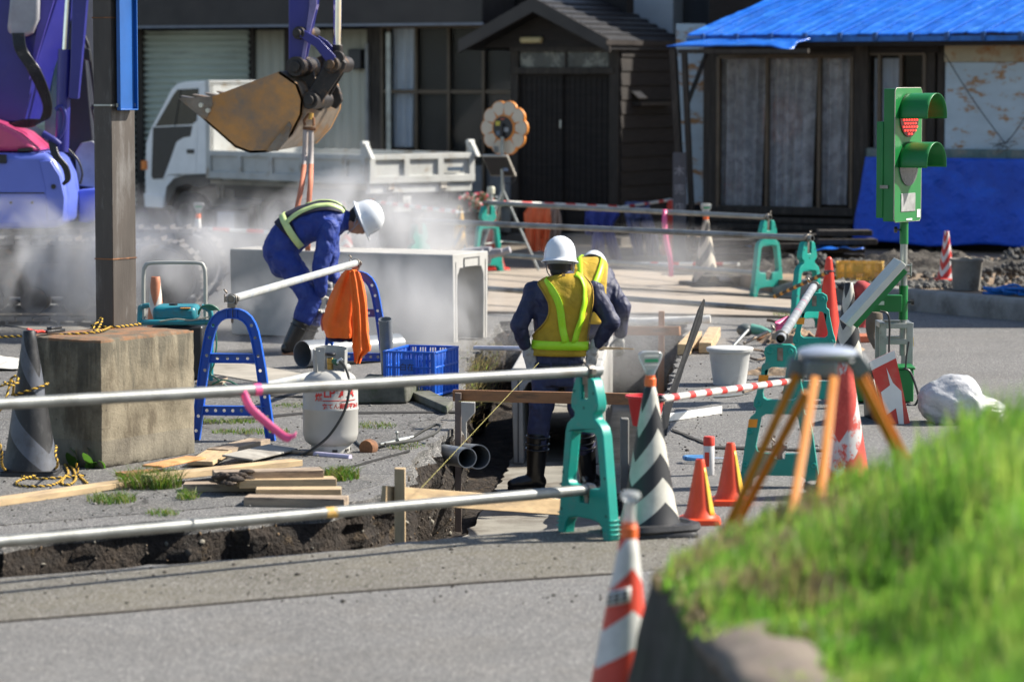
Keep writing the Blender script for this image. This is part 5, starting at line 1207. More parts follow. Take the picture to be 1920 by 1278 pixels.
# wheels
def wheel(px, r=.36, y=.02, wd=.2, z=.36):
    a = PK.L(px, 400, 0)[0]; w_ = thing('w', '', ''); bpy.data.objects.remove(w_)
    m = MB(); m.lathe([(r*.55,-wd/2), (r*.93,-wd/2), (r,-wd/2+.03), (r,wd/2-.03), (r*.93,wd/2), (r*.55,wd/2)], 32, 0, frame_on((a, y+wd/2, z), (0,1,0))); o = m.build('wheel', M_tire, tk)
    m = MB(); m.lathe([(0,-wd*.2), (r*.25,-wd*.45), (r*.3,-wd*.2), (r*.5,-wd*.35), (r*.57,-wd*.5)], 24, 0, frame_on((a, y+wd/2, z), (0,1,0))); m.build('rim', pm('rim_grey', (.35,.35,.34), .5) if 'rim_grey' not in bpy.data.materials else bpy.data.materials['rim_grey'], o)
wheel(346); wheel(346, y=TWd-.22); wheel(520, r=.33, z=.33); wheel(520, r=.33, y=TWd-.24, z=.33); wheel(520, r=.33, y=.26, z=.33)
kplate('wheel_arch', [(310,350), (325,332), (345,325), (390,325), (390,345), (372,352), (350,345), (330,352), (322,370), (308,388)], .01, .25, M_blkp, tk, .01)
m = MB(); a = K(400,350)[0]; 
for y in (.45, 1.2): m.box((a*.5-.0, y, .72), (-a*1.0+.2, .09, .16))
m.build_split('chassis_rail', M_blkp, tk); m = MB(); b_ = K(395,345)[0]; m.box((b_*.5, TWd/2, .80), (-b_, TWd-.3, .08)); m.build('sub_frame', M_blkp, tk)
# bed
bz0, bz1 = K(690,345)[1], K(690,290)[1]; bx0 = K(390,300)[0]; 
m = MB(); m.box((bx0/2, TWd/2, bz0+.02), (-bx0, TWd, .06)); m.build('bed_floor', M_tb, tk)
def panel(L, z0, z1, xs, th_=.03, out=-1):
    m = MB(); m.box((L/2, th_/2, (z0+z1)/2), (L, th_, z1-z0)); m.box((L/2, -.018, z1-.035), (L, .036, .07)); m.box((L/2, -.018, z0+.045), (L, .036, .09))
    for x in xs: m.box((x, -.018, (z0+z1)/2), (.09, .035, z1-z0-.02))
    return m
mm = panel(-bx0, bz0, bz1, [.045, .70, 1.35, 2.0, -bx0-.045, -bx0-.40]); m = MB(); m.add(mm.v, mm.f, mm.m, T((bx0,0,0))); m.build('bed_side', M_tb, tk, bevel=.006)
m = MB(); m.add(mm.v, mm.f, mm.m, T((0,TWd,0), rz=pi)); m.build('bed_side', M_tb, tk, bevel=.006)
mm = panel(TWd, bz0, bz1, [.05, .60, 1.15, TWd-.05]); m = MB(); m.add(mm.v, mm.f, mm.m, T((.02,0,0), rz=pi/2)); tg = m.build('tailgate', M_tb, tk, bevel=.006)
m = MB(); m.box((.062, TWd-.34, (bz0+bz1)/2-.02), (.003,.26,.05)); m.build('maker_plate', pm('sticker_navy', (.05,.08,.12), .5, var=.5, vs=60), tg)
for y in (.0, TWd):
    m = MB(); m.plate([(-.06,bz1-.05), (.16,bz1-.05), (.03,bz1+.14), (-.05,bz1+.15)], -.03, .03, 0, T((-.03,y,0)) @ XZ); m.cyl((.0-.04,y-.05,bz1+.13), (-.04,y+.05,bz1+.13), .035, n=12); m.build('hinge_post', M_tb, tk, bevel=.004)
for y in (.35, 1.2):
    m = MB(); m.box((.03, y, bz0-.03), (.05,.10,.10)); m.cyl((.03,y-.05,bz0-.07), (.03,y+.05,bz0-.07), .03, n=10); m.build('latch', M_steel, tk, bevel=.003)
m = MB(); m.box((-.02, TWd/2, bz0-.07), (.08, TWd-.05, .11)); m.build('rear_beam', M_tb, tk, bevel=.01)
m = MB(); m.box((bx0/2, .03, bz0-.05), (-bx0-.05, .04, .06)); m.build('side_rail', pm('rail_brown', (.22,.19,.14), .8, var=.3), tk)
fz = K(388,152)[1]; m = MB(); m.box((bx0+.02, TWd/2, (bz0+fz)/2), (.05, TWd, fz-bz0)); m.box((bx0+.0, TWd/2, fz-.03), (.09, TWd+.02, .07)); m.box((bx0,.03,(bz0+fz)/2), (.09,.07,fz-bz0)); m.build('headboard', M_tb, tk, bevel=.008)
m = MB(); m.box((.0, .52, bz0-.26), (.02,.36,.19)); pl_ = m.build('number_plate', pm('plate_white', (.50,.50,.47), .5), tk, bevel=.004)
text_obj('20', .13, pm('plate_green', (.03,.07,.05), .5), pl_, T((.0115, .60, bz0-.27), rx=pi/2, rz=pi/2), 'lettering')
m = MB(); m.box((-.03, TWd/2, bz0-.30), (.04, TWd-.1, .12)); m.build('rear_guard', M_blkp, tk)
for px in (402, 412): m = MB(); a = K(px,355); m.box((a[0], .06, a[1]-.02), (.02,.02,.18)); m.build('step_hanger', M_steel, tk)
m = MB(); a = K(425,408); m.box((a[0], .10, a[1]-.05), (.36,.25,.24)); m.build('side_box', pm('box_pale', (.33,.34,.38), .6), tk, bevel=.01)
# ---------------------------------------------------------------- excavator
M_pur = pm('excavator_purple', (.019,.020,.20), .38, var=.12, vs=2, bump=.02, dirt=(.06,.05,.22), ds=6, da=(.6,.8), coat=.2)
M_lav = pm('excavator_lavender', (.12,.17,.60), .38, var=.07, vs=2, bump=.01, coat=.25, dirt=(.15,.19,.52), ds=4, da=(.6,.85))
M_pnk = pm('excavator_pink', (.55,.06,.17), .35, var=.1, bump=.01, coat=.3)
M_hose = pm('hose_black_gloss', (.010,.010,.011), .22, var=.1, bump=0)
M_grs = pm('greasy_steel', (.035,.03,.027), .5, .4, var=.4, vs=12, bump=.2, bs=60, dirt=(.14,.08,.04), ds=9, da=(.55,.65))
M_bkt = pm('rusty_bucket', (.50,.24,.07), .5, .15, var=.3, vs=1.4, bump=.1, bs=40, dirt=(.20,.17,.135), ds=1.5, da=(.46,.66))
M_bkt2 = pm('worn_bucket_steel', (.23,.19,.15), .45, .5, var=.3, vs=8, bump=.15, dirt=(.3,.16,.06), ds=5)
EY = 29.3; eo = AT(60, 430, EY); eo.z = 0; ex = thing('excavator', 'purple and lavender excavator hanging its rusty bucket over the culvert', 'excavator', eo)
def eplate(name, pts, Y, th_, mt, bevel=0, par=None, holes=(), skew=0):
    P = [AT(*p, Y)-eo for p in pts]; m = MB(); m.plate([(p.x, p.z) for p in P], -(P[0].y+th_), -P[0].y, 0, XZ)
    if skew: m.v = [(v[0]+(v[1]-P[0].y)*skew, v[1], v[2]) for v in m.v]
    o = m.build(name, mt, par or ex, bevel=bevel, bseg=3); return o
def etube(name, pts, r, mt, par=None, n=12, s=6):
    m = MB(); m.tube(spl([AT(*p)-eo for p in pts], s) if len(pts) > 2 else [AT(*p)-eo for p in pts], r, n); return m.build(name, mt, par or ex, smooth=50)
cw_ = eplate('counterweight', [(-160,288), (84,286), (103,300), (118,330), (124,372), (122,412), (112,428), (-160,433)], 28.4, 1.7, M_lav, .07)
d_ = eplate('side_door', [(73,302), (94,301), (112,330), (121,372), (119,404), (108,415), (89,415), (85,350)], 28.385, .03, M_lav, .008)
m = MB(); p = AT(100,350,28.37)-eo; m.cyl(p, p+V((0,.03,0)), .022, n=14); m.build('lock', M_blkp, d_)
eplate('panel_seam', [(-160,361), (83,361), (83,363), (-160,363)], 28.392, .02, M_blkp); 
for x_ in (20, 60): m = MB(); p = AT(x_,380,28.38)-eo; m.cyl(p, p+V((0,.03,0)), .012, n=8); m.build('panel_bolt', M_blkp, ex)
p = AT(0,298,28.38)-eo; m = MB(); m.box(p+V((-.02,0,0)), (.16,.03,.08)); m.build('vent', M_blkp, ex, bevel=.01)
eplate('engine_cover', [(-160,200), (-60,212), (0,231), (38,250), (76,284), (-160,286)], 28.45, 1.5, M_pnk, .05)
eplate('cover_latch', [(33,279), (60,276), (62,283), (33,284)], 28.42, .06, M_blkp, .005)
eplate('lower_skirt', [(146,356), (184,352), (186,412), (166,419), (146,416)], 29.2, 1.2, M_lav, .03)
eplate('turntable', [(-60,432), (150,430), (150,440), (-60,442)], 28.8, 1.6, M_grs)
# cab
cb = eplate('cab', [(90,-40), (150,-40), (168,180), (176,270), (183,300), (183,356), (110,360), (96,330), (88,200)], 29.4, 1.3, pm('cab_dark', (.018,.02,.03), .4), .03)
eplate('cab_window', [(84,20), (108,30), (122,60), (118,230), (100,300), (84,300)], 29.36, .03, pm('cab_glass', (.10,.22,.22), .08), .005, cb)
eplate('cab_panel', [(141,285), (152,268), (172,264), (180,268), (184,300), (184,353), (143,348)], 29.34, .05, pm('cab_grey', (.30,.32,.36), .5), .01, cb)
etube('cab_rail', [(155,62,29.2), (166,90,29.2), (172,130,29.2), (180,195,29.2), (172,200,29.2)], .018, M_blkp); etube('cab_rail', [(172,200,29.2), (182,250,29.2), (184,320,29.2)], .012, M_blkp)
eplate('mirror', [(154,88), (168,92), (170,116), (158,112)], 29.1, .05, M_blkp, .01)
# boom
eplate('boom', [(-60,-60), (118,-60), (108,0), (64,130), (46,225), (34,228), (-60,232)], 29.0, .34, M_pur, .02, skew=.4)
eplate('boom_lit_edge', [(80,-40), (114,-40), (66,118), (54,150), (62,100), (70,40)], 28.95, .04, pm('purple_sunlit', (.075,.06,.36), .4, var=.1), .005)  # lit edge of the boom, sunlight put into a paler purple
eplate('valve_cover', [(20,-20), (74,-20), (72,36), (60,62), (44,70), (14,62), (13,50)], 28.85, .18, pm('cover_grey', (.34,.34,.36), .4), .03)
for k in range(6):
    o_ = k*4.0; etube('hydraulic_hose', [(24+o_,62,28.8), (30+o_,95,28.78), (52+o_*1.1,130,28.76), (74+o_*.9,175,28.76), (82+o_*.7,205,28.76), (70+o_*.8,232-o_*.4,28.78), (40,238-o_*.6,28.8), (-20,226+o_,28.85)], .0092, M_hose, n=8)
etube('cylinder_barrel', [(122,93,28.6), (116,285,28.6)], .062, M_pur, n=18); etube('cylinder_rod', [(130,-30,28.6), (122,96,28.6)], .030, pm('chrome', (.75,.76,.78), .12, 1, var=.05, bump=0), n=14)
eplate('boom_link', [(136,-40), (166,-40), (158,60), (146,186), (128,184), (132,120)], 28.5, .12, M_pur, .01)
etube('lift_bracket', [(104,206,28.5), (114,200,28.5), (122,214,28.5), (120,240,28.5), (108,262,28.5)], .02, M_pur); etube('lift_bracket', [(80,250,28.4), (100,262,28.4), (112,272,28.4)], .03, M_pur)
for k in range(3): etube('hydraulic_hose', [(92+k*4,262,28.4), (100+k*5,292,28.35), (118+k*4,312,28.35), (124+k*3,335,28.35), (118,346,28.35)], .014, M_blkp, n=8)
etube('hydraulic_hose', [(128,280,28.6), (146,300,28.6), (154,325,28.6), (150,345,28.6)], .011, M_blkp, n=8)
# tracks
def track(y, name='track'):
    c0 = AT(-150, 510, EY)-eo; c1 = AT(330, 510, EY)-eo; r = .34; zc = .40; m = MB(); pts = []; xs0, xs1 = c0.x, c1.x-.05
    L = xs1-xs0; per = 2*L+2*pi*r; n = int(per/.15)
    for k in range(n):
        s_ = k*per/n
        if s_ < L: x, z, a = xs0+s_, zc+r, 0
        elif s_ < L+pi*r: q = (s_-L)/r; x, z, a = xs1+r*sin(q), zc+r*cos(q), q
        elif s_ < 2*L+pi*r: x, z, a = xs1-(s_-L-pi*r), zc-r, pi
        else: q = (s_-2*L-pi*r)/r; x, z, a = xs0-r*sin(q), zc-r*cos(q), pi+q
        m.box((x, y, z), (.135, .45, .035), Rt=rmx(ry=a)); m.box((x+sin(a)*.03, y, z+cos(a)*.03), (.025, .45, .035), Rt=rmx(ry=a))
    o = m.build(name, pm('track_steel', (.13,.12,.11), .6, .3, var=.3, dirt=(.10,.07,.05), ds=6) if 'track_steel' not in bpy.data.materials else bpy.data.materials['track_steel'], ex)
    for k in range(7):
        x = xs0+L*k/6; mm = MB(); mm.cyl((x, y-.15, zc if k in (0,6) else zc-.18), (x, y+.15, zc if k in (0,6) else zc-.18), .28 if k in (0,6) else .12, n=20); mm.build('roller', M_grs, o)
    mm = MB(); mm.box(((xs0+xs1)/2, y, zc), (L, .2, .3)); mm.build('track_frame', M_grs, o)
track(28.55-eo.y+.15); track(30.9-eo.y)
m = MB(); m.box((.2, 30.1-eo.y-.1, .5), (1.6,1.6,.3)); m.build('undercarriage', M_grs, ex)
eplate('cable', [(258,250),(259,250),(259,330),(258,330)], 29, .01, M_blkp) if 0 else None
# arm
BY = 27.2
etube('upper_boom', [(40,-80,29.1), (160,-420,28.9), (340,-560,28.3), (470,-560,27.7), (560,-420,27.3)], .17, M_pur, n=10)
eplate('arm', [(541,-500), (604,-500), (596,0), (574,108), (570,126), (556,136), (541,118)], BY, .22, M_pur, .012)
eplate('arm_edge', [(582,-400), (600,-400), (594,10), (578,74), (570,124), (562,126), (572,70), (580,10)], BY-.02, .26, pm('arm_pale_edge', (.21,.18,.38), .45, var=.25, vs=9), .004)  # paler purple strip along the edge face of the arm
def boss(px, py, r, Y, w_=.34, mt=None, par=None):
    p = AT(px, py, Y)-eo; m = MB(); m.cyl(p, p+V((.12,w_,0)), r, n=20); m.cyl(p-V((.01,.03,0)), p+V((.12,w_+.03,0)), r*.6, n=14); return m.build('pivot_pin', mt or M_grs, par or ex, bevel=.006)
boss(553,125,.085,BY-.05); boss(559,62,.055,BY-.05); boss(620,121,.07,BY-.05); boss(580,188,.075,BY-.05)
lk = [(558,54), (568,55), (600,74), (628,104), (632,116), (622,124), (612,116), (590,88), (562,70)]
eplate('bucket_link', lk, BY-.06, .035, M_pur, .006); eplate('bucket_link', [(x+14, y+3) for x, y in lk], BY+.24, .035, M_pur, .006)
eplate('push_link', [(612,112), (634,104), (650,118), (646,130), (600,196), (588,206), (572,196), (572,180)], BY+.0, .07, M_grs, .012); eplate('push_link', [(626,112), (645,106), (652,120), (648,132), (612,192), (600,190)], BY+.2, .05, M_grs, .01)
etube('cylinder_rod', [(636,-300,BY+.1), (632,104,BY+.1)], .034, bpy.data.materials['chrome'], n=16)
p = AT(632,104,BY)-eo; m = MB(); m.cyl(p+V((0,-.02,-.02)), p+V((0,.22,-.02)), .06, n=16); m.cyl(p+V((0,.1,0)), p+V((0,.1,.09)), .045, n=14); m.build('rod_eye', M_grs, ex, bevel=.006)
# bucket
bk = bpy.data.objects.new('bucket', None)
side = [(343,188), (398,181), (524,134), (557,157), (568,186), (566,215), (548,252), (520,282), (498,286), (469,287), (441,277), (379,222)]
shell = [(343,188), (379,222), (441,277), (469,287), (498,286), (520,282), (548,252), (566,215), (568,186), (557,157), (524,134)]
ux = V((.36,.93,.055)).normalized(); BWd = .78
def bpt(p, Y=BY-.05): return AT(*p, Y)-eo
m = MB(); th_ = .022
for off in (0, BWd):
    P = [bpt(p)+ux*off for p in side]; Q = [p+ux*th_ for p in P]; n = len(P)
    m.add(P+Q, [tuple(range(n)), tuple(range(2*n-1, n-1, -1))]+[(i, (i+1) % n, n+(i+1) % n, n+i) for i in range(n)], 0)
P = [bpt(p) for p in shell]
vs = []; c_ = bpt((470,210))
for p in P: d = (c_-p).normalized()*.02; vs += [p, p+ux*BWd, p+ux*BWd+d, p+d]
fs = []
for i in range(len(P)-1): fs += [(4*i+k, 4*i+(k+1) % 4, 4*i+4+(k+1) % 4, 4*i+4+k) for k in range(4)]
m.add(vs, fs+[(0,1,2,3), (4*len(P)-1, 4*len(P)-2, 4*len(P)-3, 4*len(P)-4)], 1)
bk = m.build('bucket', [M_bkt, M_bkt2], ex, smooth=35)
m = MB(); P = [bpt(p)-ux*.012 for p in ((335,184), (398,181), (400,196), (392,214), (386,224), (379,221))]; Q = [p+ux*.012 for p in P]; n = 6
m.add(P+Q, [tuple(range(n)), tuple(range(2*n-1, n-1, -1))]+[(i, (i+1) % n, n+(i+1) % n, n+i) for i in range(n)]); m.build('cutting_plate', M_bkt2, bk)
for px, py in ((379,197), (392,207)): m = MB(); p = bpt((px,py)); m.cyl(p-ux*.03, p, .022, n=6); m.build('bolt', pm('bolt_bright', (.6,.58,.5), .4, .6) if 'bolt_bright' not in bpy.data.materials else bpy.data.materials['bolt_bright'], bk)
for k in range(4):
    p = bpt((333,180))+ux*(.03+k*(BWd-.10)/3); q = bpt((372,205))+ux*(.03+k*(BWd-.10)/3); r_ = bpt((368,186))+ux*(.03+k*(BWd-.10)/3)
    m = MB(); w_ = ux*.07; m.add([p, q, r_, p+w_, q+w_, r_+w_], [(0,1,2), (5,4,3), (0,3,4,1), (1,4,5,2), (2,5,3,0)]); m.build('tooth', M_bkt2, bk, bevel=.006)
for off in (.18, .50):
    P = [bpt(p)+ux*off for p in ((536,118), (560,108), (568,126), (572,150), (590,172), (596,196), (584,212), (560,200), (545,170), (530,140))]; Q = [p+ux*.035 for p in P]; n = len(P); m = MB()
    m.add(P+Q, [tuple(range(n)), tuple(range(2*n-1, n-1, -1))]+[(i, (i+1) % n, n+(i+1) % n, n+i) for i in range(n)]); m.build('bucket_ear', M_grs, bk, bevel=.008)
P = [bpt(p)-ux*.02 for p in ((500,284), (543,228), (548,236), (540,262), (522,283))]; Q = [p+ux*.02 for p in P]; n = 5; m = MB()
m.add(P+Q, [tuple(range(n)), tuple(range(2*n-1, n-1, -1))]+[(i, (i+1) % n, n+(i+1) % n, n+i) for i in range(n)]); m.build('heel_plate', M_bkt2, bk)
# lifting sling
sg = thing('lifting_sling', 'faded orange lifting slings hanging from the bucket hook down behind the bending worker', 'sling', AT(579,224,BY)); so_ = V(sg.location)
m = MB(); m.tube([AT(*p)-so_ for p in ((572,236,BY), (570,226,BY), (578,214,BY), (588,222,BY), (588,236,BY))], .012, 8); m.cyl(AT(568,240,BY)-so_, AT(592,242,BY)-so_, .014, n=8); m.build('shackle', M_rust, sg)
m = MB(); m.tube([AT(582,224,BY)-so_, AT(584,212,BY)-so_], .02, 8); m.build('hook', pm('hook_yellow', (.6,.35,.08), .5), sg)
M_slg = pm('sling_orange', (.55,.20,.12), .8, var=.2, bump=.2, bs=80)
for pts in ([(573,240,BY), (571,300,BY), (566,345,26.95), (557,392,26.9), (552,440,26.9)], [(583,241,BY), (583,300,BY), (582,340,26.95), (579,385,26.9), (577,470,26.9)]):
    P = spl([AT(*p)-so_ for p in pts], 6); m = MB(); vs = []
    for p in P: vs += [p-V((.022,0,0)), p+V((.022,.01,0))]
    m.add(vs, [(2*i, 2*i+1, 2*i+3, 2*i+2) for i in range(len(P)-1)], [1 if i < 7 else 0 for i in range(len(P)-1)]); m.build('strap', [M_slg, pm('sling_pale', (.40,.36,.34), .8) if 'sling_pale' not in bpy.data.materials else bpy.data.materials['sling_pale']], sg, solid=.006, fixn=False)
# ---------------------------------------------------------------- flower lamp
FY = 36.4; fb = G(942,508); fb.y = FY; fb.x = AT(942,300,FY).x; fl_ = thing('flower_lamp', 'flower shaped warning lamp with solar panel on a thin tripod, seen from behind', 'lamp', fb, R(-32))
M_pet = pm('petal_cream', (.60,.52,.40), .5, var=.08, bump=.05, dirt=(.45,.37,.27), ds=6, da=(.6,.8)); M_pe = pm('petal_rim_orange', (.70,.26,.05), .45)
hz = AT(944,240,FY).z; Rr = .315
m = MB(); m.tube([(0,0,hz-.1), (0,0,.75)], .022, 10); m.build('mast', M_galv, fl_)
for a in (.4, 2.5, 4.4): m = MB(); m.tube([(0,0,.95), (.42*cos(a),.42*sin(a),.02)], .016, 8); m.build('leg', M_galv, fl_); m = MB(); m.tube([(0,0,.35), (.28*cos(a),.28*sin(a),.33)], .010, 8); m.build('strut', M_galv, fl_)
fc = T((-.02,.10,hz)) @ XZ
m = MB(); m.lathe([(.0,.0), (.135,.0), (.132,.058), (.125,.064), (.0,.066)], 32, 0, fc); m.build('hub_cover', M_blkp, fl_)
m = MB(); m.lathe([(.137,.0), (.15,.0), (.148,.052), (.137,.056)], 32, 0, fc); m.build('hub_ring', M_pe, fl_)
M_pe2 = M_pe
for k in range(10):
    a = 2*pi*(k+.5)/10+pi/2
    def pp(r0, r1, w0, w1, inset=0):
        o = [(r0,-w0), (r1-.06,-w1)]
        o += [(r1-.07+(.07-inset)*cos(q)*1.0, (w1-0)*sin(q)) for q in np.linspace(-pi/2, pi/2, 9)][1:-1]
        return o+[(r1-.06,w1), (r0,w0)]
    Mq = fc @ Mx.Rotation(a, 4, 'Z')
    m = MB(); m.plate(pp(.14, Rr, .045, .094), -.002, .035, 0, Mq); p_ = m.build('petal', M_pe, fl_, bevel=.006)
    m = MB(); m.plate([(x, y) for x, y in pp(.15, Rr-.010, .036, .083)], .035, .042, 0, Mq); m.build('petal_back', M_pet, p_, bevel=.003)
for (x, z, w_, h_, c_) in ((-.06,.05,.06,.05,(.6,.5,.05)), (.05,-.02,.06,.05,(.3,.32,.33)), (-.05,-.06,.065,.05,(.12,.16,.22)), (0,.10,.05,.015,(.5,.08,.03)), (-.10,-.245,.06,.07,(.22,.22,.2))):
    m = MB(); m.box((x, -.068 if abs(x)+abs(z) < .2 else -.045+.0, z), (w_, .003, h_), 0, T((-.02,.10,hz))); m.build('sticker', pm('sticker_%d' % int(x*1000), c_, .5), fl_)
m = MB(); m.cyl((-.02,.015,hz+.05), (-.02,.015,hz-.12), .022, n=14); m.build('bracket', M_blkp, fl_)
pz = AT(940,310,FY).z
sp = MB(); sp.box((-.03,-.02,pz), (.34,.30,.025), Rt=rmx(rx=R(-52))); so1 = sp.build('solar_panel', pm('panel_frame', (.45,.42,.36), .5), fl_, bevel=.003)
sp = MB(); sp.box((-.03,-.035,pz-.012), (.31,.26,.012), Rt=rmx(rx=R(-52))); sp.build('junction', M_blkp, so1)
m = MB(); m.box((.06,.0,pz-.03), (.06,.06,.07)); m.build('controller', pm('controller_blue', (.15,.2,.3), .5), fl_, bevel=.004)
m = MB(); m.tube(spl([(.08,0,pz), (.16,0,pz-.02), (.19,0,pz-.12), (.12,0,pz-.2), (.03,0,pz-.2)], 6), .005, 6); m.build('cable', M_blkp, fl_)
m = MB(); g = G(912,500); cpx = AT(918,470,32.8)
rn = random.Random(2); m.tube(spl([cpx+V((rn.gauss(0,.09), rn.gauss(0,.03), rn.gauss(0,.035))) for _ in range(14)], 4), .035, 8); tag(m.build('grey_rag', pm('rag_grey', (.33,.32,.34), .9, var=.2, bump=.4, bs=30)), 'crumpled grey rag tied on the low far pipe behind the culvert end', 'rag')
# ---------------------------------------------------------------- traffic light on its stand
TY = 21.9; tp = AT(1694,700,TY); tp.z = 0; sgn = thing('traffic_light', 'portable green traffic light showing red on a stand with solar panel', 'traffic light', tp)
def TL(px, py, Y=TY): return AT(px, py, Y)-tp
ps = R(57)
zt, zb_ = TL(1694,165).z, TL(1694,415).z; hc = (zt+zb_)/2; hh = zt-zb_; fx = TL(1702,300).x
Hm = T((fx+.0,-.0,hc), rz=ps)
m = MB(); m.box((0,.045,0), (.40,.085,hh-.01), 0, Hm); m.box((-.06,.11,-.10), (.30,.05,hh*.72), 0, Hm); hs = m.build('housing', M_grn, sgn, bevel=.006)
m = MB(); m.plate(mir([(.185,-hh/2), (.205,-hh/2+.02), (.205,hh/2-.02), (.185,hh/2)]), -.004, .004, 0, Hm @ XZ); m.build('face_plate', M_grn, sgn, bevel=.001)
m = MB(); q = mir([(.187,-hh/2), (.207,-hh/2+.02), (.207,hh/2-.02), (.187,hh/2)]); m.tube([Hm @ V((x, -.001, z)) for x, z in q], .0035, 6, closed=True); m.build('edge_trim', pm('trim_pale', (.40,.36,.30), .5), sgn)
for zz, lit in ((.262, 1), (-.070, 0)):
    lm = MB(); Ml = Hm @ T((0,-.006,zz)) @ XZ
    lm.lathe([(.142,-.004), (.142,.006), (.132,.008), (0,.012)], 36, 0, Ml)
    le = lm.build('lens', pm('lens_red' if lit else 'lens_grey', (.16,.02,.02) if lit else (.13,.13,.13), .25), sgn)
    if lit:
        dm = MB(); 
        for i in range(-6, 7):
            for j in range(-6, 7):
                x, z = (i+.5*(j % 2))*.040, j*.0240
                if hypot(x, z) < .125: dm.ell((x, z, .013), (.0105,.0075,.006), 0, 6, Ml)
        dm.build('led_dots', pm('red_led', (.8,.05,.04), .4, emis=(1,.05,.04,1.6)), le)
    v_ = MB(); vs = []; nA_, nB = 36, 8
    for b in range(nB+1):
        for a in range(nA_+1):
            q = -pi*.04+(pi*1.08)*a/nA_; f = b/nB; cut = .30-.20*max(0, -sin(q))*2.2-.0*f
            vs.append(Hm @ V((.152*cos(q), -.004-f*.215, zz+.005+.152*sin(q))))
    v_.add(vs, [(b*(nA_+1)+a, b*(nA_+1)+a+1, (b+1)*(nA_+1)+a+1, (b+1)*(nA_+1)+a) for b in range(nB) for a in range(nA_)])
    v_.build('visor', M_grn, sgn, solid=.003, smooth=60, fixn=False)
m = MB(); m.box((.0,-.006,-.325), (.22,.006,.125), 0, Hm); m.build('timer_window', pm('window_grey', (.30,.30,.29), .35, var=.3, vs=14), sgn, bevel=.003)
m = MB(); m.box((.165,-.0055,-.405), (.05,.003,.055), 0, Hm); m.box((.02,-.0055,-hh/2+.014), (.09,.003,.012), 0, Hm); m.build_split('sticker', M_wht, sgn)
m = MB(); m.box((-.205,.075,-.215), (.012,.06,.022), 0, Hm); m.build('latch', M_galv, sgn)
def pole(z0, z1, r, mt, nm): m = MB(); m.cyl((0,.05,z0), (0,.05,z1), r, n=20); m.build(nm, mt, sgn)
pole(TL(0,458).z, zb_+.02, .030, M_grn, 'pole'); pole(TL(0,545).z, TL(0,458).z, .026, M_galv, 'pole'); pole(TL(0,600).z, TL(0,536).z, .031, M_grn, 'pole'); pole(.3, TL(0,600).z, .024, M_galv, 'pole')
for y in (498, 514): m = MB(); m.box((.01,.05,TL(0,y).z), (.09,.075,.007)); m.build('clamp_plate', M_galv, sgn)
m = MB(); m.cyl((.05,.05,TL(0,494).z), (.05,.05,TL(0,518).z), .008, n=8); m.build('clamp_bolt', M_galv, sgn)
for y in (431, 567): m = MB(); s_ = -1 if y < 500 else 1; p = V((s_*.05,.03,TL(0,y).z)); m.cyl(V((0,.05,p.z)), p, .006, n=8); m.cyl(p, p+V((s_*.02,0,0)), .022, n=6); m.build('knob', M_blkp, sgn)
# solar panel, edge on
a, b = TL(1584,606,21.7), TL(1688,490,21.7); d = b-a; L = d.length; th2 = atan2(d.z, d.x)
m = MB(); m.box(((a+b)/2), (L,.42,.045), Rt=rmx(ry=-th2)); sp = m.build('solar_panel', pm('panel_white_edge', (.62,.60,.52), .4, var=.08, bump=.02), sgn, bevel=.003)
m = MB(); m.box(((a+b)/2+V((sin(th2)*.04,0,-cos(th2)*.04))), (L*.9,.40,.04), Rt=rmx(ry=-th2)); m.build('panel_back', M_grn, sgn)
a, b = TL(1630,568), TL(1690,568); m = MB(); m.box(((a.x+b.x)/2, .0, a.z), (b.x-a.x,.10,.115)); br = m.build('battery_arm', M_grn, sgn, bevel=.004)
m = MB(); m.box((TL(1648,568).x,-.052,TL(0,567).z), (.06,.003,.026)); m.build('sticker', M_wht, br)
# stand frame
zf = TL(1694,605).z; xl, xr = TL(1656,600).x, TL(1706,600).x
for y in (0, .28):
    for x in (xl, xr): m = MB(); m.box((x, y, zf/2-.12+.12), (.045,.03,zf)); m.build('frame_leg', M_galv, sgn, bevel=.003)
    for z in (zf-.02, zf-.13): m = MB(); m.box(((xl+xr)/2, y, z), (xr-xl-.03,.03,.035)); m.build('frame_rail', M_galv, sgn, bevel=.003)
for x in (xl, xr): m = MB(); m.box((x, .14, zf-.02), (.04,.26,.04)); m.build('frame_rail', M_galv, sgn, bevel=.003)
m = MB(); m.box((xr+.024,-.0,zf-.13), (.004,.026,.06)); m.build('warning_sticker', M_yel, sgn)
m = MB(); m.box((xr-.20,-.14,.12), (.40,.22,.22)); m.box((xr-.20,-.14,.24), (.42,.24,.02)); m.build('battery_box', M_grn, sgn, bevel=.008)
m = MB(); m.tube(spl([TL(*p, 21.6) for p in ((1650,583), (1664,588), (1668,610), (1667,650), (1668,680))], 6), .007, 6); m.tube(spl([TL(*p, 21.5) for p in ((1694,690), (1706,696), (1716,720), (1722,745), (1714,760), (1700,758))], 6), .008, 6); m.tube(spl([TL(*p, 21.5) for p in ((1704,640), (1700,665), (1698,690))], 6), .006, 6)
m.build_split('cable', M_blkp, sgn)
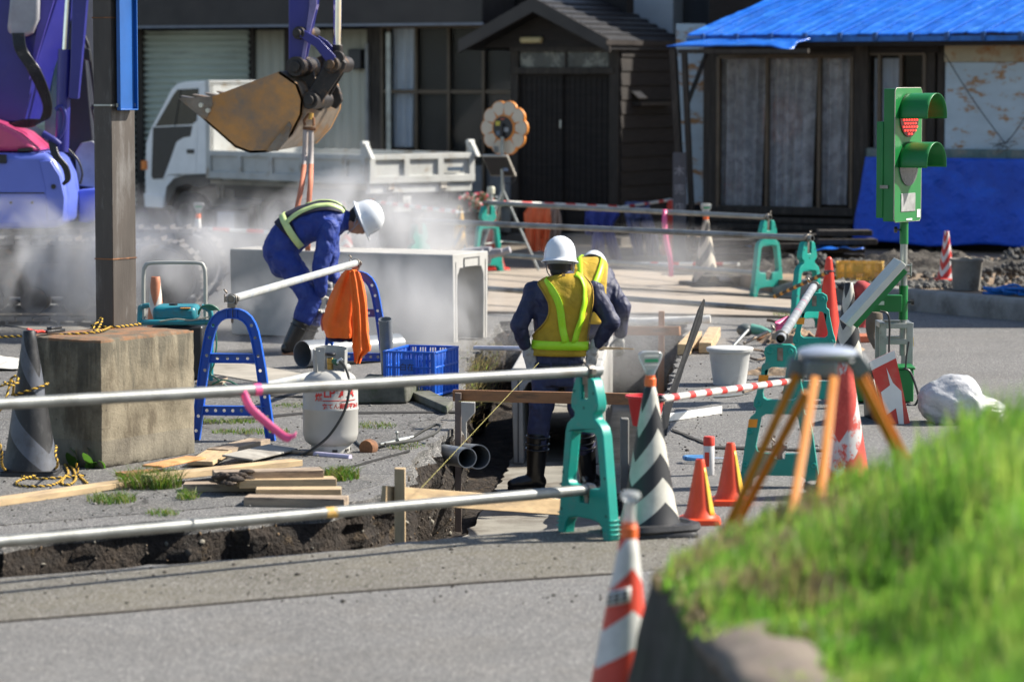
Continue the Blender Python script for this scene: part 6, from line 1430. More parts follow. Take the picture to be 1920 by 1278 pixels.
# arrow board
ab = thing('arrow_board', 'folding red board with a white arrow leaning before the green battery box', 'sign', AT(1670,800,20.6)); ao = V(ab.location)
def A_(px, py, dy=0): return AT(px, py, 20.6+dy)-ao
q = [(1630,678), (1677,656), (1706,792), (1666,806)]
def apoly(name, pts, dy, mt, th_=.012):
    P = [A_(x, y, -.25+(y-656)/150*.0+dy) for x, y in pts]; P2 = [p+V((0,th_,0)) for p in P]; n = len(P); m = MB()
    m.add(P+P2, [tuple(range(n)), tuple(range(2*n-1, n-1, -1))]+[(i, (i+1) % n, n+(i+1) % n, n+i) for i in range(n)]); return m.build(name, mt, ab)
apoly('board', q, 0, pm('board_red', (.62,.05,.035), .45, var=.1, dirt=(.5,.12,.08), ds=6)); apoly('top_strip', [(1630,678), (1677,656), (1680,671), (1634,694)], -.004, M_wht, .004)
apoly('arrow', [(1662,689), (1674,717), (1690,733), (1693,765), (1695,799), (1686,799), (1680,765), (1662,778), (1656,755), (1652,735), (1669,722)], -.006, M_wht, .006)
P = [A_(1630,680,-.25), A_(1620,720,.1), A_(1622,800,.25), A_(1660,806,-.25)]; m = MB(); m.add(P, [(0,1,2,3)]); m.build('back_board', M_blkp, ab, solid=.01, fixn=False)
# plastic bag
bg_ = G(1780,792); m = MB(); N = 48
def bagf(u, v):
    th_, ph = pi*v, 2*pi*u; p = V((sin(th_)*cos(ph), sin(th_)*sin(ph), cos(th_))); r = 1+.12*NZ.noise(p*1.8)+.035*NZ.noise(V((p.x*2, p.y*7, p.z*3)))-.03*abs(NZ.noise(V((p.x*3, p.y*12, p.z*6)))); k = max(0, p.x-.35); f_ = atan2(p.z, p.y); r *= 1+(.025+.06*max(0, p.x))*abs(sin(4.5*f_+3*NZ.noise(p*2)))-.05*abs(NZ.noise(V((p.x*2.5, p.y*5, p.z*5))))
    if p.x > .72: return V((p.x*.225*r+.03+.35*(p.x-.72), p.y*.17*r*(1+.9*(p.x-.72)), max(.0, .10+p.z*.12*r*(1+1.5*(p.x-.72))-.10*(p.x-.72))))
    return V((p.x*.225*r+.03, p.y*.17*r, max(.0, .14+p.z*.17*r-k*.15)))
m.grid(bagf, N, N)
b_ = m.build('plastic_bag', pm('translucent_white_plastic', (.66,.66,.67), .22, var=.2, vs=5, bump=.5, bs=11, bd=.03, trans=.2, dirt=(.42,.44,.42), ds=3), smooth=60); b_.location = bg_; tag(b_, 'white translucent plastic bag lying full on the road beside the grass', 'bag')
# ---------------------------------------------------------------- small things right of the trench
bb = [AT(1236,812,18.6), AT(1246,812,18.6), AT(1322,566,21.2), AT(1316,564,21.2)]
m = MB(); P = [AT(1240,880,18.4), AT(1258,880,18.4), AT(1321,566,21.0), AT(1317,566,21.0)]; Q = [p+V((.03,.02,0)) for p in P]; Q[0] += V((-.05,.35,0)); 
m.add([AT(1236,820,18.6), AT(1250,815,18.6), AT(1257,772,19.0), AT(1285,682,19.9), AT(1316,603,20.7), AT(1322,563,21.1), AT(1319,561,21.1), AT(1308,582,20.9), AT(1271,694,19.8), AT(1244,762,19.1)], [tuple(range(10))])
tag(m.build('black_board', pm('tarred_black', (.006,.006,.006), .95, bump=0), solid=.008, fixn=False, smooth=0), 'narrow black board leaning upright at the right edge of the trench', 'board')
# spray can, saw handle
t = thing('spray_can', 'white spray can with red cap standing behind the small red cones', 'spray can', G(1329,890))
m = MB(); m.lathe([(.028,0), (.031,.005), (.031,.165), (.024,.18)], 24); m.build('can_body', pm('can_white', (.6,.58,.58), .3, var=.1), t)
m = MB(); m.lathe([(.0315,.165), (.0315,.21), (.028,.216), (0,.216)], 24); m.build('cap', M_red, t)
m = MB(); m.grid(lambda u, v: V((.0316*sin(-.9+u*.9), -.0316*cos(-.9+u*.9), .05+.08*v)), 6, 1); m.build('red_label', M_red, t, fixn=False)
t = thing('hand_saw', 'hand saw with blue handle lying behind the small red cones', 'saw', G(1320,868))
m = MB(); m.tube(spl([(-.10,-.03,.03), (-.11,.02,.03), (-.08,.04,.03), (-.0,.045,.03), (.04,.02,.03), (.02,-.02,.03), (-.06,-.035,.03), (-.10,-.03,.03)], 6), .014, 10); m.build('handle', pm('handle_blue', (.10,.28,.55), .4), t)
m = MB(); m.plate([(.02,-.01), (.16,-.03), (.17,.02), (.02,.05)], .028, .031); m.build('blade', pm('blade_pale', (.55,.6,.65), .3, .5), t)
# level, trowels, tool heap
plank(G(1248,783,.03), G(1352,768,.02), .02, .05, M_wht, 'long white spirit level lying behind the striped bar', name='spirit_level', cat='spirit level')
t = thing('trowel', 'grey trowel blade lying under the striped bar in front of the white bucket', 'trowel', G(1365,745)); m = MB(); m.plate([(-.11,-.05), (-.02,-.02), (.10,.12), (.13,.2), (.04,.16), (-.05,.06)], .006, .010); m.build('blade', M_galv, t, smooth=0)
m = MB(); m.tube([(.12,.2,.02), (.2,.3,.03)], .012, 8); m.build('handle', M_wood2, t)
t = thing('hammer', 'small hammer with wooden handle lying behind the white bucket lid', 'hammer', G(1310,662)); m = MB(); m.tube([(-.12,.03,.03), (.1,-.02,.03)], .014, 8); m.build('handle', M_dkp, t); m = MB(); m.box((.12,-.02,.035), (.04,.11,.045)); m.build('head', M_steel, t, bevel=.006)
t = thing('angle_grinder', 'green power tool with grey head lying on the dirt by the barricades', 'power tool', G(1408,634)); m = MB(); m.ell((-.05,0,.07), (.075,.06,.055)); m.build('motor_head', pm('tool_grey', (.08,.10,.10), .5), t); m = MB(); m.tube([(0,0,.08), (.08,-.02,.07), (.17,-.05,.04)], [.045,.04,.025], 10); m.build('grip', pm('tool_green', (.10,.30,.24), .5), t)
rn = random.Random(21)
for k, (x, y, a, L, mt, nm, lb_) in enumerate(((1375,655,.9,.30,M_galv,'steel_bar','short steel bar nearest the white bucket in the tool heap'), (1395,650,.5,.34,M_steel,'crowbar','dark crowbar lying across the tool heap'), (1420,640,.15,.30,M_rust,'rusty_pipe','short rusty pipe in the tool heap'),
      (1450,622,.6,.42,M_dkp,'tool_shaft','dark wooden tool shaft sloping up in the tool heap'), (1470,640,-.2,.25,M_wood2,'wood_scrap','pale wood scrap at the right side of the tool heap'))):
    g = G(x, y); m = MB(); m.tube([g+V((0,0,.03)), g+V((L*cos(a)*.7, L*.5, .03+L*sin(a)*.5))], .014 if k != 2 else .022, 10); tag(m.build(nm, mt), lb_, 'tool')
m = MB(); m.tube(spl([G(1385,665,.02), G(1400,655,.05), G(1430,658,.02), G(1438,668,.02), G(1420,674,.02), G(1400,668,.02)], 6), .010, 8); m.tube(spl([G(1440,640,.03), G(1460,610,.10), G(1450,602,.12), G(1440,600,.12)], 6), .014, 8)
tag(m.build('leather_strap', pm('strap_brown', (.13,.09,.06), .8, bump=.2)), 'dark curled strap and hose ends lying among the tools', 'strap')
# reddish gloves / rag and shovel parts by the solar panel
m = MB(); c_ = AT(1628,575,23.6)
m.tube(spl([AT(1610,612,23.6), AT(1616,575,23.6), AT(1620,545,23.6), AT(1628,530,23.6)], 6), [.05,.055,.06,.065,.07,.075,.08,.085,.09,.09,.09,.09,.088,.085,.08,.075,.06,.05,.03][:19], 12)
tag(m.build('red_bag', pm('red_fabric', (.36,.05,.05), .9, var=.25, bump=.5, bs=25)), 'dark red padded cloth bag standing behind the tilted solar panel', 'bag')
m = MB(); m.tube(spl([AT(1642,585,23.3), AT(1636,625,23.3), AT(1648,660,23.2)], 6), [.05,.06,.065,.06,.055,.05,.045,.04,.035,.03,.03,.02,.02][:13], 10)
tag(m.build('brown_sack', pm('brown_fabric', (.13,.10,.07), .9, bump=.4, bs=25)), 'brown cloth sack hanging under the green battery arm', 'sack')
m = MB(); g = G(1600,640); m.box(g+V((0,0,.03)), (.5,.3,.05), Rt=rmx(rz=.2)); m.box(g+V((.3,-.1,.03)), (.25,.08,.04), Rt=rmx(rz=-.2)); tag(m.build('brick_scrap', pm('brick_orange', (.40,.13,.06), .85)), 'orange and dark scraps on the road under the solar panel', 'scrap')
m = MB(); m.box((6.9, 30.0, 1.3), (2.2, 2.1, 2.6)); struct(m.build('offframe_shade_block', M_kerb))  # unseen block added beyond the right frame edge to shade the road
# blue sheets and boards below the glass doors
m = MB(); g = AT(1420,462,35.6); m.grid(lambda u, v: g+V((-.35+u*.9, v*.5, .02+.06*NZ.noise(V((u*4, v*3, 0))))), 16, 8); tag(m.build('blue_sheet', M_tarp, solid=.006, fixn=False), 'scrap of blue sheeting lying below the lace curtained doors', 'sheet')
m = MB(); g = AT(1560,470,35.0); m.grid(lambda u, v: g+V((-.25+u*.6, v*.5, .02+.05*NZ.noise(V((u*4, v*3, 7))))), 16, 8); tag(m.build('blue_sheet', M_tarp, solid=.006, fixn=False), 'small blue sheeting scrap behind the yellow crate', 'sheet')
for k, (x, y, w_, lb_) in enumerate(((1420,478,1.3,'stack of grey boards low before the glass doors, left part'), (1500,470,1.0,'weathered boards stacked beneath the glass doors near the far barricade'), (1575,462,.6,'short weathered boards piled by the blue hung tarpaulin'))):
    g = AT(x, y, 35.8-k*.2); m = MB()
    for j in range(4): m.box(g+V((rn.uniform(-.1,.1), rn.uniform(-.1,.1), -.12+j*.09)), (w_*rn.uniform(.8,1.1), .3, .06), Rt=rmx(rz=rn.uniform(-.1,.1)))
    tag(m.build('board_stack', M_dkp, bevel=.004), lb_, 'boards')
# ---------------------------------------------------------------- people
M_skin = pm('skin', (.42,.22,.14), .5, var=.1, bump=.05, sub=.1); M_hair = pm('black_hair', (.012,.010,.009), .6, var=.3, bump=.5, bs=120)
M_helm = pm('helmet_white', (.74,.76,.78), .22, var=.03, bump=0, coat=.4); M_nvy = pm('navy_workwear', (.020,.023,.060), .60, var=.25, vs=8, bump=.3, bs=90, bd=.004, fold=.05, dirt=(.035,.038,.085), ds=6, da=(.5,.7))
M_nvt = pm('navy_trousers', (.036,.040,.085), .75, var=.2, vs=8, bump=.3, bs=90, bd=.004, fold=.05, dirt=(.06,.06,.11), ds=5, da=(.5,.7))
M_roy = pm('royal_blue_workwear', (.008,.030,.215), .68, var=.22, vs=8, bump=.3, bs=90, bd=.004, fold=.055, dirt=(.03,.065,.27), ds=6, da=(.5,.7))
M_boot = pm('rubber_boot', (.010,.010,.011), .33, var=.3, bump=.05, bs=30, dirt=(.035,.03,.028), ds=7, da=(.6,.75))
M_glv = pm('cotton_glove', (.50,.48,.44), .9, var=.15, bump=.3, bs=200, dirt=(.30,.27,.23), ds=20, da=(.5,.7))
M_vmu = pm('vest_mustard', (.50,.32,.02), .8, var=.2, vs=8, bump=.25, bs=150, fold=.03); M_lime = pm('reflective_lime', (.48,.86,.02), .45, var=.08, bump=.03, emis=None)
M_lime2 = pm('reflective_lime_pale', (.55,.68,.28), .45, var=.15, bump=.03)
M_vnv = pm('vest_navy', (.010,.010,.030), .8, var=.2, bump=.2, bs=120)
dt_ = bpy.data.textures.new('cloth_folds', 'CLOUDS'); dt_.noise_scale = .11; dt_.noise_depth = 2
def cap_(m, p0, p1, r0, r1, k=1): m.tube([p0, (V(p0)+V(p1))/2, p1], [r0, (r0+r1)/2, r1], 14); m.ell(p0, r0, 0, 14); m.ell(p1, r1, 0, 14)
def blob(name, m, mt, parent, vox=.012, sm=6, fold=0):
    o = m.build(name, mt, parent, smooth=0, weld=False, fixn=False)
    r = o.modifiers.new('r', 'REMESH'); r.mode = 'VOXEL'; r.voxel_size = vox; r.use_smooth_shade = True
    s_ = o.modifiers.new('s', 'SMOOTH'); s_.iterations = sm; s_.factor = .6
    if fold: d = o.modifiers.new('d', 'DISPLACE'); d.texture = dt_; d.strength = fold; d.mid_level = .5; d.texture_coords = 'LOCAL'
    return o
class Torso:
    def __init__(s, st, lat): s.st = [(V(c), a, b) for c, a, b in st]; s.lat = V(lat).normalized()
    def at(s, t):
        n = len(s.st)-1; x = min(max(t, 0), 1)*n; i = min(int(x), n-1); f = x-i; f2 = f*f*(3-2*f) if 0 else f
        g = lambda k: s.st[min(max(k, 0), n)]
        cr = lambda a, b, c, d: .5*((2*b)+(c-a)*f+(2*a-5*b+4*c-d)*f*f+(3*b-a-3*c+d)*f**3)
        c = cr(g(i-1)[0], g(i)[0], g(i+1)[0], g(i+2)[0]); return c, cr(*[g(i+k)[1] for k in (-1,0,1,2)]), cr(*[g(i+k)[2] for k in (-1,0,1,2)])
    def P(s, t, th, off=0):
        c, a, b = s.at(t); tn = (s.at(min(t+.03, 1))[0]-s.at(max(t-.03, 0))[0]).normalized(); fw = tn.cross(s.lat).normalized(); lt = fw.cross(tn)
        S, C = sin(th), cos(th); e = (abs(S)**2.5+abs(C)**2.5)**(-1/2.5)
        return c+lt*(a+off)*S*e-fw*(b+off)*C*e
    def solid(s, m, off=0, nt=22, nq=28):
        vs = [s.P(i/nt, 2*pi*k/nq, off) for i in range(nt+1) for k in range(nq)]
        m.add(vs, [(i*nq+k, i*nq+(k+1) % nq, (i+1)*nq+(k+1) % nq, (i+1)*nq+k) for i in range(nt) for k in range(nq)]+[tuple(range(nq-1, -1, -1)), tuple(nt*nq+k for k in range(nq))])
    def patch(s, name, f0, f1, t0, t1, off, mt, par, nt=24, nq=24, th=.004, fold=.004, orig=None):
        m = MB()
        def g(u, v):
            t = t0+(t1-t0)*v; a, b = f0(t), f1(t); q = a+(b-a)*u; p = s.P(t, q, off); return p+(p-s.at(t)[0]).normalized()*fold*NZ.noise(p*11)
        m.grid(g, nq, nt); return m.build(name, mt, par, solid=th, fixn=False, smooth=70)
def band(T_, name, path, w, off, mt, par, n=30, fold=.004):   # a stripe following (t, theta) points
    P = spl([V((t, q, 0)) for t, q in path], 8); m = MB(); vs = []
    for i, p in enumerate(P):
        d = P[min(i+1, len(P)-1)]-P[max(i-1, 0)]; A = T_.P(p.x, p.y, off); D = (T_.P(p.x+d.x*.2, p.y+d.y*.2, off)-T_.P(p.x-d.x*.2, p.y-d.y*.2, off)).normalized()
        N = (A-T_.at(p.x)[0]).normalized(); S = D.cross(N).normalized(); A = A+N*fold*NZ.noise(A*11); vs += [A-S*w/2, A, A+S*w/2]
    m.add(vs, [(3*i+k, 3*i+k+1, 3*i+k+4, 3*i+k+3) for i in range(len(P)-1) for k in (0, 1)]); return m.build(name, mt, par, solid=.003, fixn=False, smooth=70)
def helmet(par, c, Rm, strap=True):
    """hard hat; Rm maps local (x right, y forward, z up) to the world axes of the head"""
    M = Mx.Translation(c) @ Rm.to_4x4(); m = MB(); N = 40; prof = [(1.16,-.012), (1.13,-.004), (1.03,.004), (1.0,.02), (.985,.05), (.93,.09), (.82,.122), (.65,.146), (.42,.163), (.2,.170), (0,.172)]
    vs = []
    for r, z in prof[:-1]:
        for k in range(N):
            q = 2*pi*k/N; x, y = .112*r*sin(q), .138*r*cos(q)
            if r > 1.02 and cos(q) > .2: y += (r-1.02)*.22*(cos(q)-.2)
            rid = .004*(abs(x) < .055)*(z > .05)*(1 if abs(abs(x)-.028) < .012 or abs(x) < .008 else .2)
            vs.append((x, y, z+rid))
    vs.append((0, 0, .174)); n = len(prof)-1
    fs = [(i*N+k, i*N+(k+1) % N, (i+1)*N+(k+1) % N, (i+1)*N+k) for i in range(n-1) for k in range(N)]+[((n-1)*N+k, (n-1)*N+(k+1) % N, n*N) for k in range(N)]
    m.add(vs, fs, 0, M); h = m.build('helmet', M_helm, par, solid=.004, fixn=False, smooth=60)
    s_ = MB(); a = np.linspace(.35*pi, 1.65*pi, 15)
    vs = []
    for q in a: vs += [M @ V((.098*sin(q), .118*cos(q), -.028)), M @ V((.100*sin(q), .121*cos(q), -.002))]
    s_.add(vs, [(2*i, 2*i+1, 2*i+3, 2*i+2) for i in range(14)]); s_.build('head_band', pm('band_grey', (.30,.31,.33), .5) if 'band_grey' not in bpy.data.materials else bpy.data.materials['band_grey'], h, solid=.003, fixn=False)
    s_ = MB()
    for sx in (-1, 1):
        s_.tube([M @ V((sx*.108,.0,.0)), M @ V((sx*.092,.035,-.08)), M @ V((sx*.045,.06,-.145))], .004, 6); s_.tube([M @ V((sx*.100,-.07,.0)), M @ V((sx*.092,.02,-.075))], .004, 6)
    s_.tube([M @ V((-.045,.06,-.145)), M @ V((0,.065,-.150)), M @ V((.045,.06,-.145))], .004, 6); s_.build('chin_strap', bpy.data.materials['band_grey'], h)
    return h
def head(m, M):      # adds the head to the body mesh; M maps local axes (y = face) placed at the helmet rim centre
    def e(c, r): m.ell(c, r, 0, 18, M)
    e((0,.0,.02), (.076,.096,.10)); e((0,.018,-.045), (.066,.075,.085)); e((0,.035,-.095), (.045,.050,.040)); e((0,.095,-.035), (.014,.022,.026)); e((0,.088,-.078), (.026,.012,.010))
    for s_ in (-1, 1): e((s_*.078,.0,-.035), (.012,.02,.032)); e((s_*.03,.082,-.005), (.022,.012,.010))
    m.tube([M @ V((0,-.01,-.05)), M @ V((0,-.03,-.17))], [.058,.064], 16)
def face(par, M):
    m = MB()
    for s_ in (-1, 1): m.ell((s_*.030,.090,-.022), (.012,.007,.006), 0, 10, M)
    m.build_split('eye', pm('eye', (.3,.28,.26), .2, var=.1) if 'eye' not in bpy.data.materials else bpy.data.materials['eye'], par)
def hair(par, M, long=0):
    m = MB(); m.ell((0,-.022,-.020), (.084,.092,.085), 0, 24, M); m.ell((0,-.045,-.075-long), (.066,.052,.05), 0, 18, M)
    o = m.build('hair', M_hair, par, weld=False); r = o.modifiers.new('r','REMESH'); r.mode = 'VOXEL'; r.voxel_size = .008; d = o.modifiers.new('d','DISPLACE'); d.texture = dt_; d.strength = .012; return o
def hand(name, par, wrist, palm_d, side, curl=.5, mt=None, sz=1.0, spread=1):
    """palm + four fingers + thumb; palm_d points wrist to knuckles, side points to the thumb"""
    d = V(palm_d).normalized(); t = V(side); t = (t-d*t.dot(d)).normalized(); nrm = d.cross(t); w = V(wrist); m = MB(); s_ = sz
    Rt = Mx((t, d, nrm)).transposed(); m.ell(w+d*.045*s_, (.042*s_,.052*s_,.018*s_), 0, 14, Rt=Rt); cap_(m, w-d*.03*s_, w+d*.02*s_, .03*s_, .03*s_)
    for k, (o_, L) in enumerate(((.030,.070), (.010,.078), (-.010,.074), (-.029,.058))):
        b = w+d*.085*s_+t*o_*s_; p = [b-d*.02*s_]; a = curl*(.8+.12*k)
        dd = d.copy(); q = b
        for j in range(3):
            p.append(q); dd = Mx.Rotation(-a*.6 if j else -a*.3, 3, t) @ dd; dd = (dd+t*o_*1.5*spread*.3).normalized(); q = q+dd*L*s_*(.45, .32, .26)[j]
        p.append(q); m.tube(p, [.011*s_,.0105*s_,.010*s_,.009*s_,.0075*s_], 10); m.ell(q, .0078*s_, 0, 8)
    b = w+d*.025*s_+t*.035*s_; q = [b-t*.01*s_, b+t*.02*s_+d*.018*s_, b+t*.040*s_+d*.045*s_-nrm*.01, b+t*.045*s_+d*.070*s_-nrm*.016]
    m.tube(q, [.014*s_,.013*s_,.011*s_,.008*s_], 10); m.ell(q[-1], .0085*s_, 0, 8)
    return blob(name, m, mt or M_glv, par, .005, 2)
def boot(name, par, knee, ankle, toe, rt=.072, ra=.052, ztop=None, sole=None):
    k, a, t = V(knee), V(ankle), V(toe); d = (t-a); d.z = 0; d.normalize(); m = MB()
    cap_(m, k.lerp(a, .0), a+V((0,0,.02)), rt, ra+.006)
    gz = t.z; heel = V((a.x, a.y, gz+.05))-d*.035; m.ell(heel, (.046,.046,.05), 0, 14)
    m.tube([heel, V((a.x,a.y,gz+.055))+d*.05, V((a.x,a.y,gz+.045))+d*.11, V((a.x,a.y,gz+.040))+d*.165], [.048,.052,.050,.036], 14); m.ell(V((a.x,a.y,gz+.040))+d*.165, (.040,.040,.034), 0, 14)
    m.ell(a, (ra+.004,ra+.004,.06), 0, 14)
    o = blob(name, m, M_boot, par, .008, 4)
    s_ = MB(); pts = []; nx = V((-d.y, d.x, 0)); c0 = V((a.x, a.y, gz))
    for q in np.linspace(0, 2*pi, 25)[:-1]:
        l = .065+.135*cos(q); w_ = .047*sin(q)*(1 if cos(q) > -.3 else .9); pts.append(c0+d*l+nx*w_)
    s_.add([p+V((0,0,.001)) for p in pts]+[p+V((0,0,.022)) for p in pts], [tuple(range(24)), tuple(range(47, 23, -1))]+[(i, (i+1) % 24, 24+(i+1) % 24, 24+i) for i in range(24)]); s_.build('sole', sole or M_boot, o)
    r_ = MB(); u = (k-a).normalized()
    for j in (0, .05, .09): r_.lathe([(rt+.0035,-.004), (rt+.006,0), (rt+.0035,.004)], 24, 0, frame_on(k-u*j, u))
    r_.build('cuff_ring', M_boot, o); return o
# --- standing worker, seen from behind, hands on hips
w1 = AT(1052, 918, 22.45); w1.z = -DEP+.031
P1 = thing('person', 'standing worker seen from behind in white helmet and mustard vest, hands on hips', 'person', w1)
def q_(px, py, dy=0): return AT(px, py, 22.45+dy)-w1
T1 = Torso([(q_(1050,702),.165,.120), (q_(1050,672),.176,.122), (q_(1051,630),.180,.128), (q_(1053,590),.205,.140), (q_(1055,555),.222,.142), (q_(1056,530,.01),.185,.118), (q_(1055,516,.02),.085,.080)], (1,0,0))
hl, hr = q_(1024,712), q_(1080,712); kl, kr = q_(1010,795,-.03), q_(1092,790,-.02); al, ar = q_(1004,892), q_(1102,880,.1)
al.z = .07; ar.z = .07
sl1, sr1 = q_(1001,548), q_(1113,548); el, er = q_(972,612,-.10), q_(1148,602,-.08); wl, wr = q_(988,652,-.03), q_(1114,652,-.03)
m = MB(); T1.solid(m, -.02); hm1 = q_(1050,489,.03); Rm1 = rmx(rx=R(-8), ry=R(0), rz=R(-8))
head(m, Mx.Translation(hm1) @ Rm1.to_4x4())
for a, b, c in ((sl1, el, wl), (sr1, er, wr)): cap_(m, a, b, .045, .036); cap_(m, b, c, .036, .026)
for a, b, c in ((hl, kl, al), (hr, kr, ar)): cap_(m, a, b, .075, .05); cap_(m, b, c, .05, .038)
blob('body', m, M_skin, P1, .011, 3)
M1h = Mx.Translation(hm1) @ Rm1.to_4x4(); hair(P1, M1h, .0); face(P1, M1h); hh1 = helmet(P1, hm1, Rm1)
text_obj('CR', .022, M_blkp, hh1, M1h @ T((-.113,.02,.035), rx=pi/2, rz=-pi/2), 'lettering')
m = MB(); T1.solid(m, 0)
for a, b, c in ((sl1, el, wl), (sr1, er, wr)):
    cap_(m, a, b, .074, .060); cap_(m, b, b.lerp(c, .86), .062, .045); m.ell(a, (.078,.078,.085))
m.tube([q_(1055,522,.02), q_(1053,508,.03)], [.088,.072], 18)
blob('jacket', m, M_nvy, P1, .011, 5, .028)
m = MB(); m.lathe([(.064,0), (.070,.01), (.066,.035), (.060,.04)], 20, 0, Mx.Translation(q_(1053,511,.03)) @ rmx(rx=.2).to_4x4()); m.build('collar', M_nvy, P1, solid=.004)
m = MB(); T0 = Torso([(q_(1050,722),.168,.125), (q_(1050,700),.172,.128), (q_(1050,682),.172,.124)], (1,0,0)); T0.solid(m)
for a, b, c in ((hl, kl, al), (hr, kr, ar)): cap_(m, a, b, .098, .078); cap_(m, b, b.lerp(c, .42), .080, .078)
blob('trousers', m, M_nvt, P1, .011, 5, .034)
m = MB(); nb = 40; m.add([T0.P(.93, 2*pi*k/nb, .008)+V((0,0,z)) for z in (-.015,.018) for k in range(nb)], [(k, (k+1) % nb, nb+(k+1) % nb, nb+k) for k in range(nb)]); bl = m.build('belt', M_blkp, P1, solid=.004, fixn=False)
m = MB()
for th in (-1.0, -.35, .35, 1.0): p = T0.P(.93, th, .012); m.box(p, (.014,.010,.05))
m.build_split('belt_loop', M_nvt, P1)
for n_, k, a, tx in (('boot', kl, al, V((-.16,-.03,0))), ('boot', kr, ar, V((.06,.15,0)))):
    kk_ = k.lerp(a, .22); t_ = a+tx; t_.z = 0.0; boot(n_, P1, kk_, a, t_, .082, .056)
hand('glove', P1, wl, V((.30,.12,-1)), V((1,-.5,.45)), .5, sz=1.22); hand('glove', P1, wr, V((-.22,.12,-1)), V((-1,-.5,.4)), .5, sz=1.2)
# vest panel and its reflective stripes
vl = lambda t: float(np.interp(t, [.19,.30,.345,.40,.5,.6,.72,.82,.90,.96], [-1.55,-1.50,-1.1,-.68,-.42,-.40,-.62,-.92,-1.0,-.95])); vr = lambda t: float(np.interp(t, [.19,.35,.5,.6,.72,.82,.90,.96], [1.45,1.15,1.0,.95,.95,1.0,1.0,.95]))
vb = T1.patch('vest', vl, vr, .195, .955, .016, M_vmu, P1, nt=34, nq=34, fold=.012)
band(T1, 'vest_edging', [(t, vl(t)) for t in (.955,.9,.8,.7,.6,.5,.42,.36,.31,.25,.2)], .010, .024, pm('edging', (.45,.27,.03), .7), vb)
band(T1, 'vest_edging', [(t, vr(t)) for t in (.955,.9,.8,.7,.6,.5,.4,.3,.2)], .010, .024, bpy.data.materials['edging'], vb)
band(T1, 'reflective_stripe', [(.93,-.85), (.86,-.70), (.72,-.32), (.6,-.10), (.42,.03), (.30,.17)], .052, .024, M_lime, vb, fold=.012)
band(T1, 'reflective_stripe', [(.94,.62), (.85,.68), (.68,.66), (.5,.60), (.30,.47)], .052, .0245, M_lime, vb, fold=.012)
band(T1, 'reflective_stripe', [(.275,-1.5), (.275,-.7), (.275,0), (.275,.7), (.275,1.2)], .062, .026, M_lime, vb, fold=.012)
m = MB(); p = T1.P(.93, .02, .022); m.box(p, (.024,.004,.024)); m.build('neck_tag', pm('tag_ochre', (.5,.3,.1), .7), vb)
# --- rear worker crouching over the trench
Y2 = 25.7; w2 = AT(1092, 640, Y2); w2.z = .008
P2 = thing('person', 'rear worker in mustard vest bowing down behind the standing worker, helmet tipped forward', 'person', w2)
def r_(px, py, dy=0): return AT(px, py, Y2+dy)-w2
T2 = Torso([(r_(1086,612,-.05),.165,.125), (r_(1090,585,-.05),.178,.13), (r_(1097,555,.02),.20,.135), (r_(1103,530,.12),.218,.135), (r_(1106,512,.24),.19,.12), (r_(1108,504,.34),.09,.08)], (1,.1,0))
s1, s2 = r_(1072,528,.12), r_(1138,528,.12); e1_, e2_ = r_(1066,585,.15), r_(1168,578,.0); v1, v2 = r_(1085,630,.3), r_(1162,632,.05)
Rm2 = rmx(rx=R(-62), rz=R(-10)); hm2 = r_(1112,506,.42); M2 = Mx.Translation(hm2) @ Rm2.to_4x4()
m = MB(); T2.solid(m, -.02); head(m, M2)
for a, b, c in ((s1, e1_, v1), (s2, e2_, v2)): cap_(m, a, b, .045, .036); cap_(m, b, c, .036, .026)
h1_, h2_ = r_(1070,612,-.05), r_(1104,612,-.05); k1_, k2_ = V((-.13,.32,.09)), V((.15,.30,.09)); f1_, f2_ = V((-.13,-.12,.06)), V((.13,-.12,.06))
for a, b, c in ((h1_, k1_, f1_), (h2_, k2_, f2_)): cap_(m, a, b, .075, .05); cap_(m, b, c, .05, .038)
blob('body', m, M_skin, P2, .012, 3); hair(P2, M2); face(P2, M2); helmet(P2, hm2, Rm2)
m = MB(); T2.solid(m, 0)
for a, b, c in ((s1, e1_, v1), (s2, e2_, v2)): cap_(m, a, b, .078, .066); cap_(m, b, b.lerp(c, .84), .066, .048)
m.tube([r_(1107,508,.3), r_(1110,502,.40)], [.085,.07], 16)
blob('jacket', m, M_nvy, P2, .012, 5, .028)
m = MB()
for a, b, c in ((h1_, k1_, f1_), (h2_, k2_, f2_)): cap_(m, a, b, .10, .08); cap_(m, b, b.lerp(c, .7), .08, .07)
m.ell(r_(1087,612,-.05), (.17,.13,.12)); blob('trousers', m, M_nvt, P2, .013, 5, .03)
for f in (f1_, f2_): m = MB(); cap_(m, f+V((0,.05,.02)), f-V((0,.02,0)), .06, .05); m.tube([f, f-V((0,.08,.0)), f-V((0,.10,.04))], [.05,.05,.035], 12); blob('boot', m, M_boot, P2, .01, 3)
hand('glove', P2, v1, (.1,.1,-1), (1,0,0), .5); hand('glove', P2, v2, (0,.1,-1), (-1,0,0), .4)
v = T2.patch('vest', lambda t: -(.62+.5*max(0,(.55-t)*2)), lambda t: (.62+.5*max(0,(.55-t)*2)), .1, .95, .016, M_vmu, P2, fold=.012)
band(T2, 'reflective_stripe', [(.93,-.55), (.75,-.42), (.5,-.3), (.2,-.15)], .052, .024, M_lime, v); band(T2, 'reflective_stripe', [(.93,.55), (.75,.45), (.5,.32), (.2,.15)], .052, .024, M_lime, v)
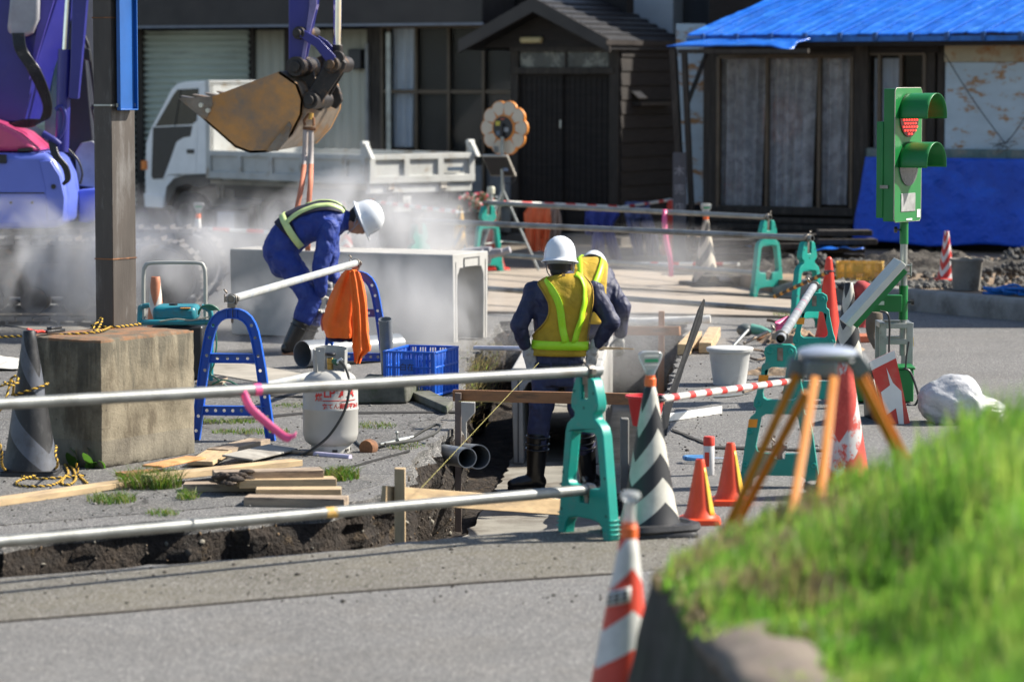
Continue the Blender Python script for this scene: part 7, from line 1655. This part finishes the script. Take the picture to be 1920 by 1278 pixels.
# --- bending worker with the cut-off saw
Y3 = 25.35; w3 = G(552,662); P3 = thing('person', 'bending worker in royal blue with navy reflective vest, cutting with a saw in steam', 'person', w3); Y3 = w3.y
def t_(px, py, dy=0): return AT(px, py, Y3+dy)-w3
T3 = Torso([(t_(527,482),.165,.140), (t_(530,462),.180,.152), (t_(545,440),.180,.150), (t_(570,424),.195,.145), (t_(597,416),.215,.150), (t_(622,414),.215,.145), (t_(640,413),.16,.11), (t_(650,412),.08,.07)], (0,-1,0))
N_, Fr = -.17, .17
hn, hf = t_(534,484,-.09), t_(534,484,.09); kn, kf = t_(585,560,-.13), t_(595,568,.13); an, af = t_(545,640,-.14), t_(572,640,.16); an.z = af.z = .075
sn, sf = t_(618,428,-.20), t_(618,428,.20); en, ef = t_(600,505,-.24), t_(618,500,.20); wn, wf = t_(601,552,-.16), t_(628,528,.10)
Rm3 = rmx(rz=R(-90)) @ rmx(rx=R(-68)); hm3 = t_(679,411,.0)-V((0,0,.0)); M3 = Mx.Translation(hm3) @ Rm3.to_4x4()
m = MB(); T3.solid(m, -.02); head(m, M3)
for a, b, c in ((sn, en, wn), (sf, ef, wf)): cap_(m, a, b, .045, .036); cap_(m, b, c, .036, .026)
for a, b, c in ((hn, kn, an), (hf, kf, af)): cap_(m, a, b, .075, .05); cap_(m, b, c, .05, .038)
blob('body', m, M_skin, P3, .011, 3); hair(P3, M3, .02); face(P3, M3); helmet(P3, hm3, Rm3)
m = MB(); T3.solid(m, 0)
for a, b, c in ((sn, en, wn), (sf, ef, wf)): cap_(m, a, b, .088, .070); cap_(m, b, b.lerp(c, .9), .070, .050)
m.tube([t_(640,413), t_(656,414)], [.09,.075], 16)
blob('jacket', m, M_roy, P3, .011, 5, .030)
m = MB(); m.ell(t_(524,470), (.14,.175,.15)); m.ell(t_(532,492), (.13,.17,.13))
for a, b, c in ((hn, kn, an), (hf, kf, af)): cap_(m, a, b, .115, .088); cap_(m, b, b.lerp(c, .38), .090, .086)
blob('trousers', m, M_roy, P3, .012, 5, .035)
tan_s = pm('sole_tan', (.42,.20,.10), .7)
boot('boot', P3, kn.lerp(an, .38), an, V((an.x+.15, an.y, 0)), .074, .055, sole=tan_s); boot('boot', P3, kf.lerp(af, .38), af, V((af.x+.15, af.y, 0)), .074, .055, sole=tan_s)
hand('glove', P3, wn, (.05,.35,-1), (1,.2,.2), .9); hand('glove', P3, wf, (.1,-.3,-1), (1,-.2,.2), .9)
v = T3.patch('vest', lambda t: -1.0-.9*(t < .36)-.25*max(0, (.62-t)), lambda t: 1.0+.9*(t < .36)+.25*max(0, (.62-t)), .27, .93, .014, M_vnv, P3, nt=26, nq=40, fold=.008)
for s_ in (-1, 1):
    band(T3, 'reflective_stripe', [(.95,s_*.95), (.85,s_*.75), (.65,s_*.72), (.45,s_*.85), (.34,s_*1.0)], .040, .022, M_lime2, v, fold=.008)
    band(T3, 'reflective_stripe', [(.90,s_*.12), (.7,s_*.10), (.5,s_*.12)], .03, .022, M_lime2, v, fold=.008) if s_ > 0 else None
band(T3, 'reflective_stripe', [(.30,-2.6), (.31,-2.0), (.32,-1.3), (.33,-.6), (.33,0), (.33,.7), (.32,1.3), (.30,2.4)], .055, .022, M_lime2, v, fold=.008)
# cut-off saw
cs = t_(610,560,-.02)+w3; S3 = thing('cut_off_saw', 'orange and grey engine saw held low by the bending worker', 'saw', cs)
def c_(px, py, dy=0): return AT(px, py, Y3+dy)-cs
m = MB(); m.box(c_(612,553,.0), (.10,.16,.13), Rt=rmx(ry=.2)); m.box(c_(614,536,.0), (.08,.14,.06)); m.build('engine', pm('saw_grey', (.20,.20,.20), .5, dirt=(.3,.3,.28), ds=9), S3, bevel=.015)
m = MB(); m.box(c_(606,572,.0), (.13,.14,.07), Rt=rmx(ry=.25)); m.build('tank_cover', pm('saw_orange', (.62,.12,.04), .5, dirt=(.4,.2,.14), ds=9), S3, bevel=.015)
m = MB(); m.tube(spl([c_(592,560,-.07), c_(590,574,-.07), c_(600,584,-.05), c_(612,580,-.03)], 5), .013, 10); m.tube(spl([c_(622,520,.08), c_(632,535,.08), c_(626,552,.06)], 5), .013, 10); m.build('handle', M_blkp, S3)
bc = c_(640,605,-.02); m = MB(); m.cyl(bc-V((0,.002,0)), bc+V((0,.002,0)), .15, n=40); m.build('blade', M_galv, S3)
m = MB(); vs = []
for k in range(21):
    a = -.1+2.7*k/20
    for r0, y in ((.165,-.03), (.165,.03), (.05,.03), (.05,-.03)): vs.append(bc+V((-r0*cos(a-.3), y, r0*sin(a-.3))))
m.add(vs, [(4*i+j, 4*i+(j+1) % 4, 4*i+4+(j+1) % 4, 4*i+4+j) for i in range(20) for j in range(4)]); m.build('blade_guard', pm('guard_red', (.55,.09,.05), .5), S3)
m = MB(); m.bar(c_(615,572,-.02), bc, .035, .05); m.build('arm', M_blkp, S3)
# ---------------------------------------------------------------- generator on its trolley
gq = G(338,738); gn = thing('generator', 'teal engine generator with a tubular handle on a small trolley behind the block', 'generator', gq); GY = gq.y
def g_(px, py, dy=0): return AT(px, py, GY+dy)-gq
M_gt = pm('generator_teal', (.012,.20,.25), .4, var=.15, bump=.03, dirt=(.05,.14,.15), ds=6); M_tubeg = pm('tube_pale', (.42,.42,.38), .45, .3, var=.15)
m = MB(); m.tube(spl([g_(269,600,.1), g_(269,520,.1), g_(272,500,.1), g_(284,493,.1), (g_(330,492,.1)), g_(372,493,.1), g_(382,500,.1), g_(385,522,.1), g_(385,600,.1)], 5), .014, 10); m.build('handle', M_tubeg, gn)
m = MB(); a, b = g_(284,576), g_(366,604); m.box(((a.x+b.x)/2, .22, (a.z+b.z)/2), (b.x-a.x, .36, a.z-b.z)); m.build('fuel_tank', M_gt, gn, bevel=.03)
m = MB(); p = g_(325,574,.2); m.cyl(p, p+V((0,0,.02)), .03, n=16); m.build('filler_cap', M_blkp, gn); m = MB(); p = g_(348,577,.05); m.box(p, (.07,.08,.004)); m.build('label', M_or, gn)
m = MB()
for y in (.0, .42):
    for pts in (((262,725), (262,590), (268,575), (280,572)), ((395,730), (396,600), (390,580), (378,574))): m.tube(spl([g_(*p, y) for p in pts], 5), .018, 10)
    m.tube([g_(264,604,y), g_(394,604,y)], .020, 10); m.tube([g_(264,725,y), g_(394,728,y)], .016, 10)
m.build_split('frame', M_gt, gn)
m = MB(); a, b = g_(275,612), g_(385,715); m.box(((a.x+b.x)/2, .22, (a.z+b.z)/2), ((b.x-a.x)*.9, .32, a.z-b.z)); m.build('engine_block', M_blkp, gn, bevel=.02)
m = MB(); m.tube([g_(320,650,-.0), g_(320,650,.3)], .07, 16); m.build('recoil_cover', M_grs, gn)
m = MB(); a, b = g_(368,716), g_(420,724); m.box(((a.x+b.x)/2, .1, a.z), (b.x-a.x,.4,.02)); m.build('trolley_deck', M_wood2, gn)
for px in (300, 388): m = MB(); p = g_(px, 730, -.02); p.z = .045; m.cyl(p, p+V((0,.04,0)), .045, n=18); m.build('wheel', M_tire, gn)
m = MB(); rn = random.Random(6)
for k in range(4): m.tube(spl([g_(372,584+k*2,.0), g_(380,574,-.02), g_(396,572+k*3,-.03), g_(410,582,-.02), g_(404,600+k*3,-.02), g_(385,606,-.02)], 5), .006, 6)
m.tube(spl([g_(402,600,-.05), g_(406,640,-.05), g_(402,680,-.05), g_(395,700,-.05), g_(410,712,-.05), g_(440,735,-.05)], 5), .006, 6)
m.tube(spl([g_(398,720,-.1), g_(420,712,-.15), g_(445,722,-.2), g_(470,745,-.3)], 5), .006, 6)
m.build('green_cable', pm('cable_green', (.03,.16,.10), .5), gn)
m = MB(); m.tube(spl([g_(300,602,-.03), g_(330,598,-.03), g_(360,600,-.03), g_(392,594,-.03)], 5), .006, 6); m.build('tie_rope', pm('rope_pale', (.30,.30,.24), .8, bump=.4, bs=300), gn)
# ---------------------------------------------------------------- surveying tripod close to the camera
TRY = 9.7; hp = AT(1550, 690, TRY); tr = thing('survey_tripod', 'out of focus orange legged surveying tripod with silver head in the grass', 'tripod', hp)
def h_(px, py, dy=0): return AT(px, py, TRY+dy)-hp
M_leg = pm('tripod_orange', (.58,.20,.02), .45, var=.12, bump=.02); M_al = pm('cast_aluminium', (.52,.56,.64), .3, .45, var=.1, bump=.03)
m = MB(); m.lathe([(0,-.018), (.080,-.018), (.092,-.010), (.093,-.002), (.08,.007), (.05,.014), (0,.016)], 36, 0, Mx.Translation(h_(1551,658))); m.build('head_plate', M_al, tr)
M_al2 = pm('grey_casting', (.17,.18,.19), .45, .3, var=.15); m = MB(); m.box(h_(1540,690,-.05), (.10,.06,.056)); m.box(h_(1551,675), (.15,.10,.016)); m.build('head_block', M_al2, tr, bevel=.008)
for a, b in (((1499,672), (1488,712)), ((1598,668), (1622,702))): m = MB(); m.bar(h_(*a), h_(*b), .06, .035, 0, (0,1,0)); m.build('hinge', M_al2, tr, bevel=.008)
def ext(a, b, f): return a+(b-a)*f
for p in (((1494,700,-.02), (1388,935,.12)), ((1512,735,.05), (1412,925,.2)), ((1528,708,-.1), (1493,915,-.45)), ((1563,708,-.1), (1541,908,-.42)), ((1604,695,.0), (1676,838,.1)), ((1614,692,.05), (1694,850,.15))):
    a, b = h_(*p[0]), h_(*p[1]); m = MB(); m.bar(a, ext(a, b, 1.75 if p[0][0] < 1600 else 2.3), .026, .020, 0, (0,1,0)); m.build('leg', M_leg, tr, bevel=.004)
# ---------------------------------------------------------------- grassy bank in front of the camera
def bank_edge(y): return .385+(8.9-max(y, 7.45))*.095+.012*sin(y*3)
def sst(a, b, x): t = min(1, max(0, (x-a)/(b-a))); return t*t*(3-2*t)
def bank_z(x, y):
    e = bank_edge(y); z = .82+.20*sst(0, 1.1, x-e)+.40*(1-sst(4.2, 7.0, y))*sst(.02, .30, x-e)+.03*NZ.noise(V((x*2.5, y*2, 0)))+.015*NZ.noise(V((x*9, y*8, 5)))
    back = 8.65+.55*sst(.36, .62, x); z -= sst(back, back+1.9, y)*1.45; return z
m = MB()
def bk_(u, v): y = 2.6+v*8.8; x = bank_edge(y)+.0+u**1.4*4.5; return V((x, y, max(-.05, bank_z(x, y))))
m.grid(bk_, 90, 130); struct(m.build('bank', pm('bank_soil', (.10,.085,.05), .95, var=.4, vs=8, bump=.6, bs=30, dirt=(.20,.17,.13), ds=6), smooth=60))
m = MB()
def wl_(u, v): y = 2.6+v*7.2; x = bank_edge(y)-.03*(1-u)+.05*NZ.noise(V((y*4, u*3, 0)))*(1-u*.5)+.03*NZ.noise(V((y*9, u*9, 4)))*(1-u)-.10*(1-u)*.6; z = (bank_z(bank_edge(y)+.02, y)+.02)*u; return V((x, y, z))
m.grid(wl_, 14, 160); 
def cp_(u, v): y = 2.6+v*5.25; e = bank_edge(y); return V((e-.03+u*.26+.03*NZ.noise(V((y*3, 0, 2))), y, bank_z(e+.02, y)+.022-.03*abs(2*u-1)**3+.035*NZ.noise(V((y*4, u*3, 2)))+.015*NZ.noise(V((y*14, u*6, 2)))))
tag(m.build('bank_wall', pm('bank_wall_stone', (.045,.042,.034), .95, var=.4, vs=5, bump=.7, bs=14, dirt=(.02,.03,.012), ds=4), smooth=60), 'dark stone retaining wall holding the grassy bank at the lower right', 'wall')
m = MB(); m.grid(cp_, 6, 120); tag(m.build('wall_coping', pm('coping_stone', (.15,.12,.095), .9, var=.35, vs=3, bump=.5, bs=20, dirt=(.18,.15,.12), ds=4), solid=.05, smooth=60, fixn=False), 'worn blurred stone edge along the top of the bank wall', 'coping')
def leafmat(name, col, tr=.45, var=.3):
    m, nt, b, co = base(name); lo = tuple(c*(1-var) for c in col); hi = tuple(c*(1+var) for c in col)
    c = _mix(nt, _ramp(nt, _noise(nt, co, 3.0), .3, .7), lo, hi); nt.links.new(c, b.inputs['Base Color']); b.inputs['Roughness'].default_value = .5
    t = nt.nodes.new('ShaderNodeBsdfTranslucent'); nt.links.new(_mix(nt, 1.0, c, (1.05,1.2,.7), 'MULTIPLY'), t.inputs[0])
    mx = nt.nodes.new('ShaderNodeMixShader'); mx.inputs[0].default_value = tr; nt.links.new(b.outputs[0], mx.inputs[1]); nt.links.new(t.outputs[0], mx.inputs[2])
    nt.links.new(mx.outputs[0], nt.nodes['Material Output'].inputs[0]); return m
G_M = [leafmat('grass_fresh', (.24,.42,.075), .55), leafmat('grass_mid', (.15,.30,.05), .5), leafmat('grass_yellow', (.38,.45,.13), .5), leafmat('grass_dry', (.36,.27,.17), .3)]
G_T = [leafmat('tuft_fresh', (.10,.20,.02)), leafmat('tuft_mid', (.06,.13,.018)), leafmat('tuft_yellow', (.22,.24,.05)), leafmat('tuft_dry', (.24,.18,.09), .3)]
def blades(name, pts, hgt, wid, lab, cat, seed=0, lean=.35, wts=(4,4,2,.6), seg=3, kind='stuff', wind=(.25,.1), group=None):
    """pts: list of root positions; one mesh of bent tapering blades"""
    rs = np.random.RandomState(seed); n = len(pts); P = np.array([(p[0], p[1], p[2]) for p in pts]); Hh = np.array([hgt(p) for p in pts])*rs.uniform(.55, 1.25, n)
    a = rs.uniform(0, 2*pi, n); d = np.stack([np.cos(a), np.sin(a), np.zeros(n)], 1); b = rs.uniform(0, 2*pi, n); ld = np.stack([np.cos(b)+wind[0]*2, np.sin(b)+wind[1]*2, np.zeros(n)], 1)*rs.uniform(.1, 1, (n,1))*lean
    w = wid*rs.uniform(.6, 1.3, n); vs = []
    for k in range(seg+1):
        t = k/seg; c = P+ld*Hh[:,None]*t*t+np.stack([np.zeros(n), np.zeros(n), Hh*t*(1-.15*t)], 1); ww = (w*(1-t**1.5)*.5+.0004)[:,None]; vs.append(c-d*ww); vs.append(c+d*ww)
    A = np.stack(vs, 1).reshape(-1, 3); q = 2*(seg+1); f0 = np.array([[2*k, 2*k+1, 2*k+3, 2*k+2] for k in range(seg)])
    F = (np.arange(n)[:,None,None]*q+f0[None]).reshape(-1, 4); me = bpy.data.meshes.new(name)
    me.vertices.add(len(A)); me.vertices.foreach_set('co', A.ravel()); me.loops.add(F.size); me.loops.foreach_set('vertex_index', F.ravel().astype(np.int32))
    me.polygons.add(len(F)); me.polygons.foreach_set('loop_start', (np.arange(len(F))*4).astype(np.int32)); 
    mi = rs.choice(4, n, p=np.array(wts)/sum(wts))
    if n > 8000:
        for k in range(n):
            q = NZ.noise(V((P[k][0]*3.5, P[k][1]*1.6, 11)))+.5*NZ.noise(V((P[k][0]*9, P[k][1]*4, 4))); e = P[k][0]-bank_edge(P[k][1])
            if q > .16 and rs.rand() < .8: mi[k] = 1
            elif q < -.22 and rs.rand() < .6: mi[k] = 2
            if P[k][1] > 7.9 and e < .55 and NZ.noise(V((P[k][0]*6, P[k][1]*3, 9))) > .0 and rs.rand() < .7: mi[k] = 3
    me.polygons.foreach_set('material_index', np.repeat(mi, seg).astype(np.int32)); me.update(); me.validate()
    for x in (G_M if kind else G_T): me.materials.append(x)
    o = bpy.data.objects.new(name, me); COL.objects.link(o); return tag(o, lab, cat, group, kind)
rs = random.Random(12); pts = []
while len(pts) < 42000:
    y = 3.4+rs.random()**.8*6.9; x = bank_edge(y)+.04+rs.random()**1.15*(.22*y)
    if abs(x/y) > .205: continue
    e = x-bank_edge(y); cl = NZ.noise(V((x*3, y*2.2, 7)))
    if e < .20 and rs.random() < .8-.9*cl and y < 7.7: continue
    if cl < -.28 and rs.random() < .5: continue
    pts.append((x, y, bank_z(x, y)-.01))
def gh(p):
    e = p[0]-bank_edge(p[1]); return (.085+.17*sst(.15, 1.0, e))*(1+.7*NZ.noise(V((p[0]*2.2, p[1]*1.6, 3))))
blades('grass', pts, gh, .011, 'long fresh green grass growing over the bank close to the camera', 'grass', 3, wts=(5,3,2.5,.5))
rs = random.Random(5); pts = []
while len(pts) < 9000:
    y = 5.2+rs.random()*4.2; x = bank_edge(y)-.02+rs.random()*.75
    if NZ.noise(V((x*4, y*3, 1))) > -.05: pts.append((x, y, bank_z(x, y)))
blades('clover', pts, lambda p: .05+.03*NZ.noise(V((p[0]*5, p[1]*5, 0))), .022, 'low clover and dry stems at the left edge of the bank', 'ground cover', 8, lean=.8, wts=(3,3,1.5,2), seg=2)
# tufts among the boards and along the cracks
def tuft(cx, cy, rx, ry, n, h, lab, seed, w_=.004):
    rs = random.Random(seed); pts = []; g = G(cx, cy)
    for _ in range(n): a = rs.uniform(0, 2*pi); r = sqrt(rs.random()); pts.append((g.x+rx*r*cos(a), g.y+ry*r*sin(a), .004))
    blades('grass_tuft', pts, lambda p: h, w_, lab, 'grass tuft', seed, lean=1.3, wts=(4,3,3,2), kind=None, wind=(0,0))
tuft(283,914,.17,.14,700,.11,'thick grass tuft between the long board and the right stack of boards',1)
tuft(210,940,.13,.16,350,.05,'low grass patch left of the thick tuft, below the long board',2)
tuft(352,935,.06,.10,120,.06,'thin grass tuft below the left ends of the stacked boards',3)
tuft(305,965,.09,.10,140,.03,'sparse grass patch nearest the trench on the left pavement',4)
tuft(640,897,.10,.16,300,.07,'leafy green tuft right of the stacked boards',5,.009)
tuft(420,793,.22,.12,350,.03,'grass line in the pavement crack before the blue trestle foot',6); tuft(470,812,.25,.12,350,.03,'grass line just in front of the blue trestle foot',7)
tuft(560,762,.18,.14,200,.02,'mossy grass on the gutter left of the gas cylinder',8); tuft(700,800,.15,.2,220,.025,'grass fringe right of the gas cylinder base',9)
tuft(760,838,.12,.2,160,.02,'grass by the hose of the torch burner',10); tuft(770,742,.12,.1,260,.05,'dark green tuft below the corner of the blue crate',11)
tuft(872,776,.05,.08,60,.06,'thin grass at the edge of the trench by the thin stake',12); tuft(1480,595,.16,.2,200,.09,'dry stalks at the foot of the rear taped barricade',13)
tuft(590,900,.05,.1,60,.04,'few green blades between stacked boards',14)
# broad leaved weed at the block
wg = G(160,876); t = thing('weed', 'broad leaved weed growing at the foot of the concrete block', 'weed', wg); rs = random.Random(9); m = MB()
for k in range(15):
    a = rs.uniform(0, 2*pi); L = rs.uniform(.09,.19); el = rs.uniform(.85,1.45); d = V((cos(a)*cos(el), sin(a)*cos(el)-.1, sin(el))); base_ = V((rs.uniform(-.09,.13), rs.uniform(-.08,.04), 0)); s_ = d.cross(V((0,0,1))).normalized(); vs = []
    for j in range(6): f = j/5; w_ = .026*sin(pi*min(1, f*.92+.06))**.8; c = base_+d*L*f+V((0,0,-.05*f*f)); vs += [c-s_*w_, c+s_*w_+V((0,0,.004))]
    m.add(vs, [(2*j, 2*j+1, 2*j+3, 2*j+2) for j in range(5)], 0 if rs.random() < .93 else 1)
m.build('leaves', [leafmat('weed_leaf', (.07,.15,.03)), leafmat('weed_leaf_red', (.25,.06,.05))], t, fixn=False, smooth=60)
m = MB(); 
for k in range(9): a = rs.uniform(0, 2*pi); b_ = V((rs.uniform(-.06,.14), rs.uniform(-.06,.02), 0)); m.tube([b_, b_+V((cos(a)*.03, sin(a)*.02, .06)), b_+V((cos(a)*.06, sin(a)*.04, .11))], .0018, 5)
m.build('stalks', G_M[3], t)
g = G(395,802); 
# small debris: pebbles and crumbs near the trench lips, spilled soil
rs = random.Random(77); m = MB()
for _ in range(1500):
    k = rs.random()
    if k < .45: px, py, z = rs.uniform(0, 860), rs.uniform(700, 1000), .006
    elif k < .7: px, py, z = rs.uniform(900, 1130), rs.uniform(1010, 1120), -DEP+.032
    elif k < .85: px, py, z = rs.uniform(1230, 1560), rs.uniform(620, 880), .004
    else: px, py, z = rs.uniform(0, 1300), rs.uniform(1000, 1130), .006
    if k < .45 and py > 1000-(px-0)*.09-8 - max(0, px-700)*.9: continue
    if k >= .85 and py < 1090-px*.095: continue
    p = G(px, py, z); s = rs.uniform(.003, .009)*(2 if rs.random() < .06 else 1); m.ell(p, (s, s*rs.uniform(.6,1), s*.6), rs.choice([0,0,1]), 5)
tag(m.build('pebbles', [pm('pebble_dark', (.05,.042,.034), .9), pm('pebble_grey', (.20,.19,.17), .9)], smooth=50), 'scattered pebbles and crumbs of soil on the pavement and road round the trench', 'pebbles', kind='stuff')
# straw slope at the trench lip right of the crate
rs = random.Random(30); pts = []
for _ in range(5200):
    px = rs.uniform(858, 940); py = rs.uniform(640, 735)
    if py > 640+ (940-px)*1.2: continue
    p = G(px, py, 0); pts.append((p.x+rs.gauss(0,.05), p.y, -.02-rs.random()**2*.35))
blades('dry_grass', [(p[0], p[1], p[2]) for p in pts], lambda p: .05, .004, 'dry straw coloured grass hanging over the trench lip by the blue crate', 'dry grass', 31, lean=1.2, wts=(0,0,.5,6), wind=(.6,-.4))
# white sheet scrap at the left edge
m = MB(); g = G(8,690); m.grid(lambda u, v: g+V((-.35+u*.5, -.3+v*.9, .02+.09*max(0, NZ.noise(V((u*3, v*4, 0)))+.2)*min(1, 4*min(u,1-u,v,1-v)+.2))), 30, 30)
tag(m.build('white_sheet', pm('sheet_offwhite', (.50,.48,.44), .6, var=.1, bump=.2), smooth=60, solid=.003, fixn=False), 'crumpled off-white sheet on the ground at the left picture edge', 'sheet')
# ---------------------------------------------------------------- steam
def steam_mat(i, dens, thr, scale, sq=(1,1,1)):
    m = bpy.data.materials.new('steam_vapour'); m.use_nodes = True; nt = m.node_tree; nt.nodes.remove(nt.nodes['Principled BSDF'])
    pv = nt.nodes.new('ShaderNodeVolumePrincipled'); pv.inputs['Color'].default_value = (.96,.96,.97,1); pv.inputs['Anisotropy'].default_value = .25
    tc = nt.nodes.new('ShaderNodeTexCoord'); ln = nt.nodes.new('ShaderNodeVectorMath'); ln.operation = 'LENGTH'; nt.links.new(tc.outputs['Object'], ln.inputs[0])
    fall = _math(nt, 'SUBTRACT', 1.0, ln.outputs['Value']); fall = _math(nt, 'MAXIMUM', fall, 0.0); fall = _math(nt, 'POWER', fall, .8)
    ge = nt.nodes.new('ShaderNodeNewGeometry'); co = stretch(nt, ge.outputs['Position'], (1.0*sq[0], 1.0*sq[1], .75*sq[2])); ad = nt.nodes.new('ShaderNodeVectorMath'); ad.inputs[1].default_value = (i*3.7, 0, i*1.3); nt.links.new(co, ad.inputs[0])
    n1 = _noise(nt, ad.outputs[0], scale, 4, .55, .6); x = _ramp(nt, n1, thr, thr+.28); x = _math(nt, 'MULTIPLY', _math(nt, 'MULTIPLY', x, fall), dens); nt.links.new(x, pv.inputs['Density'])
    nt.links.new(pv.outputs[0], nt.nodes['Material Output'].inputs['Volume']); return m
def steam(i, px, py, Y, rx, ry, rz_, dens, thr=.42, scale=1.1, ry_=0):
    c = AT(px, py, Y); m = MB(); m.ell((0,0,0), 1, 0, 24); o = m.build('steam', steam_mat(i, dens, thr, scale), smooth=60); o.location = c; o.scale = (rx, ry, rz_); o.rotation_euler = (0, ry_, 0)
    tag(o, STL[i], 'steam', None, 'stuff')
STL = ['steam drifting before the excavator track left of the column', 'steam rising behind the generator and blue trestle', 'thick steam blowing past the white helmet of the bending worker', 'steam low along the face of the loose culvert', 'thin steam climbing under the excavator bucket', 'steam hanging in the far end of the trench', 'thin steam over the dusty plates']
steam(0, 70, 500, 27.4, 1.75, .75, .64, 6.0, .45, 1.9); steam(1, 350, 488, 27.9, 1.35, .8, .75, 4.8, .44, 1.9)
steam(2, 700, 445, 28.0, 1.1, .7, .66, 6.5, .40, 2.0); steam(3, 700, 610, 25.95, 1.45, .42, .64, 6.2, .43, 2.1)
steam(4, 610, 320, 30.5,   .7, .6, .8, .3, .44, 1.9); steam(5, 1150, 640, 26.4, 1.1, 1.2, .5, 1.3, .42, 2.0); steam(6, 1240, 500, 30.5, 1.3, 1.2, .45, .7, .42, 1.6)
